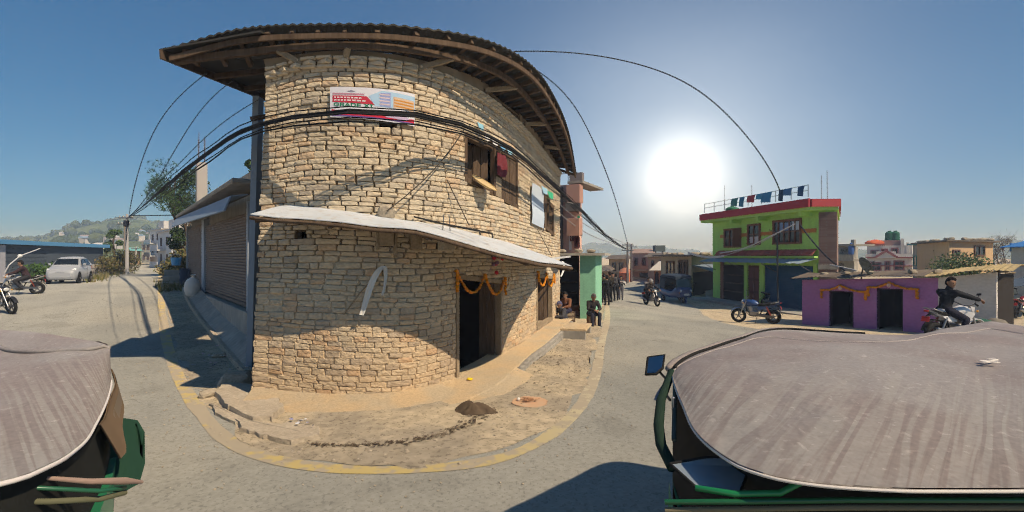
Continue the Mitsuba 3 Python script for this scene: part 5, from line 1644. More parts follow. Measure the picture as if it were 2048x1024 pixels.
def tempo(label, loc, heading, body=(0.02, 0.05, 0.16), top=(0.03, 0.045, 0.07), s=1.0):
    """A small three-wheeled taxi. Local: +y forward."""
    k = thing('auto_rickshaw', label, 'auto rickshaw')
    at = (np.asarray(loc, float), rotz(heading) * s)
    P = lambda n, m, b='gloss', c=body, sm_=35, par=k: put(n, m, b, c, sm_, parent=par, at=at)
    st_ = []
    for y, w, z0, z1 in ((1.3, 0.28, 0.45, 0.85), (1.15, 0.45, 0.38, 0.98), (0.8, 0.58, 0.34, 0.98), (0.3, 0.64, 0.32, 0.7), (-0.5, 0.66, 0.34, 0.78), (-1.2, 0.64, 0.4, 0.85), (-1.3, 0.58, 0.5, 0.8)):
        st_.append([(w * cx, y, z0 + (z1 - z0) * cz) for cx, cz in ((0.85, 0), (1, 0.25), (1, 0.75), (0.85, 1), (0, 1.03), (-0.85, 1), (-1, 0.75), (-1, 0.25), (-0.85, 0))])
    P('body', skin(st_))
    rf = []
    for y, w, z in ((0.95, 0.52, 1.66), (0.7, 0.6, 1.74), (-0.3, 0.64, 1.78), (-1.1, 0.62, 1.74), (-1.28, 0.56, 1.62)):
        rf.append([(w * cx, y, z + cz) for cx, cz in ((1, -0.22), (0.97, -0.06), (0.8, 0.0), (0, 0.04), (-0.8, 0.0), (-0.97, -0.06), (-1, -0.22), (-0.85, -0.1), (0, -0.05), (0.85, -0.1))])
    P('canopy', skin(rf), 'matte', top)
    P('rear_curtain', box((1.2, 0.03, 0.85), (0, -1.24, 1.2), None, 0.01), 'matte', top, False)
    for x in (-1, 1):
        P('side_curtain', box((0.03, 0.75, 0.6), (x * 0.62, -0.85, 1.2), None, 0.01), 'matte', top, False)
        P('post', tube([(x * 0.5, 0.98, 0.9), (x * 0.5, 0.85, 1.6)], 0.022, 6), 'matte', (0.03, 0.03, 0.03), True)
        P('post', tube([(x * 0.6, -0.3, 0.75), (x * 0.6, -0.3, 1.6)], 0.02, 6), 'matte', (0.03, 0.03, 0.03), True)
        P('headlight', sphere(0.085, (x * 0.3, 1.24, 0.78), 2, (1, 0.6, 1)), 'gloss', (0.7, 0.72, 0.72), True)
        P('indicator', sphere(0.04, (x * 0.4, 1.18, 0.66), 1), 'gloss', (0.6, 0.25, 0.03), True)
        P('side_mirror', box((0.16, 0.03, 0.12), (x * 0.72, 0.92, 1.25), None, 0.01), 'matte', (0.02, 0.02, 0.02), False)
        wheel((x * 0.56, -0.8, 0.23), 0.23, 0.12, k, at, 4)
    wheel((0, 1.0, 0.23), 0.23, 0.11, k, at, 4)
    put('windscreen', (np.array([(-0.48, 1.0, 0.98), (0.48, 1.0, 0.98), (0.48, 0.88, 1.55), (-0.48, 0.88, 1.55)]), np.array([[0, 1, 2], [0, 2, 3]])), 'glass_dark', parent=k, at=at)
    P('bench', box((1.1, 0.5, 0.35), (0, -0.85, 0.85), None, 0.04), 'matte', (0.03, 0.03, 0.03), False)
    P('number_plate', box((0.34, 0.012, 0.12), (0, 1.33, 0.56), None, 0.004), 'plain', (0.6, 0.6, 0.58), False)
    P('mudguard', moved(lathe([(0.25, -0.08), (0.27, -0.08), (0.27, 0.08), (0.25, 0.08)], 20, (0, 0, 0), LY), (0, 1.0, 0.24)), 'gloss', body)
    return k
# ------------------------------------------------------------------ the two three-wheelers right at the camera
def curve(pts, n):
    P = np.array(pts, float)
    t = np.concatenate([[0], np.cumsum(np.linalg.norm(np.diff(P, axis=0), axis=1))])
    return PchipInterpolator(t / t[-1], P)(np.linspace(0, 1, n))


def zsite(x, y, z):
    d = (z - EYE) * 1024 / (512 - y)
    return site(x, y, d)


def canopy(F, N, bulge, n=60, m=22, over=0.0):
    """A canvas roof stretched between its far edge F and its near edge N."""
    a = np.linspace(0, 1, n)
    b = np.linspace(0, 1, m)
    P = F[:, None] * (1 - b)[None, :, None] + N[:, None] * b[None, :, None]
    hump = (4 * b * (1 - b))[None, :] ** 0.8
    P[..., 2] += bulge * hump * np.sin(np.clip(np.linspace(0.02, 1, n), 0, 0.6) / 0.6 * np.pi / 2)[:, None]
    P[..., 2] += 0.05 * (meshkit.fbm(P * np.array([1.6, 1.6, 1.6]) + 3, 4) - 0.5) * hump
    # creases that run down to the hem
    P[..., 2] += 0.012 * (meshkit.fbm(np.stack([np.broadcast_to(a[:, None] * 34, P.shape[:2]), np.broadcast_to(b[None] * 2, P.shape[:2]), P[..., 0] * 0], -1), 3) - 0.5) * (b ** 2)[None, :] * (1 - b)[None, :] ** 0.3
    uv = np.stack([np.broadcast_to(a[:, None], P.shape[:2]), np.broadcast_to(b[None], P.shape[:2])], -1)
    return P, uv


def put_uv(key, P, uv, bsdf, parent, th=0.012):
    v, f = slab(P, np.array([0, 0, -th]))
    u = np.vstack([uv.reshape(-1, 2), uv.reshape(-1, 2)])
    if th > 0:      # slab puts the offset copy first
        pass
    key = num(parent + '__' + key)
    m = trimesh.Trimesh(v, f[:, ::-1], process=False)
    scene[key] = mikit.ply(m, bsdf, smooth=True, uv=u)
    return key


rc = thing('three_wheeler', 'green three-wheeler with a dusty grey canvas roof, a side mirror on its near corner', 'three-wheeler')
F = curve([zsite(1350, 738, 1.76), zsite(1366, 722, 1.78), zsite(1400, 706, 1.82), zsite(1480, 680, 1.84), zsite(1572, 660, 1.85), zsite(1700, 668, 1.84), zsite(1800, 671, 1.84), zsite(1900, 656, 1.84), zsite(1980, 643, 1.84), zsite(2060, 655, 1.84), zsite(2200, 690, 1.8)], 60)
N = curve([zsite(1345, 750, 1.75), zsite(1350, 770, 1.74), zsite(1364, 805, 1.73), zsite(1400, 872, 1.71), zsite(1470, 924, 1.7), zsite(1560, 953, 1.7), zsite(1700, 970, 1.7), zsite(1850, 976, 1.7), zsite(2000, 976, 1.7), zsite(2100, 974, 1.7), zsite(2300, 965, 1.7)], 60)
P, uv = canopy(F, N, 0.13)
roof_c = put_uv('canvas_roof', P, uv, 'canvas', rc)
hemr = np.array(N) + np.array([0, -0.004, -0.012])
put('white_piping', tube(hemr, 0.007, 6), 'plain', (0.62, 0.58, 0.54), True, parent=roof_c)
put('black_piping', tube(F[:26] + [0, 0.0, 0.012], 0.012, 6), 'matte', (0.015, 0.015, 0.015), True, parent=roof_c)
put('outer_roll', tube(F[:26] + [-0.03, 0.05, -0.01], 0.03, 8), 'canvas', None, True, parent=roof_c)
put('seam', tube(P[:, 6] + [0, 0, 0.002], 0.004, 5), 'plain', (0.4, 0.36, 0.34), True, parent=roof_c)
flat = lambda c, z: np.column_stack([c[:, :2], np.full(len(c), z)])
inn = N + (P[:, 4] - N) * 0.06
put('inner_side', grid(np.stack([inn + [0, 0, -0.03], flat(inn, 0.75)], 1)), 'matte', (0.012, 0.013, 0.012), True, parent=rc)
ff = F + (N - F) * 0.05
put('far_side', grid(np.stack([ff + [0, 0, -0.03], flat(ff, 0.55)], 1)), 'matte', (0.02, 0.09, 0.045), True, parent=rc)
lowN = flat(N, 0.95)
put('body', cat([grid(np.stack([flat(N, 1.0) + [-0.03, -0.02, 0], flat(N, 0.45) + [-0.06, -0.04, 0]], 1)), grid(np.stack([flat(N, 1.0), flat(F, 1.0)], 1))]), 'gloss', (0.015, 0.16, 0.06), parent=rc)
put('rear_post', tube([zsite(1343, 745, 1.74), zsite(1322, 800, 1.66), zsite(1317, 850, 1.6), zsite(1322, 890, 1.55), zsite(1345, 935, 1.5)], 0.03, 8), 'matte', (0.012, 0.03, 0.02), True, parent=rc)
put('inner_post', tube([zsite(1350, 770, 1.71), zsite(1348, 880, 1.56)], 0.014, 8), 'matte', (0.1, 0.12, 0.1), True, parent=rc)
q = np.array([zsite(1340, 928, 1.57), zsite(1412, 915, 1.6), zsite(1480, 914, 1.61), zsite(1500, 935, 1.58), zsite(1480, 986, 1.55), zsite(1402, 984, 1.54)])
pane = put('quarter_pane', slab_tri(q, np.array([[0, 1, 2], [0, 2, 3], [0, 3, 4], [0, 4, 5]]), 0.006), 'gloss', (0.22, 0.27, 0.31), parent=rc)
put('pane_frame', tube(np.vstack([q, q[:1]]), 0.008, 6, False), 'matte', (0.015, 0.015, 0.015), True, parent=pane)
put('green_rail', tube([zsite(1392, 976, 1.56), zsite(1470, 988, 1.58), zsite(1560, 986, 1.6), zsite(1600, 965, 1.65)], 0.014, 8), 'gloss', (0.012, 0.2, 0.06), True, parent=rc)
put('lower_rail', tube([zsite(1330, 1004, 1.5), zsite(1500, 1003, 1.56), zsite(1700, 1000, 1.6), zsite(2060, 1000, 1.6)], 0.012, 8), 'gloss', (0.01, 0.1, 0.035), True, parent=rc)
put('side_step', tube([zsite(1330, 1020, 1.46), zsite(1700, 1015, 1.57), zsite(2060, 1015, 1.57)], 0.012, 8), 'matte', (0.2, 0.17, 0.11), True, parent=rc)
put('latch', box((0.02, 0.02, 0.1), zsite(1347, 810, 1.66), rotz(0.4), 0.004), 'metal', (0.6, 0.6, 0.6), parent=rc)
# mirror on its arm
mq = np.array([zsite(1296, 716, 1.8), zsite(1329, 711, 1.82), zsite(1325, 737, 1.74), zsite(1312, 749, 1.7), zsite(1292, 750, 1.69)])
nn = np.cross(mq[1] - mq[0], mq[2] - mq[0]); nn /= np.linalg.norm(nn)
if nn[1] > 0:
    nn = -nn
mir = put('side_mirror', slab_tri(mq, np.array([[0, 1, 2], [0, 2, 3], [0, 3, 4]]), 0.02), 'matte', (0.015, 0.015, 0.015), parent=rc)
ctr = mq.mean(0)
put('glass', slab_tri(ctr + (mq - ctr) * 0.9 + nn * 0.014, np.array([[0, 1, 2], [0, 2, 3], [0, 3, 4]]), 0.002), 'mirror_glass', parent=mir)
put('rim', tube(np.vstack([mq, mq[:1]]) + nn * 0.004, 0.011, 6, False), 'matte', (0.015, 0.015, 0.015), True, parent=mir)
put('arm', tube([ctr - nn * 0.01, zsite(1331, 757, 1.66), zsite(1332, 790, 1.62), zsite(1340, 800, 1.62)], 0.01, 8), 'metal', (0.25, 0.25, 0.25), True, parent=mir)
cloth('rag', 'white rag knotted on the mirror arm of the three-wheeler', [[zsite(1326, 768, 1.66), zsite(1332, 768, 1.66)], [zsite(1314, 785, 1.64), zsite(1326, 786, 1.63)], [zsite(1308, 800, 1.62), zsite(1318, 800, 1.61)]], (0.5, 0.44, 0.44), sway=0.012)
kk = thing('twig', 'pale dry twig lying on the canvas roof of the three-wheeler', 'twig')
c = P[50, 9] + [0, 0, 0.012]
c = np.array([3.2, 3.42, 0]); c[2] = P.reshape(-1, 3)[np.argmin(np.linalg.norm(P.reshape(-1, 3)[:, :2] - c[:2], axis=1)), 2] + 0.015
put('stem', tube([c - [0.09, 0.04, 0], c + [0.01, 0.0, 0.004], c + [0.09, 0.05, 0]], 0.006, 6), 'plain', (0.6, 0.57, 0.53), True, parent=kk)
for d in ((-0.05, 0.0), (-0.02, -0.05), (0.05, 0.05), (-0.08, -0.05)):
    put('leaf', sphere(0.035, c + np.array([d[0], d[1], 0.004]), 1, (1, 0.4, 0.12)), 'plain', (0.62, 0.58, 0.54), True, parent=kk)

lcv = thing('three_wheeler', 'second three-wheeler, its brown rear flap hanging below a dusty canvas roof', 'three-wheeler')
F = curve([zsite(-160, 648, 1.84), zsite(-60, 652, 1.84), zsite(0, 661, 1.84), zsite(60, 670, 1.84), zsite(110, 682, 1.83), zsite(160, 693, 1.82), zsite(200, 708, 1.8), zsite(219, 730, 1.77)], 50)
N = curve([zsite(-220, 985, 1.7), zsite(-100, 980, 1.7), zsite(0, 962, 1.7), zsite(60, 945, 1.7), zsite(110, 922, 1.7), zsite(160, 888, 1.7), zsite(190, 846, 1.71), zsite(221, 740, 1.76)], 50)
P, uv = canopy(F, N, 0.14, 50)
P[:, :, 2] += 0.0
rl = put_uv('canvas_roof', P[::-1], uv[::-1], 'canvas', lcv)
put('white_piping', tube(N[:44] + [0, -0.004, -0.012], 0.011, 6), 'plain', (0.6, 0.56, 0.54), True, parent=rl)
put('seam_fold', tube(curve([P[49, 10], P[44, 12] + [0, 0, 0.012], P[36, 13] + [0, 0, 0.012], P[26, 12], P[12, 9]], 24), 0.014, 8), 'canvas', None, True, parent=rl)
put('torn_patch', slab_tri(np.array([P[47, 3], P[46, 8], P[42, 7], P[41, 3], P[44, 2]]) + [0, 0, 0.008], np.array([[0, 1, 2], [0, 2, 3], [0, 3, 4]]), 0.004), 'plain', (0.24, 0.18, 0.17), parent=rl)
inn = N + (P[:, 16] - N) * 0.06
put('inner_side', grid(np.stack([inn + [0, 0, -0.03], flat(inn, 0.75)], 1)), 'matte', (0.012, 0.013, 0.012), True, parent=lcv)
fl_t = np.array([zsite(221, 738, 1.75), zsite(226, 775, 1.7), zsite(214, 820, 1.68), zsite(192, 850, 1.69)])
fl_b = np.array([zsite(236, 790, 1.55), zsite(246, 850, 1.45), zsite(246, 905, 1.36), zsite(234, 918, 1.36)])
flp = curve(fl_t, 10)[:, None] * (1 - np.linspace(0, 1, 8))[None, :, None] + curve(fl_b, 10)[:, None] * np.linspace(0, 1, 8)[None, :, None]
flp += 0.012 * np.sin(np.linspace(0, 8, 10))[:, None, None] * np.array([1.0, 0.3, 0])
put('rear_flap', slab(flp, np.array([0.008, 0.004, 0])), 'matte', (0.15, 0.1, 0.06), True, parent=lcv)
put('rear_window', slab(flp[2:7, 2:6] + [0.012, -0.006, 0], np.array([0.003, 0, 0])), 'gloss', (0.17, 0.13, 0.09), True, parent=lcv)
gp_ = np.array([[zsite(206, 838, 1.44), zsite(204, 985, 1.12)], [zsite(240, 838, 1.42), zsite(240, 985, 1.1)], [zsite(266, 842, 1.38), zsite(268, 970, 1.1)], [zsite(280, 866, 1.33), zsite(280, 930, 1.16)]])
put('green_mudflap', slab(gp_, np.array([0.02, 0.02, 0])), 'matte', (0.012, 0.045, 0.027), True, parent=lcv)
put('body', cat([grid(np.stack([flat(N, 1.25) + [0, 0.05, 0], flat(N, 0.45)], 1)), grid(np.stack([flat(N, 1.25) + [0, 0.05, 0], flat(F, 1.25)], 1)), grid(np.stack([flat(F, 1.25), flat(F, 0.45)], 1))]), 'gloss', (0.02, 0.15, 0.07), parent=lcv)
put('far_side', grid(np.stack([F + [0, 0, -0.05], flat(F, 1.2)], 1)), 'matte', (0.03, 0.08, 0.05), True, parent=lcv)
put('pale_rail', tube([zsite(0, 972, 1.63), zsite(80, 955, 1.62), zsite(180, 963, 1.58), zsite(250, 962, 1.5), zsite(284, 964, 1.44)], [0.008, 0.009, 0.013, 0.017, 0.008], 8), 'matte', (0.3, 0.21, 0.17), True, parent=lcv)
put('lower_rail', tube([zsite(-40, 985, 1.62), zsite(60, 975, 1.6), zsite(200, 982, 1.52), zsite(250, 975, 1.45)], 0.01, 8), 'gloss', (0.015, 0.1, 0.05), True, parent=lcv)
put('bumper', tube([zsite(-40, 1004, 1.56), zsite(100, 1003, 1.53), zsite(200, 998, 1.47), zsite(250, 985, 1.42)], 0.013, 8), 'matte', (0.12, 0.12, 0.07), True, parent=lcv)
# ------------------------------------------------------------------ buildings
class Face:
    """A vertical wall face from plan point a to b, seen from outside."""

    def __init__(self, a, b, parent, out=None):
        self.a, self.b = np.asarray(a, float), np.asarray(b, float)
        self.L = np.linalg.norm(self.b - self.a)
        self.d = (self.b - self.a) / self.L
        n = np.array([self.d[1], -self.d[0]])
        self.n = n if n @ (-self.a if out is None else np.asarray(out, float)) > 0 else -n
        self.parent = parent
        self.R = np.stack([np.append(self.d, 0), np.append(self.n, 0), [0, 0, 1.0]], 1)

    def P(self, t, z, off=0.0):
        t, z, off = np.broadcast_arrays(np.asarray(t, float), z, off)
        p = self.a + self.d * t[..., None] + self.n * off[..., None]
        return np.concatenate([p, z[..., None]], -1)

    def t(self, x):
        u = (x - 1024) / 1024
        return float((self.a[0] - u * self.a[1]) / (u * self.d[1] - self.d[0]))

    def z(self, x, y):
        return float(EYE + (512 - y) / 1024 * self.P(self.t(x), 0)[1])

    def box(self, t0, t1, z0, z1, o0, o1, name, m='matte', color=None, parent=None, bevel=0.0):
        if t1 < t0:
            t0, t1 = t1, t0
        return put(name, box((t1 - t0, abs(o1 - o0), z1 - z0), self.P((t0 + t1) / 2, (z0 + z1) / 2, (o0 + o1) / 2), self.R, bevel), m, color, parent=parent or self.parent)

    def window(self, t0, t1, z0, z1, frame=(0.2, 0.09, 0.05), bars=2, rows=1, w=0.07, curtain=None, name='window', deep=0.09, label=None, shelf=None):
        """Frame, mullions and panes set in a dark recess."""
        if t1 < t0:
            t0, t1 = t1, t0
        k = self.box(t0, t1, z0, z1, -0.12, 0.012, name, 'matte', (0.02, 0.02, 0.02))
        for a, b, c, d in ((t0 - w / 2, t0 + w, z0, z1), (t1 - w, t1 + w / 2, z0, z1)):
            self.box(a, b, c, d, 0.0, deep, 'frame', 'matte', frame, k)
        for c, d in ((z0 - w / 2, z0 + w), (z1 - w, z1 + w / 2)):
            self.box(t0 - w / 2, t1 + w / 2, c, d, 0.003, deep + 0.01, 'frame', 'matte', frame, k)
        for i in range(1, bars + 1):
            tt = t0 + (t1 - t0) * i / (bars + 1)
            self.box(tt - w / 3, tt + w / 3, z0, z1, 0.004, deep * 0.9, 'mullion', 'matte', frame, k)
        for i in range(1, rows):
            zz = z0 + (z1 - z0) * i / rows
            self.box(t0, t1, zz - w / 3, zz + w / 3, 0.006, deep * 0.8, 'crossbar', 'matte', frame, k)
        for i in range(bars + 1):
            a, b = t0 + (t1 - t0) * (i + 0.06) / (bars + 1), t0 + (t1 - t0) * (i + 0.94) / (bars + 1)
            self.box(a, b, z0 + w, z1 - w, 0.013, 0.02, 'pane', 'glass_dark', None, k)
        if label:
            tag(k, label)
        return k


def shell(name, label, cat_, pts, z0, z1, m, color=None, group=None):
    """A building body on the plan polygon pts; returns its key."""
    k = thing(name, label, cat_, group)
    v, f = extrude(pts, z1 - z0)
    put('wall', (v + [0, 0, z0], f), m, color, parent=k)
    return k


def plan(px_d):
    return np.array([[(x - 1024) / 1024 * d, d] for x, d in px_d])


def rim_at(pl, o, z):
    c = np.array(Polygon(pl).buffer(o, join_style='mitre').exterior.coords)[:-1]
    return np.column_stack([c, np.full(len(c), z)])


head_to = lambda dx, dy: math.atan2(-dx, dy)

# ---- the lime green house
Rg, Lg = np.array([16.2, 27.0]), np.array([14.5, 37.0])
green = thing('green_house', 'two-storey lime green house with a red parapet and blue ground-floor shutter', 'house')
g = Face(Rg, Lg, green)
zr = lambda t: np.interp(t, [0, g.L], [5.36, 5.05])
corner = Rg + np.array([0.62, -0.4])
body_pts = np.vstack([Rg, Lg, Lg + [7, 3.0], corner + np.array([5.3, 8.2]), corner])
v, f = extrude(body_pts, 3.15)
put('upper_wall', (v + [0, 0, 2.15], f), 'lime_wall', parent=green)
v, f = extrude(Polygon(body_pts).buffer(-0.02), 2.9)
put('lower_wall', (v + [0, 0, -0.75], f), 'lime_wall', parent=green)
side = Face(Rg, corner, green)
side.box(-0.02, side.L + 0.02, -0.6, 4.9, 0.0, 0.06, 'brick_side', 'far_brickwork')
side2 = Face(corner, corner + np.array([5.3, 8.2]), green, out=(1, -0.6))
side2.box(-0.06, side2.L, -0.6, 4.9, 0.0, 0.05, 'brick_side', 'far_brickwork')
side.box(-0.05, side.L + 0.1, 1.9, 2.15, 0.0, 0.2, 'ledge', 'concrete')
ov = 0.75
soff = np.vstack([g.P(-0.25, 0, ov)[:2], g.P(g.L + 0.3, 0, ov)[:2], Lg + [7.3, 3.2], corner + np.array([5.4, 8.1]), corner + np.array([0.12, -0.03])])
v, f = extrude(soff, 0.16)
put('roof_slab', (v + [0, 0, 5.0], f), 'lime_wall', parent=green)
put('red_parapet', slab(np.array([[g.P(t, 5.16, ov + 0.01), g.P(t, 5.6 + 0.0 * t, ov + 0.01)] for t in np.linspace(-0.27, g.L + 0.32, 8)]), np.append(g.n, 0) * 0.1), 'matte', (0.4, 0.055, 0.07), parent=green)
put('red_parapet', slab(np.array([[np.append(p, 5.16), np.append(p, 5.56)] for p in (g.P(-0.25, 0, ov)[:2], corner + np.array([0.14, -0.04]), corner + np.array([4.5, 6.8]))]), np.array([0.05, -0.1, 0])), 'matte', (0.38, 0.06, 0.07), parent=green)
for t in (0.6, 4.2, 6.9):
    g.box(t - 0.12, t + 0.12, 4.75, 5.0, 0.0, ov - 0.08, 'soffit_beam', 'lime_wall')
BR = (0.2, 0.09, 0.055)
for x0, x1, y0, y1, b, lab in ((1548, 1603, 440, 487, 4, 'widest upper window, with pale curtains'), (1497, 1521, 449, 489, 1, 'narrow upper window'), (1450, 1482, 458, 494, 2, 'upper window with one casement open')):
    z1, z0 = (g.z(x0, y0) + g.z(x1, y0)) / 2, (g.z(x0, y1) + g.z(x1, y1)) / 2
    k = g.window(g.t(x0), g.t(x1), z0, z1, BR, b, 2, 0.08, label=lab)
    if b == 4:
        g.box(g.t(1585), g.t(1600), z0 + 0.75, z1 - 0.12, 0.021, 0.026, 'curtain', 'matte', (0.5, 0.58, 0.66), k)
        g.box(g.t(1560), g.t(1582), z0 + 0.75, z1 - 0.15, 0.021, 0.026, 'curtain', 'matte', (0.2, 0.3, 0.5), k)
    elif b == 1:
        g.box(g.t(1500), g.t(1519), z0 + 0.1, z0 + 0.5, 0.021, 0.026, 'curtain', 'matte', (0.5, 0.46, 0.46), k)
    else:
        c0 = g.P(g.t(1482), (z0 + z1) / 2, 0.1)
        put('casement', box((0.05, 0.5, z1 - z0), c0 + np.append(g.n, 0) * 0.25, g.R), 'matte', BR, parent=k)
for x0, x1, y0, y1 in ((1603, 1633, 452, 460), (1521, 1547, 461, 468), (1483, 1497, 466, 473), (1441, 1450, 473, 480)):
    z1, z0 = (g.z(x0, y0) + g.z(x1, y0)) / 2, (g.z(x0, y1) + g.z(x1, y1)) / 2
    g.box(g.t(x0), g.t(x1), 3.86, 4.08, 0.0, 0.03, 'orange_band', 'matte', (0.5, 0.2, 0.06))
# sloping strip of tiles over the shops, tile by tile
nt = 34
for i in range(nt):
    t0, t1 = 0.1 + (g.L - 0.9) * i / nt, 0.1 + (g.L - 0.9) * (i + 0.94) / nt
    put('tile', slab(np.array([[g.P(t, 2.95, 0.02), g.P(t, 2.84, 0.16), g.P(t, 2.62, 0.34)] for t in (t0, t1)]), np.append(g.n, 0) * 0.03 + [0, 0, 0.02]), 'matte', np.array((0.33, 0.09, 0.07)) * rng.uniform(0.8, 1.2), parent=green)
g.box(0, g.L - 0.7, 2.5, 2.6, 0.0, 0.3, 'ledge', 'lime_wall')
q = np.linspace(0.0, g.L - 0.2, 60)
tin = np.array([[g.P(t, 2.45 + 0.02 * math.sin(t * 26), 0.1), g.P(t, 2.2 + 0.02 * math.sin(t * 26), 1.15 + 0.08 * math.sin(t * 2))] for t in q])
put('tin_awning', slab(tin, np.array([0, 0, 0.012])), 'matte', (0.24, 0.31, 0.38), 40, parent=green)
for t in (0.2, 3.2, 6.4, g.L - 0.4):
    put('awning_prop', tube([g.P(t, 2.18, 1.1), g.P(t, 1.6, 0.02)], 0.02, 6), 'matte', (0.1, 0.1, 0.1), parent=green)
sh = g.box(g.t(1531), g.t(1631), -0.55, 2.05, 0.0, 0.03, 'blue_shutter', 'matte', (0.014, 0.06, 0.13))
for i in range(26):
    g.box(g.t(1532), g.t(1630), -0.5 + i * 0.098, -0.43 + i * 0.098, 0.03, 0.055, 'slat', 'matte', (0.016, 0.07, 0.15), sh)
g.box(g.t(1630), g.t(1637), -0.6, 2.2, 0.0, 0.12, 'pier', 'lime_wall')
g.box(g.t(1522), g.t(1531), -0.6, 2.2, 0.0, 0.12, 'pier', 'lime_wall')
g.box(g.t(1491), g.t(1497), -0.6, 2.2, 0.0, 0.12, 'pier', 'lime_wall')
dr_ = g.box(g.t(1498), g.t(1522), -0.55, 2.0, 0.0, 0.04, 'door', 'matte', (0.1, 0.04, 0.03))
for i in range(2):
    for j in range(3):
        a, b = g.t(1500 + i * 11), g.t(1509 + i * 11)
        g.box(a, b, -0.4 + j * 0.8, 0.25 + j * 0.8, 0.04, 0.06, 'panel', 'matte', (0.14, 0.055, 0.04), dr_)
op = g.box(g.t(1447), g.t(1490), -0.5, 2.0, 0.0, 0.035, 'shop_opening', 'matte', (0.02, 0.015, 0.012))
for i in range(3):
    g.box(g.t(1450 + i * 4), g.t(1486), 0.2 + i * 0.55, 0.25 + i * 0.55, 0.036, 0.12, 'shelf', 'matte', (0.1, 0.06, 0.04), op)
g.box(g.t(1443), g.t(1448), -0.6, 2.2, 0.0, 0.1, 'pier', 'matte', (0.25, 0.12, 0.08))
put('forecourt', grid(np.array([[np.append(g.P(t, 0, o)[:2], z) for o, z in ((0.0, -0.38), (1.6, -0.4), (1.62, -0.56))] for t in (-1.0, 3, 6, g.L + 0.5)])), 'concrete', parent=green)
# roof railing, washing
for t in np.linspace(0, g.L, 9):
    put('rail_post', tube([g.P(t, 5.7, ov - 0.1), g.P(t, 6.35, ov - 0.1)], 0.022, 6), 'metal', (0.4, 0.4, 0.4), parent=green)
for z in (6.05, 6.33):
    put('rail', tube([g.P(0, z, ov - 0.1), g.P(g.L, z, ov - 0.1)], 0.018, 6), 'metal', (0.4, 0.4, 0.4), parent=green)
wc = [((0.05, 0.12, 0.22), 'dark blue trousers drying at the near corner of the green house roof'), ((0.08, 0.2, 0.36), 'blue shirt drying on the green house roof, second from the near corner'), ((0.03, 0.07, 0.12), 'navy jeans drying on the green house roof, third from the near corner'),
      ((0.06, 0.24, 0.42), 'broad bright blue sheet drying on the green house roof'), ((0.07, 0.3, 0.45), 'light blue towel drying next to the bright blue sheet'), ((0.4, 0.07, 0.08), 'red cloth drying on the green house roof'), ((0.05, 0.2, 0.32), 'teal shawl drying beside the red cloth'), ((0.06, 0.22, 0.2), 'green blanket drying near the far end of the roof rail')]
for i, (c, lab) in enumerate(wc):
    t = 0.2 + i * 0.84 + 0.12 * math.sin(i * 2.3)
    w_ = (0.5, 0.7, 0.45, 0.95, 0.62, 0.8, 0.55, 0.75)[i]
    lo_ = (5.8, 5.95, 5.7, 5.75, 6.0, 5.9, 5.72, 5.85)[i]
    pts_ = [[g.P(t, 6.34, ov - 0.07), g.P(t + w_, 6.34, ov - 0.07)], [g.P(t + 0.02, (6.34 + lo_) / 2, ov), g.P(t + w_ - 0.03, (6.34 + lo_) / 2 + 0.02, ov)], [g.P(t + 0.03, lo_ - 0.04, ov + 0.02), g.P(t + w_ - 0.04, lo_ + 0.03, ov + 0.03)]]
    cloth('washing', lab, pts_, c, 'clothes', 0.03)
k = thing('water_tank', 'low green water tank at the far end of the green house roof', 'water tank')
put('drum', lathe([(0.0, 0), (0.42, 0), (0.44, 0.1), (0.42, 0.5), (0.2, 0.62), (0, 0.63)], 16, g.P(7.6, 5.3, 0.1)), 'matte', (0.04, 0.16, 0.1), 40, parent=k)
put('lid', lathe([(0, 0.0), (0.12, 0.0), (0.12, 0.06), (0, 0.07)], 12, g.P(7.6, 5.9, 0.1)), 'matte', (0.03, 0.1, 0.07), 40, parent=k)
for t, h_ in ((9.3, 7.6), (6.2, 7.2), (-0.1, 7.1), (0.3, 6.9)):
    put('rebar', tube([g.P(t, 5.2, -0.4), g.P(t + 0.02, h_, -0.4)], 0.014, 5), 'matte', (0.2, 0.15, 0.12), parent=green)
# post with a bracket wire before the house
k = thing('service_post', 'thin dark post with a lamp arm before the blue shutter of the green house', 'post')
put('pole', tube([g.P(g.t(1600), -0.5, 1.35), g.P(g.t(1598), 3.95, 1.35)], 0.045, 8), 'matte', (0.04, 0.045, 0.05), True, parent=k)
put('arm', tube([g.P(g.t(1598), 3.9, 1.35), g.P(g.t(1590), 4.05, 1.6)], 0.02, 6), 'matte', (0.1, 0.1, 0.1), True, parent=k)

# ---- purple hut and its white annexe
hut = thing('purple_hut', 'low purple painted hut with two open doorways under marigold garlands', 'hut')
Hl, Hr = np.array([11.9, 21.0]), np.array([15.42, 16.3])
h = Face(Hl, Hr, hut)
tw = h.t(1876)
zt = lambda t: np.interp(t, [0, tw, h.L], [1.62, 1.86, 2.08])
D = {}
for nm, x0, x1, y0, y1 in (('a', 1658, 1707, 582, 660), ('b', 1753, 1806, 577, 664)):
    D[nm] = (h.t(x0), h.t(x1), -0.42, h.z((x0 + x1) / 2, y0))


def wall_with_doors(t0, t1, doors, m, z0):
    xs = sorted({t0, t1, *[d for q in doors for d in q[:2]]})
    for a, b in zip(xs[:-1], xs[1:]):
        dd = [q for q in doors if q[0] <= (a + b) / 2 <= q[1]]
        lo = dd[0][3] if dd else z0
        n_ = 8
        tt = np.linspace(a, b, n_)
        zz = [np.linspace(lo, float(zt(t)), 7) for t in tt]
        F_ = np.array([[h.P(t, z, 0.02 * (meshkit.fbm(np.array([[t * 1.5, z * 1.5, 3.0]]), 2)[0] - 0.5)) for z in q] for t, q in zip(tt, zz)])
        put('wall', slab(F_, np.append(h.n, 0) * -0.22), m, None, 40, parent=hut)


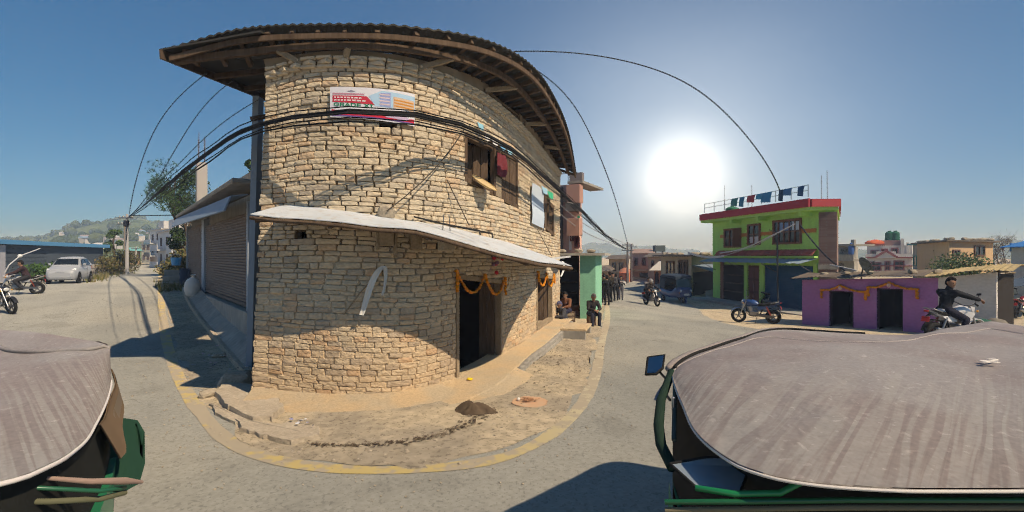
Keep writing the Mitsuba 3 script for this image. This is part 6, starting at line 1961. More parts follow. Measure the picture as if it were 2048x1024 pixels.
wall_with_doors(0, tw, list(D.values()), 'purple_wall', -0.5)
wall_with_doors(tw + 0.004, h.L, [], 'white_wall', -0.5)
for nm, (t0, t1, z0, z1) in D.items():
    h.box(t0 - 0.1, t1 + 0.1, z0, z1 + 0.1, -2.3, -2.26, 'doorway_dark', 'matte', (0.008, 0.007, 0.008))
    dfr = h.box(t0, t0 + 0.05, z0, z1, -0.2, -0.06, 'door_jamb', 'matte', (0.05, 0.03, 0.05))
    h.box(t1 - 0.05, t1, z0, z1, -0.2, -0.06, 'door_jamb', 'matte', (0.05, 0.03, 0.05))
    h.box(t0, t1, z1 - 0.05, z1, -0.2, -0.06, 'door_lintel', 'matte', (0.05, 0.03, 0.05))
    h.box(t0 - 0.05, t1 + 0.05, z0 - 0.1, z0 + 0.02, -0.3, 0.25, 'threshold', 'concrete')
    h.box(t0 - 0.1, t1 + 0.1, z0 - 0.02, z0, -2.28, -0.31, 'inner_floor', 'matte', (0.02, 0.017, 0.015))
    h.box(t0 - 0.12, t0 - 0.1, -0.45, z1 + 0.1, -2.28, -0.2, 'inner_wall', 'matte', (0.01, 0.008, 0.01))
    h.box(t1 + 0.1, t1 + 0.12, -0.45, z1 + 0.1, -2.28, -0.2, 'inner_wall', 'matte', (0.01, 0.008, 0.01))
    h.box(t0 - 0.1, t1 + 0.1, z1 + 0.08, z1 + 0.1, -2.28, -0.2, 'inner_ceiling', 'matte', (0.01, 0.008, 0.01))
    lab = 'orange marigold garland peaked over the ' + ('first purple hut doorway, nearer the green house' if nm == 'a' else 'second purple hut doorway, nearer the white annexe')
    k = thing('marigold_garland', lab, 'garland')
    c = (t0 + t1) / 2
    for a, b in ((((t0 - 0.25, z1 + 0.02)), (c, z1 + 0.22)), ((c, z1 + 0.22), (t1 + 0.42, z1 + 0.02))):
        m, cc = chain([h.P(a[0] + (b[0] - a[0]) * s_, a[1] + (b[1] - a[1]) * s_ - 0.12 * math.sin(s_ * np.pi) * 0.6, 0.06) for s_ in np.linspace(0, 1, 6)], 0.05, 16)
        put('swag', m, 'matte', cc, True, parent=k)
    for t in (t0 - 0.25, t1 + 0.42):
        m, cc = chain([h.P(t, z1 + 0.02 - q_, 0.06) for q_ in np.linspace(0, 0.3, 4)], 0.05, 6)
        put('drop', m, 'matte', cc, True, parent=k)
    put('white_blossom', sphere(0.08, h.P(c, z1 + 0.12, 0.07), 1, (1, 0.6, 1)), 'matte', (0.7, 0.5, 0.45), True, parent=k)
h.box(-0.15, h.L + 0.05, -0.9, -0.46, -0.1, 0.55, 'base_step', 'concrete', bevel=0.03)
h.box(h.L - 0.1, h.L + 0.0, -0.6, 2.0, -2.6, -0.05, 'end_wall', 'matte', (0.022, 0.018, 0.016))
h.box(-0.0, 0.12, -0.6, 1.5, -2.8, -0.23, 'end_wall', 'purple_wall')
# roof of old sheets, one by one
tt = np.linspace(-0.35, h.L + 0.35, 10)
for i in range(9):
    a, b = tt[i], tt[i + 1] + 0.06
    zz = lambda t: float(zt(np.clip(t, 0, h.L))) + 0.07 + 0.012 * (i % 2)
    qs_ = np.linspace(a, b, 12)
    P_ = np.array([[h.P(t, zz(t) + 0.02 * math.sin(t * 40) + 0.03 * math.sin(t * 2.7), 0.32 + 0.05 * math.sin(i * 2.1)), h.P(t, zz(t) + 0.17 + 0.02 * math.sin(t * 40), -1.2), h.P(t, zz(t) + 0.1, -2.9)] for t in qs_])
    put('roof_sheet', slab(P_, np.array([0, 0, 0.015])), 'old_tin' if i < 6 else 'straw_thatch', parent=hut)
mat('straw_thatch', proc(lambda p, n, uv: mix(mi.Color3f(0.26, 0.2, 0.1), mi.Color3f(0.44, 0.35, 0.18), fbm(p.x * 9, p.y * 9, p.z * 9, 3))), 0.9)
for i, (t, lab) in enumerate(((0.7, 'first stone'), (1.5, 'second stone'), (2.3, 'third stone'), (3.6, 'fourth stone'), (4.3, 'last stone'))):
    kx = num('roof_stone'); taken.discard(kx)
    put(kx, rock_mesh((0.3, 0.22, 0.18), 20 + i), 'rock', at=(h.P(t, float(zt(t)) + 0.22, -0.35), None), smooth=25)
    tag(kx, lab + ' weighing down the purple hut roof, counted from the green house', 'stone', 'stones on the hut roof')
k = thing('satellite_dish', 'black mesh satellite dish on the purple hut roof', 'satellite dish')
dc = site(1727, 534, 19.4)
dR = rotz(0.45) @ rotx(math.radians(62))
put('bowl', lathe([(0.0, 0.0), (0.12, 0.012), (0.24, 0.05), (0.36, 0.11), (0.365, 0.115), (0.24, 0.06), (0.12, 0.02), (0, 0.008)], 24, dc, dR), 'matte', (0.014, 0.018, 0.018), 40, parent=k)
for a in (0, 2.1, 4.2):
    put('strut', tube([dc + dR @ np.array([0.33 * math.cos(a), 0.33 * math.sin(a), 0.1]), dc + dR @ np.array([0, 0, 0.4])], 0.008, 5), 'metal', (0.1, 0.1, 0.1), parent=k)
put('feed_horn', lathe([(0.0, 0), (0.035, 0), (0.035, 0.1), (0, 0.1)], 8, dc + dR @ np.array([0, 0, 0.36]), dR), 'matte', (0.15, 0.15, 0.15), 40, parent=k)
put('mast', tube([dc + [0, 0.02, -0.02], dc + [0, 0.12, -0.3], dc + [0, 0.12, -0.75]], 0.025, 8), 'metal', (0.12, 0.12, 0.12), True, parent=k)
k = thing('white_mast', 'fallen pale pole lying across the far side of the purple hut roof', 'pole')
put('pole', tube([site(1660, 530, 21.5), site(1712, 541, 20.3)], 0.035, 8), 'matte', (0.5, 0.5, 0.5), True, parent=k)
put('collar', tube([site(1684, 535, 20.9), site(1690, 536.5, 20.8)], 0.05, 8), 'matte', (0.3, 0.3, 0.3), True, parent=k)
# pile by the annexe
for i, (x, y, sz, c, lab) in enumerate(((1965, 620, (0.9, 0.6, 0.62), (0.03, 0.1, 0.075), 'dark green tarpaulin bundle against the white annexe'), (1990, 617, (0.8, 0.7, 0.6), (0.2, 0.18, 0.15), 'grey dirt filled sack at the end of the white annexe'))):
    p_ = site(x, y, 15.9)
    kx = num('bundle'); taken.discard(kx)
    v, f = sphere(0.5, (0, 0, 0), 3, sz)
    v = v * (1 + 0.5 * (meshkit.fbm(v * 4 + i * 7, 3)[:, None] - 0.5))
    put(kx, (v + [p_[0], p_[1], float(zg(p_[0], p_[1])) + sz[2] * 0.36], f), 'matte', c, True)
    tag(kx, lab, 'bundle')

# ---- houses behind the hut
def storeys(k, fc, rows, frame, **kw):
    for x0, x1, y0, y1 in rows:
        fc.window(fc.t(x0), fc.t(x1), fc.z((x0 + x1) / 2, y1), fc.z((x0 + x1) / 2, y0), frame, 1, 1, 0.1, **kw)


pl = plan([(1662, 52), (1708, 50), (1716, 58), (1668, 60)])
k = shell('grey_house', 'grey concrete house with a deep balcony, between the green house and the dish', 'house', pl, -1.5, 3.6, 'concrete')
f1 = Face(pl[0], pl[1], k)
storeys(k, f1, [(1668, 1686, 528, 548), (1684, 1698, 497, 508), (1664, 1670, 498, 508)], (0.15, 0.14, 0.13))
f1.box(-0.2, f1.L + 0.4, 2.1, 2.3, -0.5, 0.8, 'balcony_slab', 'concrete')
f1.box(-0.2, f1.L + 0.4, 2.3, 2.75, 0.7, 0.8, 'balcony_wall', 'concrete')
f1.box(-0.3, f1.L + 0.3, 3.6, 3.78, -3, 0.5, 'roof_slab', 'concrete')
for t in (0.2, f1.L - 0.2):
    f1.box(t - 0.15, t + 0.15, 3.78, 4.2, -0.4, -0.1, 'roof_pier', 'concrete')
put('blue_tarp', sphere(0.5, f1.P(f1.L - 0.1, 3.2, 0.3), 2, (0.5, 0.5, 1.4)), 'matte', (0.05, 0.12, 0.35), True, parent=k)

pl = plan([(1734, 79), (1825, 76), (1832, 88), (1740, 90)])
k = shell('white_house', 'white house with maroon trim, a gabled porch and green roof tanks', 'house', pl, -3.0, 4.2, 'white_wall')
f2 = Face(pl[0], pl[1], k)
TR = (0.25, 0.08, 0.08)
storeys(k, f2, [(1742, 1762, 525, 541), (1770, 1780, 523, 541), (1788, 1808, 522, 540), (1742, 1756, 501, 512), (1763, 1775, 498, 510), (1783, 1796, 496, 510)], TR)
for z in (1.05, 2.3):
    f2.box(-0.2, f2.L + 0.2, z, z + 0.16, -0.1, 0.6, 'balcony_slab', 'matte', TR)
f2.box(-0.2, f2.L + 0.2, 2.46, 2.95, 0.5, 0.6, 'balcony_wall', 'white_wall')
c = f2.P(f2.L * 0.42, 3.3, 0.7)
tri = np.array([[-1.7, 0], [0, 1.3], [1.7, 0], [1.25, 0], [0, 0.9], [-1.25, 0]])
v, f = extrude(tri, 0.2)
put('gable', (c + np.column_stack([v[:, 0:1] * np.append(f2.d, 0), ]) + np.outer(v[:, 1] - 1.0, [0, 0, 1]) + np.outer(v[:, 2], np.append(f2.n, 0)), f), 'matte', TR, parent=k)
f2.box(f2.L * 0.42 - 1.2, f2.L * 0.42 + 1.2, 2.3, 3.3, 0.55, 0.7, 'gable_wall', 'white_wall')
f2.box(f2.L * 0.35, f2.L * 0.75, 4.2, 5.0, -3, -0.5, 'stair_head', 'matte', (0.32, 0.2, 0.18))
f2.box(f2.L * 0.75, f2.L * 0.82, 2.9, 5.2, -0.5, 0.1, 'fin', 'white_wall')
f2.box(f2.L * 0.87, f2.L * 0.92, 2.9, 4.6, -0.5, 0.1, 'fin', 'white_wall')
f2.box(0, f2.L * 0.4, 4.2, 4.4, -0.3, 0.3, 'eave', 'matte', TR)
put('orange_tarp', (lambda m: (m[0] + 0.25 * (meshkit.fbm(m[0] * 1.5, 3)[:, None] - 0.5), m[1]))(sphere(1.0, f2.P(f2.L * 0.2, 4.6, -0.6), 3, (1.6, 0.8, 0.5))), 'matte', (0.55, 0.12, 0.05), True, parent=k)
for t, lab in ((0.52, 'first of two dark green tanks on the white house'), (0.65, 'second of two dark green tanks on the white house, on the tan house side')):
    kt = thing('roof_tank', lab, 'water tank')
    put('drum', lathe([(0.0, 0), (0.55, 0), (0.58, 0.3), (0.55, 1.1), (0.3, 1.35), (0, 1.4)], 16, f2.P(f2.L * t, 5.0, -1.5)), 'matte', (0.015, 0.1, 0.06), 40, parent=kt)
    put('lid', lathe([(0, 0), (0.2, 0), (0.2, 0.1), (0, 0.1)], 10, f2.P(f2.L * t, 6.38, -1.5)), 'matte', (0.012, 0.07, 0.045), 40, parent=kt)

pl = plan([(1826, 62), (1842, 60), (1846, 66), (1830, 67)])
k = shell('narrow_house', 'narrow grey shed-roofed house squeezed between white and tan houses', 'house', pl, -2.0, 3.9, 'concrete')
f5 = Face(pl[0], pl[1], k)
f5.window(0.2, f5.L - 0.2, 1.4, 2.6, (0.05, 0.2, 0.16), 1, 1)
f5.box(-0.3, f5.L + 0.3, 3.9, 4.1, -2, 0.5, 'roof', 'matte', (0.05, 0.18, 0.18))
f5.box(0.1, f5.L, 0.9, 1.05, 0, 0.6, 'balcony_slab', 'concrete')

pl = plan([(1834, 50), (1899, 41), (1986, 43.5), (1930, 55)])
k = shell('tan_house', 'flat-roofed tan mud plastered house standing behind the hut and bush', 'house', pl, -1.5, 3.75, 'tan_wall')
f3, f4 = Face(pl[0], pl[1], k), Face(pl[1], pl[2], k)
for x0, x1, y0, y1 in ((1905, 1918, 500, 512), (1948, 1968, 492, 511)):
    f4.window(f4.t(x0), f4.t(x1), f4.z((x0 + x1) / 2, y1), f4.z((x0 + x1) / 2, y0), (0.12, 0.07, 0.05), 1)
v, f = extrude(Polygon(pl).buffer(0.45, join_style='mitre'), 0.12)
put('roof_sheet', (v + [0, 0, 3.76], f), 'old_tin', parent=k)
for i in range(16):
    q_ = f3.P(f3.L * rng.uniform(0.03, 0.97), 3.9, -0.2) if i % 2 else f4.P(f4.L * rng.uniform(0.03, 0.97), 3.9, 0.1)
    kx = num('roof_brick'); taken.discard(kx)
    put('roof_stone', rock_mesh((rng.uniform(0.3, 0.9), 0.4, rng.uniform(0.15, 0.32)), 40 + i), 'rock', at=(q_ + [0, 0, 0.08], None), smooth=25, parent=k)
f3.box(0.0, f3.L, 1.05, 1.1, 0, 0.02, 'render_line', 'matte', (0.35, 0.25, 0.16))
for t, z in ((0.8, 2.6), (0.55, 3.0), (0.85, 1.6)):
    f3.box(f3.L * t, f3.L * t + 0.12, z, z + 0.12, 0, 0.012, 'putlog_hole', 'matte', (0.05, 0.035, 0.025))

pl = plan([(2022, 34), (2120, 30), (2130, 36), (2030, 40)])
k = shell('blue_roofed_house', 'white block building with a bright blue gabled tin roof at the right edge', 'house', pl, -0.5, 3.15, 'white_wall')
f6 = Face(pl[0], pl[1], k)
put('roof', slab(np.array([[f6.P(t, 3.15, 0.4), f6.P(t, 3.75, -1.6), f6.P(t, 3.2, -3.6)] for t in np.linspace(-0.4, f6.L, 20)]), np.array([0, 0, 0.05])), 'matte', (0.05, 0.2, 0.5), parent=k)
f6.box(-0.05, 0.05, 2.9, 3.45, -2.5, 0.05, 'gable_panel', 'matte', (0.07, 0.25, 0.55))
for z in (0.9, 1.9):
    f6.box(0, f6.L, z, z + 0.04, 0, 0.02, 'joint', 'matte', (0.42, 0.4, 0.4))
f6.window(1.4, 2.2, 0.9, 2.0, (0.2, 0.2, 0.22), 1)
# tarpaulin roof of the stall at the right edge
kx = num('tarpaulin'); taken.discard(kx)
q = np.array([[site(1995 + 20 * i, 562 + 4 * math.sin(i) + 8 * (j == 0) - 10 * (j == 1) * (1 - abs(i - 2.5) / 3), 24 + 2.5 * j) for j in range(3)] for i in range(8)])
put(kx, slab(CubicSpline(np.arange(8), q, axis=0)(np.linspace(0, 7, 24)), np.array([0, 0, 0.02])), 'matte', (0.06, 0.085, 0.12), True)
tag(kx, 'sagging dark blue tarpaulin stretched over a stall beyond the white annexe', 'tarpaulin')
k = thing('bamboo_rack', 'leaning bamboo rack between the white annexe and the blue-roofed house', 'rack')
for x0, y0, x1, y1, d in ((1995, 600, 1996, 532, 17.5), (2012, 585, 2012, 540, 21), (1988, 538, 2020, 535, 17.8), (1985, 545, 2016, 543, 17.8), (2026, 590, 2020, 545, 21), (1990, 552, 2030, 545, 20)):
    put('bamboo', tube([site(x0, y0, d), site(x1, y1, d + 0.4)], 0.035, 7), 'matte', (0.2, 0.15, 0.09), True, parent=k)

# ---- down the street
pl = plan([(1322, 46), (1383, 40), (1442, 47), (1400, 58)])
k = shell('beige_house', 'low beige house with shuttered windows behind the blue auto rickshaw', 'house', pl, -0.8, 2.55, 'beige_wall')
f7, f8 = Face(pl[0], pl[1], k), Face(pl[1], pl[2], k)
storeys(k, f7, [(1334, 1349, 523, 549), (1358, 1367, 521, 550), (1369, 1376, 521, 550)], (0.14, 0.08, 0.05))
v, f = extrude(Polygon(pl).buffer(0.7, join_style='mitre'), 0.14)
put('roof_slab', (v + [0, 0, 2.56], f), 'old_tin', parent=k)
for i in range(12):
    put('roof_stone', rock_mesh((0.7, 0.5, 0.25), 70 + i), 'rock', at=(f7.P(f7.L * rng.uniform(0, 1), 2.78, -rng.uniform(0, 2)), None), smooth=25, parent=k)
f8.box(0.3, f8.L - 0.2, -0.6, 1.3, 0.0, 0.04, 'dark_opening', 'matte', (0.02, 0.025, 0.03))
q_ = np.linspace(-0.3, f8.L + 2.5, 40)
put('tin_awning', slab(np.array([[f8.P(t, 1.9 + 0.02 * math.sin(t * 20), 0.0), f8.P(t, 1.3 + 0.02 * math.sin(t * 20), 2.0)] for t in q_]), np.array([0, 0, 0.015])), 'matte', (0.14, 0.18, 0.24), 40, parent=k)
f8.box(-0.5, f8.L + 1.5, -0.9, -0.05, 1.2, 1.7, 'low_wall', 'concrete')
k = thing('slack_banner', 'white slack cloth strip strung before the beige house roof', 'cloth')
put('strip', slab(np.array([[site(1376 + 18 * i, y - 0.7 * (i - 2.2) ** 2 + 3, 36 - i * 0.6), site(1376 + 18 * i, y - 0.7 * (i - 2.2) ** 2 - 1, 36 - i * 0.6)] for i, y in enumerate((508, 511, 513, 514, 513))]), np.array([0, 0.02, 0])), 'matte', (0.6, 0.6, 0.58), True, parent=k)
put('cord', tube([site(1448, 512, 33.6), site(1510, 492, 31), site(1590, 448, 27.6)], 0.02, 5), 'matte', (0.5, 0.5, 0.48), True, parent=k)
pl = plan([(1308, 57), (1329, 55), (1332, 59), (1312, 60)])
k = shell('orange_gatehouse', 'small orange gatehouse with an arched niche beside the beige house', 'gatehouse', pl, -1.0, 1.35, 'matte', (0.48, 0.17, 0.07))
f9 = Face(pl[0], pl[1], k)
v, f = extrude(np.array([[0.25, -0.6], [0.25, 0.5]] + [[0.6 - 0.35 * math.cos(a), 0.5 + 0.35 * math.sin(a)] for a in np.linspace(0, np.pi, 9)] + [[0.95, -0.6]]), 0.04)
put('arch', (f9.P(v[:, 0], v[:, 1], v[:, 2] + 0.003), f), 'matte', (0.06, 0.03, 0.03), parent=k)
f9.box(-0.15, f9.L + 0.15, 1.35, 1.5, -1.2, 0.15, 'cornice', 'matte', (0.5, 0.28, 0.18))
put('tent', slab(np.array([[site(1298, 541, 54), site(1318, 523, 57)], [site(1312, 541, 54), site(1326, 522, 57)], [site(1328, 541, 54), site(1328, 521, 57)]]), np.array([0, 0, 0.03])), 'matte', (0.45, 0.42, 0.38), parent=k)
pl = plan([(1238, 62), (1258, 60), (1262, 66), (1242, 68)])
k = shell('orange_shrine', 'squat orange shrine at the end of the street beyond the crowd', 'shrine', pl, -1.5, 0.6, 'matte', (0.45, 0.14, 0.07))
fa = Face(pl[0], pl[1], k)
v, f = lathe([(0.8, 0), (0.6, 0.3), (0.2, 0.5), (0, 0.55)], 12, np.append(pl.mean(0), 0.6))
put('dome', (v, f), 'matte', (0.45, 0.2, 0.13), 40, parent=k)
fa.box(0.3, 0.8, -1.0, 0.1, 0.0, 0.02, 'doorway', 'matte', (0.04, 0.03, 0.03))
pl = plan([(1262, 76), (1301, 72), (1306, 82), (1268, 84)])
k = shell('pink_house', 'pink two-storey house closing the view down the street', 'house', pl, -2.0, 3.0, 'pink_wall')
fb = Face(pl[0], pl[1], k)
storeys(k, fb, [(1270, 1276, 516, 531), (1285, 1291, 516, 531)], (0.2, 0.08, 0.07))
fb.box(-0.2, fb.L + 0.2, 0.4, 0.65, -0.1, 0.4, 'ledge', 'matte', (0.5, 0.42, 0.38))
fb.box(fb.L * 0.45, fb.L, -2.0, 0.2, 0.0, 0.03, 'shop_opening', 'matte', (0.04, 0.035, 0.04))
v, f = hull(np.vstack([rim_at(pl, 0.4, 3.0), [[*(pl[0] * 0.5 + pl[3] * 0.5), 3.7], [*(pl[1] * 0.5 + pl[2] * 0.5), 3.7]]]))
put('roof', (v, f), 'matte', (0.28, 0.2, 0.17), parent=k)
for nm, lab, pts_, z1, mm in (('mud_house', 'dark mud house with a ragged roof left of the shrine', [(1218, 70), (1254, 66), (1258, 74), (1222, 78)], 2.2, 'tan_wall'), ('mud_house', 'long low mud house behind the crowd', [(1184, 55), (1214, 60), (1220, 66), (1190, 64)], 0.9, 'tan_wall'),
                            ('mud_house', 'brown thatched house between the pink house and the beige house', [(1296, 66), (1332, 60), (1340, 70), (1304, 74)], 2.5, 'beige_wall')):
    pl = plan(pts_)
    k = shell(nm, lab, 'house', pl, -2.0, z1, mm)
    fc = Face(pl[0], pl[1], k)
    for t in (0.3, 0.7):
        fc.window(fc.L * t - 0.4, fc.L * t + 0.4, z1 - 1.6, z1 - 0.5, (0.1, 0.06, 0.04), 1)
    m_ = pl.mean(0)
    v, f = hull(np.vstack([rim_at(pl, 0.6, z1), [[*(pl[0] * 0.5 + pl[3] * 0.5), z1 + 0.5], [*(pl[1] * 0.5 + pl[2] * 0.5), z1 + 0.6]]]))
    put('roof', (v, f), 'old_tin', parent=k)
k = thing('roof_tank', 'dark square tank on a frame above the brown thatched house', 'water tank')
put('box', box((1.5, 1.2, 0.9), site(1318, 497, 74), None, 0.05), 'matte', (0.08, 0.1, 0.1), parent=k)
for o in (-0.5, 0.5):
    put('leg', beam(site(1318, 500, 74) + [o, 0, 0], site(1318, 512, 74) + [o, 0, 0], 0.15, 0.15), 'matte', (0.1, 0.1, 0.1), parent=k)

# tall pink building behind the brick house, mint green shop
k = thing('pink_building', 'tall unfinished pink building with barred windows right behind the brick house', 'building')
pl = np.array([[2.2, 26.2], [3.35, 25.6], [4.15, 30.5], [2.0, 31.0]])
v, f = extrude(pl, 6.2)
put('wall', (v, f), 'pink_wall', parent=k)
fp = Face(pl[0], pl[1], k)
fs = Face(pl[1], pl[2], k, out=(1, -0.2))
put('dark_core', box((0.5, 0.2, 6.1), fp.P(0.2, 3.05, 0.06), fp.R), 'matte', (0.13, 0.11, 0.11), parent=k)
for x0, x1, y0, y1, c in ((1140, 1166, 372, 408, (0.42, 0.24, 0.19)), (1141, 1165, 438, 472, (0.45, 0.26, 0.2)), (1143, 1168, 348, 366, (0.2, 0.17, 0.17)), (1138, 1160, 408, 424, (0.13, 0.12, 0.12))):
    fp.box(fp.t(x0), fp.t(x1), fp.z(x0, y1), fp.z(x0, y0), 0.0, 0.5 if y0 != 348 else 0.3, 'balcony_panel', 'matte', c)
fp.box(fp.t(1139), fp.t(1144), 2.9, 4.5, 0.02, 0.08, 'white_strip', 'matte', (0.55, 0.5, 0.48))
for x0, x1, y0, y1 in ((1142, 1152, 454, 482), (1150, 1158, 474, 495)):
    fp.window(fp.t(x0), fp.t(x1), fp.z(x0, y1), fp.z(x0, y0), (0.12, 0.03, 0.03), 2, 3, 0.035)
fp.box(fp.t(1140), fp.t(1170), 6.2, 6.32, -3, 0.35, 'roof_slab', 'concrete')
for t in (0.35, 0.8, 1.2):
    put('rail_post', tube([fp.P(t, 6.3, 0.2), fp.P(t, 6.75, 0.2)], 0.02, 6), 'metal', (0.4, 0.4, 0.42), parent=k)
put('rail', tube([fp.P(0.35, 6.74, 0.2), fp.P(1.2, 6.74, 0.2)], 0.02, 6), 'metal', (0.4, 0.4, 0.42), parent=k)
cloth('green_cloth', 'small green cloth hung from the corner of the tall pink building', [[fp.P(fp.L + 0.02, 4.6, 0.3), fp.P(fp.L + 0.16, 4.6, 0.3)], [fp.P(fp.L + 0.03, 4.1, 0.3), fp.P(fp.L + 0.14, 4.05, 0.3)]], (0.02, 0.3, 0.16), sway=0.02)
mint = thing('mint_shop', 'small open shop with a mint green end pier and flat slab roof', 'shop')
Ms, Me = np.array([1.75, 21.2]), np.array([3.42, 21.0])
fm = Face(Ms, Me, mint)
t_p = fm.t(1160)
fm.box(t_p, fm.L, -0.2, 2.62, -0.6, 0.0, 'pier', 'mint_wall')
put('street_wall', slab(np.array([[np.append(Me, -0.2), np.append(Me, 2.62)], [np.append(Me + [1.05, 4.5], -0.2), np.append(Me + [1.05, 4.5], 2.62)]]), np.array([-0.2, 0.05, 0])), 'mint_wall', parent=mint)
fm.box(0.0, t_p, -0.2, 2.6, -2.4, -2.3, 'back_wall', 'matte', (0.05, 0.035, 0.03))
fm.box(-0.2, 0.1, -0.2, 2.6, -2.4, 0.0, 'near_wall', 'matte', (0.12, 0.09, 0.07))
fm.box(0.1, t_p, -0.2, 0.45, -1.6, -1.0, 'counter', 'matte', (0.16, 0.07, 0.05))
for z in (0.9, 1.4, 1.9):
    fm.box(0.2, t_p - 0.1, z, z + 0.04, -2.3, -2.0, 'shelf', 'matte', (0.14, 0.09, 0.06))
v, f = extrude(np.array([fm.P(-0.3, 0, 0.45)[:2], fm.P(fm.L + 0.35, 0, 0.4)[:2], Me + [1.5, 4.6], Ms + [0.6, 4.9]]), 0.1)
put('roof_slab', (v + [0, 0, 2.62], f), 'concrete', parent=mint)
for i, (t, o) in enumerate(((0.3, 0.1), (1.0, 0.2), (1.5, 0.0))):
    put('roof_stone', rock_mesh((0.4, 0.3, 0.16), 90 + i), 'rock', at=(fm.P(t, 2.8, o), None), smooth=25, parent=mint)
kx = num('loose_sheet'); taken.discard(kx)
put(kx, slab(np.array([[site(1096 + 9 * i, 517 - i * 1.0 + (3 if j else 0) * 1.0, 17.8 - 1.0 * j + 0.2 * i) for j in range(2)] for i in range(6)]), np.array([0, 0, 0.015])), 'zinc', smooth=True)
tag(kx, 'loose tin sheets bridging the awning end and the mint shop roof', 'tin sheet')
# ------------------------------------------------------------------ plants
def leaves(n, centers, radii, size, seed, cols, squash=0.8):
    """Leaf clumps: small bent faces in the shells of several clumps."""
    r = np.random.default_rng(seed)
    c = r.integers(len(centers), size=n)
    C, Rr = np.asarray(centers, float)[c], np.asarray(radii, float)[c]
    d = r.normal(size=(n, 3)); d /= np.linalg.norm(d, axis=1, keepdims=True)
    p = C + d * (Rr * r.uniform(0.35, 1.05, n) ** 0.6)[:, None] * np.array([1, 1, squash])
    a = r.normal(size=(n, 3)); a /= np.linalg.norm(a, axis=1, keepdims=True)
    b = np.cross(a, r.normal(size=(n, 3))); b /= np.linalg.norm(b, axis=1, keepdims=True)
    s = size * r.uniform(0.5, 1.3, n)[:, None]
    v = np.stack([p - a * s, p + b * s * 0.45, p + a * s, p - b * s * 0.45], 1)
    f = np.arange(n)[:, None] * 4
    f = np.vstack([f + [0, 1, 2], f + [0, 2, 3]])
    cc = np.asarray(cols, float)[r.integers(len(cols), size=n)] * r.uniform(0.6, 1.35, (n, 1))
    return (v.reshape(-1, 3), f), np.repeat(cc, 4, 0)


GREEN = [(0.045, 0.085, 0.025), (0.06, 0.11, 0.03), (0.035, 0.06, 0.02)]
YELLOW = [(0.16, 0.14, 0.045), (0.12, 0.12, 0.04), (0.2, 0.15, 0.07)]


def tree(label, base, height, spread, seed, cols=GREEN, n=4000, leaf=0.16, trunk_r=0.16, low=0.35, name='tree', clumps=14, bare=False):
    k = thing(name, label, 'tree')
    r = np.random.default_rng(seed)
    base = np.asarray(base, float)
    tp = np.array([base + [0, 0, -0.2], base + [0.03 * height, 0, height * 0.3], base + [-0.02 * height, 0.02 * height, height * 0.6], base + [0, 0, height * 0.93]])
    tt_ = CubicSpline([0, 0.33, 0.66, 1], tp)(np.linspace(0, 1, 12))
    put('trunk', tube(tt_, np.linspace(trunk_r, trunk_r * 0.2, 12), 8), 'wood', None, True, parent=k)
    cs_, rs_ = [], []
    for i in range(clumps):
        h_ = low + (0.98 - low) * r.uniform()
        a = r.uniform(0, 6.28)
        q = base + np.array([math.cos(a) * spread * r.uniform(0.3, 1) * (1.15 - 0.6 * h_), math.sin(a) * spread * r.uniform(0.3, 1) * (1.15 - 0.6 * h_), height * h_])
        s0 = tt_[int(min(11, max(1, h_ * 9)))]
        put('limb', tube([s0, (s0 + q) / 2 + [0, 0, 0.05 * height], q], [trunk_r * 0.35, trunk_r * 0.2, trunk_r * 0.07], 6), 'wood', None, True, parent=k)
        if bare:
            for _ in range(5):
                e = q + r.normal(size=3) * spread * 0.3 + [0, 0, spread * 0.25]
                put('twig', tube([q, e], [trunk_r * 0.08, trunk_r * 0.03], 4), 'wood', None, True, parent=k)
        cs_.append(q); rs_.append(spread * r.uniform(0.22, 0.42))
    m, c = leaves(n, cs_, rs_, leaf, seed + 1, cols)
    put('crown', m, 'leaf', c, parent=k)
    return k


def bush(label, base, size, seed, cols=GREEN, n=1400, leaf=0.09, name='bush', stems=7, cat_='bush'):
    k = thing(name, label, cat_)
    r = np.random.default_rng(seed)
    base = np.asarray(base, float); size = np.asarray(size, float)
    cs_ = []
    for i in range(stems):
        q = base + r.uniform(-1, 1, 3) * size * np.array([0.4, 0.4, 0]) + [0, 0, size[2] * r.uniform(0.35, 0.8)]
        put('stem', tube([base + (q - base) * [0.3, 0.3, 0] - [0, 0, 0.1], q], [0.03, 0.012], 5), 'wood', None, True, parent=k)
        cs_.append(q)
    m, c = leaves(n, cs_, np.full(len(cs_), min(size[0], size[2] * 1.4) * 0.36), leaf, seed, cols, 0.85)
    m[0][:, 2] = np.maximum(m[0][:, 2], base[2] + 0.02)
    put('foliage', m, 'leaf', c, parent=k)
    return k


def on(x, y, d):
    """Ground under the sight line x at depth d."""
    X = (x - 1024) / 1024 * d
    return np.array([X, d, float(zg(X, d))])


tree('tall feathery tree with an open crown rising behind the shuttered shop', on(352, 0, 40), 8.6, 2.7, 7, GREEN, 5200, 0.11, 0.15, 0.6, clumps=22)
tree('dense dark tree below the feathery one behind the shop', on(374, 0, 36), 4.9, 1.6, 8, [(0.03, 0.055, 0.02), (0.04, 0.07, 0.02)], 6500, 0.1, 0.14, 0.2, clumps=20)
tree('small tree peeping over the shop parapet', [-12.2, 24.5, 1.0], 6.2, 0.9, 9, GREEN, 900, 0.13, 0.08, 0.7, clumps=8)
bush('yellowing shrub at the far end of the shop pavement', on(366, 0, 28.5), (1.6, 1.6, 2.2), 11, YELLOW + GREEN[:1], 1800, 0.1)
bush('dry straggling shrub by the roadside beyond the blue bucket', on(349, 0, 33), (1.5, 1.5, 1.6), 12, YELLOW, 1200, 0.1)
bush('leafy bush between the grey shed and the silver car', on(83, 0, 31.5), (1.6, 1.6, 1.25), 13, [(0.06, 0.12, 0.03), (0.08, 0.15, 0.04)], 1900, 0.1)
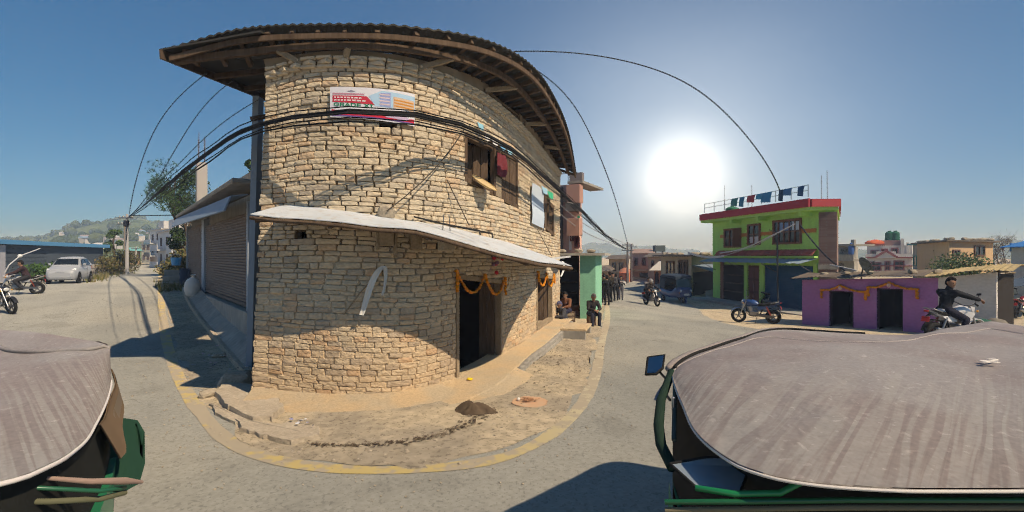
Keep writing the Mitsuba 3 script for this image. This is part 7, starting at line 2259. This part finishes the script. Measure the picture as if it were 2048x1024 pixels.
bush('dry brown bush on the road bank left of the pole', on(215, 0, 44), (2.2, 2.0, 1.4), 14, YELLOW, 1500, 0.11)
bush('rust brown bush at the foot of the tall electric pole', on(240, 0, 47), (2.6, 2.0, 1.9), 15, [(0.1, 0.085, 0.04), (0.08, 0.09, 0.035)], 1800, 0.12)
bush('sunlit yellow-green hedge behind the silver car roof', on(150, 0, 52), (5.0, 2.0, 1.6), 16, [(0.14, 0.17, 0.03), (0.12, 0.14, 0.03)], 2200, 0.14, stems=12)
tree('slim green tree on the bank left of the poles', on(228, 0, 60), 5.0, 1.2, 17, [(0.07, 0.12, 0.03), (0.06, 0.1, 0.025)], 1600, 0.16, 0.1, 0.45, clumps=9)
bush('feathery green bush growing on the purple hut roof side of the tan house', [*(site(1912, 540, 34)[:2]), 0.6], (3.0, 1.6, 2.0), 18, [(0.08, 0.13, 0.05), (0.1, 0.15, 0.06)], 2600, 0.11, stems=12)
for i, (x, hgt) in enumerate(((1996, 4.2), (2010, 4.6), (1988, 3.6))):
    tree(('first', 'second', 'third')[i] + ' leafless grey tree between the tan house and the blue-roofed house', on(x, 0, 62 + 3 * i), hgt + 1.2, 1.7, 30 + i, [(0.2, 0.17, 0.12)], 500, 0.1, 0.1, 0.35, clumps=12, bare=True)
r = np.random.default_rng(3)
tufts = []
for i in range(900):
    x, y = (r.uniform(185, 330), 0) if i < 500 else (r.uniform(340, 372), 0)
    d = r.uniform(24, 46) if i < 500 else r.uniform(24, 34)
    if i < 500:
        d = 34 + (x - 190) * 0.32 + r.normal() * 1.4
        if x > 262:
            continue
    tufts.append(on(x, 0, d) + r.normal(size=3) * [0.3, 0.4, 0])
ms, cs_ = [], []
for q in tufts:
    n_ = 5
    a = r.uniform(0, 6.28, n_); L = r.uniform(0.15, 0.5, n_)
    b = q + np.column_stack([np.cos(a), np.sin(a), a * 0]) * 0.03
    t = q + np.column_stack([np.cos(a) * L * 0.4, np.sin(a) * L * 0.4, L])
    side = np.column_stack([-np.sin(a), np.cos(a), a * 0]) * 0.02
    v = np.stack([b - side, b + side, t], 1).reshape(-1, 3)
    ms.append((v, np.arange(3 * n_).reshape(-1, 3))); cs_.append(np.repeat(np.array([(0.22, 0.18, 0.08), (0.12, 0.13, 0.04)])[r.integers(2, size=n_)], 3, 0))
put('roadside_grass', cat(ms), 'leaf', np.vstack(cs_)); tag('roadside_grass', 'dry grass tufts along the edges of the left road', None, kind='stuff')

# ------------------------------------------------------------------ left street
car('silver hatchback parked at the left roadside facing the camera', gp(140, 566), head_to(0.39, -0.92), (0.34, 0.36, 0.39), s=(0.9, 0.74, 1.08))
S0 = on(-60, 0, 33); S1 = on(92, 0, 37.5)
pl = np.array([S0[:2], site(-10, 0, 31.5)[:2], S1[:2], S1[:2] + [-3, 9], S0[:2] + [-6, 8]])
k = shell('shed', 'big dark grey metal shed with a blue roof edge', 'shed', pl[1:], 0.0, 3.35, 'matte', (0.075, 0.095, 0.12))
fsd = Face(pl[1], pl[2], k)
for i in range(9):
    fsd.box(0, fsd.L, 0.9 + i * 0.27, 0.905 + i * 0.27, 0.0, 0.02, 'rib', 'matte', (0.06, 0.075, 0.095))
fsd.box(-0.6, fsd.t(9), 0.6, 3.3, 0.0, 0.05, 'pale_panel', 'matte', (0.42, 0.42, 0.46))
v, f = extrude(Polygon(pl[1:]).buffer(0.3, join_style='mitre'), 0.28)
put('roof', (v + [0, 0, 3.35], f), 'matte', (0.1, 0.28, 0.5), parent=k)
kx = thing('street_lamp', 'thin white lamp arm standing before the grey shed', 'street lamp')
put('post', tube([site(10, 545, 30), site(18, 530, 30)], 0.035, 6), 'matte', (0.6, 0.6, 0.62), True, parent=kx)
put('arm', tube([site(18, 530, 30), site(40, 512, 31), site(80, 497, 33)], 0.03, 6), 'matte', (0.6, 0.6, 0.62), True, parent=kx)
put('lamp', sphere(0.12, site(40, 512, 31), 1), 'gloss', (0.7, 0.7, 0.68), True, parent=kx)
for nm, lab, pts_, z0, z1, mm, col in (('brick_cottage', 'small unplastered brick house beyond the shed, with a white window', [(93, 62), (118, 60), (126, 66), (98, 70)], -1.5, 3.2, 'far_brickwork', None),
                                      ('brick_cottage', 'lower brick outbuilding right of the cottage with the white window', [(116, 70), (136, 72), (138, 80), (120, 80)], -1.5, 2.7, 'far_brickwork', None),
                                      ('roadside_stall', 'cream roadside stall with a tan tin roof behind the silver car', [(94, 46), (119, 46), (121, 51), (97, 51)], -0.5, 1.55, 'matte', (0.5, 0.47, 0.32)),
                                      ('teal_roof_house', 'teal-roofed hut by the road just right of the tall pole', [(252, 92), (276, 92), (280, 99), (256, 100)], 0.5, 3.5, 'tan_wall', None),
                                      ('cream_house', 'cream flat-roofed house at the far end of the left road', [(283, 118), (302, 116), (306, 124), (288, 126)], 0.0, 5.9, 'matte', (0.6, 0.57, 0.45)),
                                      ('white_block', 'white three-storey house with balconies by the left road', [(300, 98), (322, 92), (334, 100), (312, 106)], 0.0, 7.4, 'matte', (0.6, 0.58, 0.58)),
                                      ('white_block', 'nearer white house with a porch on pillars behind the roadside shrubs', [(316, 74), (343, 66), (352, 74), (328, 82)], 0.0, 5.9, 'matte', (0.56, 0.56, 0.56))):
    pl = plan(pts_)
    k = shell(nm, lab, 'house' if 'stall' not in nm else 'stall', pl, z0, z1, mm, col)
    fc = Face(pl[0], pl[1], k); fd = Face(pl[1], pl[2], k)
    nz = max(1, int((z1 - 1.0) / 2.4))
    for lv in range(nz):
        for t in (0.28, 0.72):
            zc = z1 - 1.3 - lv * 2.3
            fc.window(fc.L * t - 0.45, fc.L * t + 0.45, zc - 0.55, zc + 0.5, (0.14, 0.1, 0.09) if nm != 'brick_cottage' else (0.6, 0.6, 0.62), 1, 1, 0.1)
        if nm == 'white_block':
            fc.box(0, fc.L * 0.6, z1 - 2.6 - lv * 2.3, z1 - 2.4 - lv * 2.3, 0.0, 1.0, 'balcony_slab', 'matte', (0.5, 0.5, 0.5))
            fc.box(0, fc.L * 0.6, z1 - 2.4 - lv * 2.3, z1 - 1.8 - lv * 2.3, 0.9, 1.0, 'balcony_wall', 'matte', (0.55, 0.54, 0.54))
    if nm in ('teal_roof_house', 'roadside_stall', 'brick_cottage'):
        m_ = (pl[0] + pl[3]) / 2, (pl[1] + pl[2]) / 2
        v, f = hull(np.vstack([rim_at(pl, 0.5, z1), [[*m_[0], z1 + 0.7], [*m_[1], z1 + 0.7]]]))
        put('roof', (v, f), 'matte', {'teal_roof_house': (0.12, 0.3, 0.3), 'roadside_stall': (0.33, 0.25, 0.18), 'brick_cottage': (0.28, 0.2, 0.17)}[nm], parent=k)
    else:
        v, f = extrude(Polygon(pl).buffer(0.3, join_style='mitre'), 0.2)
        put('roof_slab', (v + [0, 0, z1], f), 'matte', (0.5, 0.49, 0.48), parent=k)
        fc.box(fc.L * 0.5, fc.L * 0.95, z1 + 0.2, z1 + 1.6, -2.5, -0.5, 'stair_head', 'matte', (0.55, 0.54, 0.53))
k = thing('boundary_wall', 'pale grey stone boundary wall running behind the silver car', 'wall')
wa0, wa1 = on(172, 0, 43), on(212, 0, 46)
fw = Face(wa0[:2], wa1[:2], k)
for i in range(14):
    for j in range(3):
        fw.box(fw.L * (i + 0.04 + 0.4 * (j % 2)) / 14.5, fw.L * (i + 0.97 + 0.4 * (j % 2)) / 14.5, 0.8 + j * 0.36, 1.15 + j * 0.36, -0.3, 0.02 + 0.02 * ((i * 3 + j) % 4), 'stone', 'matte', np.array((0.4, 0.38, 0.37)) * (0.85 + 0.1 * ((i * 5 + j * 3) % 4)), bevel=0.04)
k = thing('blue_bucket', 'bright blue bucket on the step beyond the shop', 'bucket')
c = site(352, 527, 27.5)
put('pail', lathe([(0, 0), (0.2, 0), (0.26, 0.42), (0.24, 0.42), (0.18, 0.03), (0, 0.03)], 14, c - [0, 0, 0.1]), 'gloss', (0.05, 0.33, 0.65), 40, parent=k)
put('handle', tube([c + [0.25 * math.cos(a), 0, 0.3 + 0.2 * math.sin(a)] for a in np.linspace(0, np.pi, 8)], 0.012, 5), 'metal', (0.5, 0.5, 0.5), True, parent=k)
k = thing('stone_steps', 'low grey concrete steps at the far end of the shop pavement', 'steps')
for i in range(3):
    c = on(357 + 2 * i, 0, 26.8 + 0.5 * i)
    put('step', box((1.5, 0.6, 0.3 + 0.3 * i), c + [0, 0, 0.15 + 0.15 * i], rotz(0.6), 0.02), 'concrete', parent=k)
k = thing('drum', 'dark blue barrel against the end of the shop shutters', 'barrel')
c = site(371, 556, 25.0)
put('body', lathe([(0, 0), (0.24, 0), (0.26, 0.2), (0.24, 0.4), (0.26, 0.6), (0.23, 0.8), (0, 0.8)], 14, c - [0, 0, 0.35]), 'matte', (0.03, 0.05, 0.09), 40, parent=k)
put('rim', torus(0.235, 0.02, 16, 5), 'matte', (0.02, 0.03, 0.06), True, parent=k, at=(c + [0, 0, 0.45], roty(math.pi / 2)))

# ------------------------------------------------------------------ poles and cables
def pole(label, x, ybase, ytop, d, r=0.11, c=(0.42, 0.41, 0.4), arms=1, extra=True):
    k = thing('electric_pole', label, 'pole')
    b, t = on(x, 0, d), site(x, ytop, d)
    put('pole', tube([b - [0, 0, 0.3], (b + t) / 2, t], [r * 1.25, r, r * 0.75], 10), 'matte', c, True, parent=k)
    for i in range(arms):
        z = t[2] - 0.35 - 0.6 * i
        ar = put('cross_arm', box((1.3, 0.08, 0.1), [t[0], t[1] - r, z]), 'metal', (0.2, 0.2, 0.21), parent=k)
        for o in (-0.55, -0.2, 0.2, 0.55):
            put('insulator', lathe([(0.0, 0), (0.05, 0), (0.06, 0.05), (0.03, 0.09), (0.05, 0.13), (0, 0.16)], 8, [t[0] + o, t[1] - r, z + 0.05]), 'gloss', (0.5, 0.47, 0.43), 40, parent=ar)
    return t


def on(x, y, d):
    X = (x - 1024) / 1024 * d
    return np.array([X, d, float(zg(X, d))])


tl = pole('tall pale concrete pole where the cable bundle lands on the left road', 254, 0, 428, 45, 0.13)
p2 = thing('transformer_box', 'dark switch box fixed high on the tall pale pole', 'switch box')
put('case', box((0.35, 0.3, 0.55), site(252.5, 447, 44.8), None, 0.03), 'matte', (0.02, 0.02, 0.03), parent=p2)
put('bracket', beam(site(252.5, 452, 44.8), site(255, 452, 45), 0.06, 0.06), 'metal', (0.2, 0.2, 0.2), parent=p2)
put('conduit', tube([site(252.5, 455, 44.75), site(253, 480, 44.8)], 0.03, 6), 'matte', (0.03, 0.03, 0.03), True, parent=p2)
pole('thinner wooden pole just left of the tall pale pole', 249.5, 0, 441, 50, 0.09, (0.25, 0.21, 0.17))
pole('short pole farther along the left road by the teal hut', 272, 0, 493, 84, 0.12, (0.4, 0.38, 0.34), 1)
tr_ = pole('street pole where the cable bundle ends beyond the crowd', 1255, 0, 484, 58, 0.12, (0.16, 0.14, 0.13), 2)
pole('second darker pole right beside the street pole', 1262.5, 0, 488, 61, 0.12, (0.12, 0.1, 0.1), 1)

CAB = np.array([(258, 434, 45), (300, 400, 30), (345, 362, 20), (420, 304, 12.6), (520, 248, 9.3), (620, 230, 8.35), (720, 223, 8.15), (820, 229, 8.5), (930, 254, 9.6), (1010, 290, 11.2), (1090, 356, 14.2), (1160, 420, 20.5), (1215, 473, 33), (1252, 497, 57)], float)
cw = np.array([site(*c) for c in CAB])
ctt = np.concatenate([[0], np.cumsum(np.linalg.norm(np.diff(cw, axis=0), axis=1))])
CW = PchipInterpolator(ctt, cw)
rr = np.random.default_rng(12)
for i, (dz, dn, rad, lab) in enumerate(((0.0, 0.0, 0.028, 'thickest black cable of the bundle sweeping past the brick house'), (0.05, 0.04, 0.02, 'upper black cable lying on the thick one'), (-0.05, -0.03, 0.018, 'black cable just under the thick one'),
                                        (-0.1, 0.06, 0.011, 'thin dark wire hanging at the bottom of the bundle'), (0.1, -0.04, 0.011, 'thin dark wire at the top of the bundle'), (-0.17, 0.03, 0.016, 'lowest slack cable parting from the bundle at the left'))):
    u = np.linspace(0, ctt[-1], 90)
    P = CW(u)
    k_ = np.clip(P[:, 1] / 9.0, 1, 3.0)
    w_ = np.interp(u, [0, ctt[2], ctt[5], ctt[9], ctt[-1]], [0.25, 1.6, 0.75, 0.9, 0.3])
    P[:, 2] += dz * w_ * k_ ** 0.3 + 0.012 * np.sin(u * 0.9 + i)
    P[:, 1] += dn
    kx = num('overhead_cable'); taken.discard(kx)
    put(kx, tube(P, rad * np.clip(P[:, 1] / 12, 0.9, 1.15), 6), 'matte', (0.014, 0.014, 0.015), True)
    tag(kx, lab, 'cable', 'cables of the bundle past the brick house')


def wire(label, pts, r=0.012, col=(0.03, 0.035, 0.045), name='overhead_wire'):
    P = np.array([site(*p) for p in pts])
    t = np.concatenate([[0], np.cumsum(np.linalg.norm(np.diff(P, axis=0), axis=1))])
    q = CubicSpline(t, P)(np.linspace(0, t[-1], 60)) if len(P) > 2 else P
    kx = num(name); taken.discard(kx)
    put(kx, tube(q, r * np.clip(q[:, 1] / 14, 0.8, 2.5), 5), 'matte', col, True)
    tag(kx, label, 'wire')


wire('leftmost thin wire from the tall pale pole up to the roof tip', [(259, 428, 45), (272, 362, 30), (300, 280, 20), (345, 208, 13.5), (415, 145, 9.6)], 0.011)
wire('middle thin wire from the left road up to the house verge', [(262, 430, 45), (320, 352, 27), (368, 270, 17), (415, 205, 12.8), (468, 160, 10.3)], 0.011)
wire('thin wire from behind the shop column to the house corner', [(330, 352, 36), (380, 305, 24), (440, 250, 15.5), (516, 200, 10.4)], 0.011)
wire('faint wire running level from the tall pale pole to the tree', [(258, 431, 45), (305, 431, 42), (358, 430, 39)], 0.014)
wire('long thin wire arching from the brick house eave to the green house roof', [(1028, 103, 11.6), (1120, 104, 13), (1250, 122, 15.5), (1370, 165, 18.5), (1460, 235, 22), (1525, 315, 26), (1561, 386, 31)], 0.016)
wire('thin wire dropping from the eave to the pole down the street', [(1066, 136, 12.6), (1120, 178, 16), (1175, 258, 24), (1215, 352, 36), (1240, 430, 50), (1254, 484, 58)], 0.014)
wire('pair of slack wires from the brick house end to the street pole, upper one', [(1112, 402, 18.5), (1160, 442, 26), (1210, 470, 40), (1254, 489, 58)], 0.011, (0.3, 0.3, 0.32))
wire('pair of slack wires from the brick house end to the street pole, lower one', [(1112, 420, 18.5), (1155, 455, 26), (1205, 480, 40), (1254, 494, 58)], 0.011, (0.3, 0.3, 0.32))
wire('white wire looping from the beige house up to the thin post of the green house', [(1440, 506, 34), (1500, 492, 30), (1550, 468, 27.5), (1590, 448, 26.4)], 0.016, (0.55, 0.55, 0.55))
wire('dark cable from the thin post down to the purple hut roof', [(1600, 450, 26.3), (1640, 500, 23.5), (1680, 535, 21), (1700, 547, 20)], 0.02)

# ------------------------------------------------------------------ people and vehicles of the street
BK = (0.012, 0.012, 0.014)
crowd = [(1187, 611, -0.3, BK, (0.02, 0.02, 0.025), 'pale', 'person in black with a white cap, closest to the mint shop in the crowd'), (1195, 605, 0.3, (0.02, 0.02, 0.025), BK, None, 'person in dark clothes second from the mint shop in the crowd'),
         (1202, 603, 2.8, (0.05, 0.05, 0.055), BK, None, 'person in a grey top third from the mint shop in the crowd'), (1208, 606, 0.1, (0.03, 0.04, 0.02), BK, None, 'person in a dark green jacket in the middle of the crowd'),
         (1214, 611, 0.2, BK, BK, None, 'person in black standing nearest the road line, seen from behind'), (1220, 605, 0.6, (0.03, 0.025, 0.02), BK, None, 'person in dark brown beside the one nearest the road line'),
         (1226, 602, 2.6, (0.08, 0.08, 0.085), BK, None, 'person in a grey jacket near the street end of the crowd'), (1232, 601, 0.0, (0.02, 0.02, 0.03), BK, None, 'person in navy at the street end of the crowd')]
for i, (x, y, fa_, tp, bt, cp, lab) in enumerate(crowd):
    person(lab, gp(x, y), fa_, STAND if i % 2 else FOLDED, 1.66 + 0.05 * ((i * 7) % 4 - 1.5), tp, bt, cap=(0.55, 0.55, 0.52) if cp else None, group='crowd standing by the mint shop', edge=0.07)
person('young person walking apart from the crowd with a white scarf over one shoulder', gp(1242, 600), math.pi - 0.3, BAGHAND, 1.5, (0.08, 0.08, 0.09), (0.1, 0.1, 0.12), edge=0.06)
pk = 'person_008' if 'person_008' in scene else None
g_ = gp(1242, 600)
kx = num('scarf'); taken.discard(kx)
put(kx, solid([[(g_ + [-0.18, -0.12, 1.22], 0.06), (g_ + [0.05, -0.14, 1.1], 0.07), (g_ + [0.22, -0.1, 1.15], 0.06), (g_ + [0.26, -0.08, 0.95], 0.06)]], 0.06, 3), 'matte', (0.55, 0.52, 0.5), True)
tag(kx, 'white scarf across the shoulders of the person walking apart', 'scarf')
p_ = gp(1183, 650)
k = thing('stool', 'wicker stool under the seated man beside the mint shop pier', 'stool')
put('seat', lathe([(0, 0.36), (0.19, 0.36), (0.2, 0.4), (0.19, 0.44), (0, 0.44)], 14, p_), 'matte', (0.4, 0.3, 0.2), 40, parent=k)
put('basket', lathe([(0.17, 0.02), (0.19, 0.2), (0.17, 0.36), (0.0, 0.36)], 14, p_), 'matte', (0.36, 0.26, 0.17), 40, parent=k)
for a in (0.6, 2.2, 3.7, 5.3):
    put('leg', tube([p_ + [0.17 * math.cos(a), 0.17 * math.sin(a), 0.36], p_ + [0.23 * math.cos(a), 0.23 * math.sin(a), 0.0]], 0.018, 6), 'matte', (0.3, 0.12, 0.06), True, parent=k)
person('man in a dark jacket sitting hunched on the wicker stool', p_ + [0.0, 0.0, -0.05], math.pi + 0.25, SIT, 1.66, (0.03, 0.025, 0.025), (0.03, 0.03, 0.045), edge=0.045, cap=(0.12, 0.11, 0.11), shoe=(0.02, 0.02, 0.02))
q_ = gp(1134, 655)
person('person in a black and white jacket crouching on the step by the second doorway', q_ + [-0.05, 0.0, 0.02], math.pi - 1.0, SQUAT, 1.64, (0.06, 0.06, 0.07), (0.025, 0.025, 0.04), edge=0.045, cap=(0.09, 0.09, 0.16), collar=True)
person('person in a brown top sitting back in the shade inside the mint shop front', q_ + [0.18, 1.5, 0.0], math.pi - 0.6, SIT, 1.6, (0.2, 0.09, 0.05), (0.03, 0.03, 0.06), edge=0.05)
k = thing('crate', 'low dark wooden crate the shaded person sits on', 'crate')
put('box', box((0.5, 0.4, 0.42), q_ + [0.18, 1.52, 0.21], rotz(0.3), 0.01), 'wood', parent=k)
for o in (-0.12, 0.05):
    put('slat', box((0.52, 0.02, 0.09), q_ + [0.18, 1.31, 0.27 + o], rotz(0.3), 0.004), 'pale_wood', parent=k)

# motorbike with two riders coming up the street
b0 = gp(1303, 611); hd0 = head_to(0.25, -0.97)
motorcycle('dark motorcycle carrying two riders up the street towards the camera', b0, hd0, (0.02, 0.02, 0.022), lean=0.04, group='motorcycles being ridden')
person('rider in a dark jacket and pale helmet steering the motorcycle with two people', b0 + rotz(hd0) @ np.array([0, -0.28, 0.0]), hd0, RIDE, 1.66, (0.025, 0.02, 0.022), (0.02, 0.02, 0.025), helmet=(0.35, 0.33, 0.32), edge=0.05)
person('passenger with dark hair sitting behind the helmeted rider', b0 + rotz(hd0) @ np.array([-0.02, -0.62, 0.06]), hd0 + 0.1, PILLION, 1.68, (0.16, 0.15, 0.16), (0.02, 0.02, 0.025), edge=0.05)
tempo('dark blue auto rickshaw parked before the beige house', gp(1354, 604), head_to(0.12, -0.99), s=1.06)
a, b = gp(1490, 625), gp(1537, 652)
motorcycle('blue motorcycle parked in the sun at the edge of the green house forecourt', gp(1512, 646), head_to(-0.86, 0.5), (0.02, 0.06, 0.2), lean=-0.12, steer=0.25, panel_=(0.02, 0.05, 0.15))
a, b = gp(1577, 618), gp(1532, 609)
motorcycle('black motorcycle parked in the shade before the blue shutter', gp(1555, 615), head_to(0.92, -0.35), (0.012, 0.012, 0.014), lean=0.1, wheel_c=(0.35, 0.35, 0.36))
# the man on the white motorcycle by the annexe
wx0, wy0 = (1908 - 1024) / 1024 * 13.0, 13.0
wl_ = np.array([wx0, wy0, float(zg(wx0, wy0))])
hw = head_to(1.0, 0.22)
motorcycle('white and black motorcycle held upright by the man beside the white annexe', wl_, hw, (0.62, 0.62, 0.64), lean=0.03, fairing=(0.6, 0.6, 0.62), tail_c=(0.2, 0.2, 0.21), wheel_c=(0.14, 0.14, 0.15))
HOLD = dict(RIDE, pelvis=(0, 0, 0.78), chest=(0, 0.08, 1.1), neck=(0.01, 0.12, 1.29), head=(0.04, 0.15, 1.44), shL=(-0.19, 0.1, 1.22), shR=(0.19, 0.1, 1.22), elL=(-0.3, 0.4, 1.14), elR=(0.3, 0.38, 1.12), wrL=(-0.34, 0.62, 1.06), wrR=(0.33, 0.62, 1.05), hpL=(-0.1, 0, 0.78), hpR=(0.1, 0, 0.78), knL=(-0.24, 0.34, 0.58), knR=(0.24, 0.34, 0.58), anL=(-0.26, 0.2, 0.12), anR=(0.26, 0.2, 0.12), look=-1.6)
person('man in a dark padded jacket astride the white motorcycle, looking at the camera', wl_ + rotz(hw) @ np.array([0, -0.3, 0.07]), hw, HOLD, 1.76, (0.016, 0.017, 0.022), (0.015, 0.016, 0.03), edge=0.03, collar=True, hem=(0.6, 0.6, 0.62))
# bikes at both ends of the view
b0 = gp(2040, 640)
motorcycle('dark red motorcycle seen from behind at the right end of the view, red number plate', b0 + [0.9, 0.9, 0.0], head_to(0.86, 0.5), (0.2, 0.02, 0.03), panel_=(0.16, 0.02, 0.03), lean=0.08, scale=1.0)
b0 = gp(38, 590)
hs0 = head_to(-0.8, -0.6)
motorcycle('silver and black motorcycle with a seated rider before the grey shed', b0, hs0, (0.3, 0.3, 0.31), fairing=(0.5, 0.5, 0.52), steer=0.3, scale=0.92, lean=0.05)
person('rider in a dark jacket leaning over the silver motorcycle before the shed', b0 + rotz(hs0) @ np.array([0, -0.26, -0.02]), hs0, RIDE, 1.62, (0.05, 0.03, 0.035), (0.03, 0.03, 0.035), edge=0.045)
b1 = gp(6, 628)
motorcycle('black and red motorcycle parked at the left end of the view', b1 + [-0.2, 0.1, 0], head_to(0.95, -0.3), (0.012, 0.012, 0.014), panel_=(0.02, 0.02, 0.022), tail_c=(0.3, 0.02, 0.02), scale=0.98, lean=0.1)
# ------------------------------------------------------------------ hills, far houses, haze
def ridge(name, pts, d0, d1, zlow, seed, rough, nx=180, ny=40):
    """A hill: from its foot at depth d0 up to the crest line at depth d1 and down behind."""
    px = np.array(pts, float)
    x = np.linspace(px[0, 0], px[-1, 0], nx)
    y = PchipInterpolator(px[:, 0], px[:, 1])(x)
    crest = (512 - y) / 1024 * d1
    rows = []
    for k in np.linspace(0, 1.5, ny):
        d = d0 + (d1 - d0) * k
        prof = np.sin(np.clip(k, 0, 1) * np.pi / 2) ** 1.25 if k <= 1 else 1 - (k - 1) * 0.7
        X = (x - 1024) / 1024 * (d1 if k > 1 else d0 + (d1 - d0) * k)
        z = zlow + (EYE + crest - zlow) * prof
        P = np.stack([X, np.full(nx, d), z], 1)
        P[:, 2] += rough * (meshkit.fbm(np.column_stack([X * 0.02, np.full(nx, d * 0.02), X * 0 + seed]), 5) - 0.5) * np.sin(np.clip(k, 0.0, 1.0) * np.pi * 0.9) 
        rows.append(P)
    P = np.array(rows)
    put(name, grid(P.transpose(1, 0, 2)), 'hillside', None, True)
    tag(name, kind='structure')
    return P


hp = ridge('green_hill', [(-500, 500), (-200, 496), (40, 487), (90, 481), (140, 466), (190, 456), (240, 447), (262, 446), (300, 450), (330, 462), (400, 478), (520, 492)], 170, 620, -6, 1, 16)
ridge('far_hill', [(-400, 500), (0, 503), (120, 500), (240, 498), (330, 500), (420, 505)], 120, 190, -4, 3, 3, 120, 16)
ridge('pale_mountain', [(1040, 505), (1110, 497), (1150, 492), (1185, 488), (1215, 489), (1250, 499), (1280, 496), (1300, 494), (1340, 500), (1400, 507)], 900, 1300, -4, 7, 30, 140, 24)
ridge('eastern_hill', [(1380, 508), (1500, 502), (1650, 497), (1760, 499), (1850, 494), (1960, 480), (2010, 478), (2080, 484), (2300, 490)], 500, 800, -4, 9, 14, 160, 24)
r = np.random.default_rng(21)
spots = [(r.uniform(120, 175), r.uniform(472, 486)) for _ in range(9)] + [(r.uniform(150, 245), r.uniform(484, 500)) for _ in range(16)] + [(r.uniform(255, 300), r.uniform(466, 488)) for _ in range(9)] + [(r.uniform(178, 212), r.uniform(493, 499)) for _ in range(6)]
flatP = hp[:28].reshape(-1, 3)
fpx = np.column_stack([1024 + 1024 * flatP[:, 0] / flatP[:, 1], 512 - 1024 * (flatP[:, 2] - EYE) / flatP[:, 1]])
ORD = 'leftmost second third fourth fifth sixth seventh eighth ninth tenth eleventh twelfth thirteenth fourteenth fifteenth sixteenth seventeenth eighteenth nineteenth twentieth'.split()
ORD += ['twenty-' + w_ for w_ in 'first second third fourth fifth sixth seventh eighth ninth'.split()] + ['thirtieth'] + ['thirty-' + w_ for w_ in 'first second third fourth fifth sixth seventh eighth ninth'.split()] + ['fortieth']
spots.sort()
for i, (x, y) in enumerate(spots):
    j = np.argmin(np.abs(fpx[:, 0] - x) + 2 * np.abs(fpx[:, 1] - y))
    p = flatP[j]
    k = thing('hill_house', f'tiny {("brown", "grey", "blue")[i % 3]}-roofed house, {ORD[i]} of forty on the green hill from the left', 'house', 'tiny houses on the green hill')
    w_, h_ = r.uniform(3.0, 6.5), r.uniform(2.0, 3.6)
    put('wall', box((w_, 4, h_ + 2), p + [0, -1, h_ / 2 - 1], rotz(r.uniform(-0.4, 0.4))), 'plain', np.array((0.6, 0.56, 0.53)) * r.uniform(0.6, 1.1), parent=k)
    put('roof', hull([p + np.array([a * w_ * 0.55, -1 + b * 2.4, h_]) for a in (-1, 1) for b in (-1, 1)] + [p + np.array([a * w_ * 0.45, -1, h_ + 0.9]) for a in (-1, 1)]), 'plain', [(0.3, 0.25, 0.24), (0.5, 0.5, 0.52), (0.2, 0.3, 0.42)][i % 3], parent=k)
# tree cover of the hill: a wood that reads as one mass
n = 5200
sel = r.integers(30 * 1 * 0, len(flatP), n)
P = flatP[sel] + r.normal(size=(n, 3)) * [4, 4, 0.3]
keep = meshkit.fbm(P * 0.02 + 5, 3) > 0.47
P = P[keep]
ms = []
ico = trimesh.creation.icosphere(subdivisions=1)
for q in P:
    s_ = r.uniform(1.6, 3.6)
    ms.append((ico.vertices * np.array([s_, s_, s_ * 1.1]) * r.uniform(0.8, 1.2, (len(ico.vertices), 1)) + q + [0, 0, s_ * 0.5], ico.faces))
put('woodland', cat(ms), 'hillside', None, False)
tag('woodland', 'dark woodland covering the slopes of the green hill', None, kind='stuff')
# loose gravel along the edge line and on the verge
ms = []
oct_ = trimesh.creation.icosphere(subdivisions=0)
for _ in range(900):
    i = r.integers(60, 165)
    o_ = r.choice([-0.9, -0.35, 0.25, 0.6]) + r.normal() * 0.25
    xy = lc[i] + ln[i] * o_ + ld[i] * r.uniform(-0.2, 0.2)
    s_ = r.uniform(0.006, 0.022) * (1.4 if o_ < 0 else 0.8)
    ms.append((oct_.vertices * s_ * r.uniform(0.6, 1.3, (12, 1)) * [1, 1, 0.6] + [xy[0], xy[1], float(zg(*xy)) + 0.02], oct_.faces))
put('gravel', cat(ms), 'rock')
tag('gravel', 'loose gravel along the edge line', None, kind='stuff')
# far-off thicket along the valley edge on the left and behind the street on the right
scene['haze_air'] = {'type': 'homogeneous', 'albedo': rgb(0.95, 0.95, 0.96), 'sigma_t': rgb(0.0006, 0.0008, 0.00115)}
hx0, hx1, hy0, hy1 = gx.min() - 20, gx.max() + 20, gy.min() - 20, max(gy.max(), 2100) + 20
scene['haze'] = {'type': 'cube', 'to_world': T().translate([(hx0 + hx1) / 2, (hy0 + hy1) / 2, 22]).scale([(hx1 - hx0) / 2, (hy1 - hy0) / 2, 34]), 'bsdf': {'type': 'null'}, 'interior': {'type': 'ref', 'id': 'haze_air'}}
tag('haze', 'thin valley haze', None, kind='stuff')
scene['camera']['medium'] = {'type': 'ref', 'id': 'haze_air'}
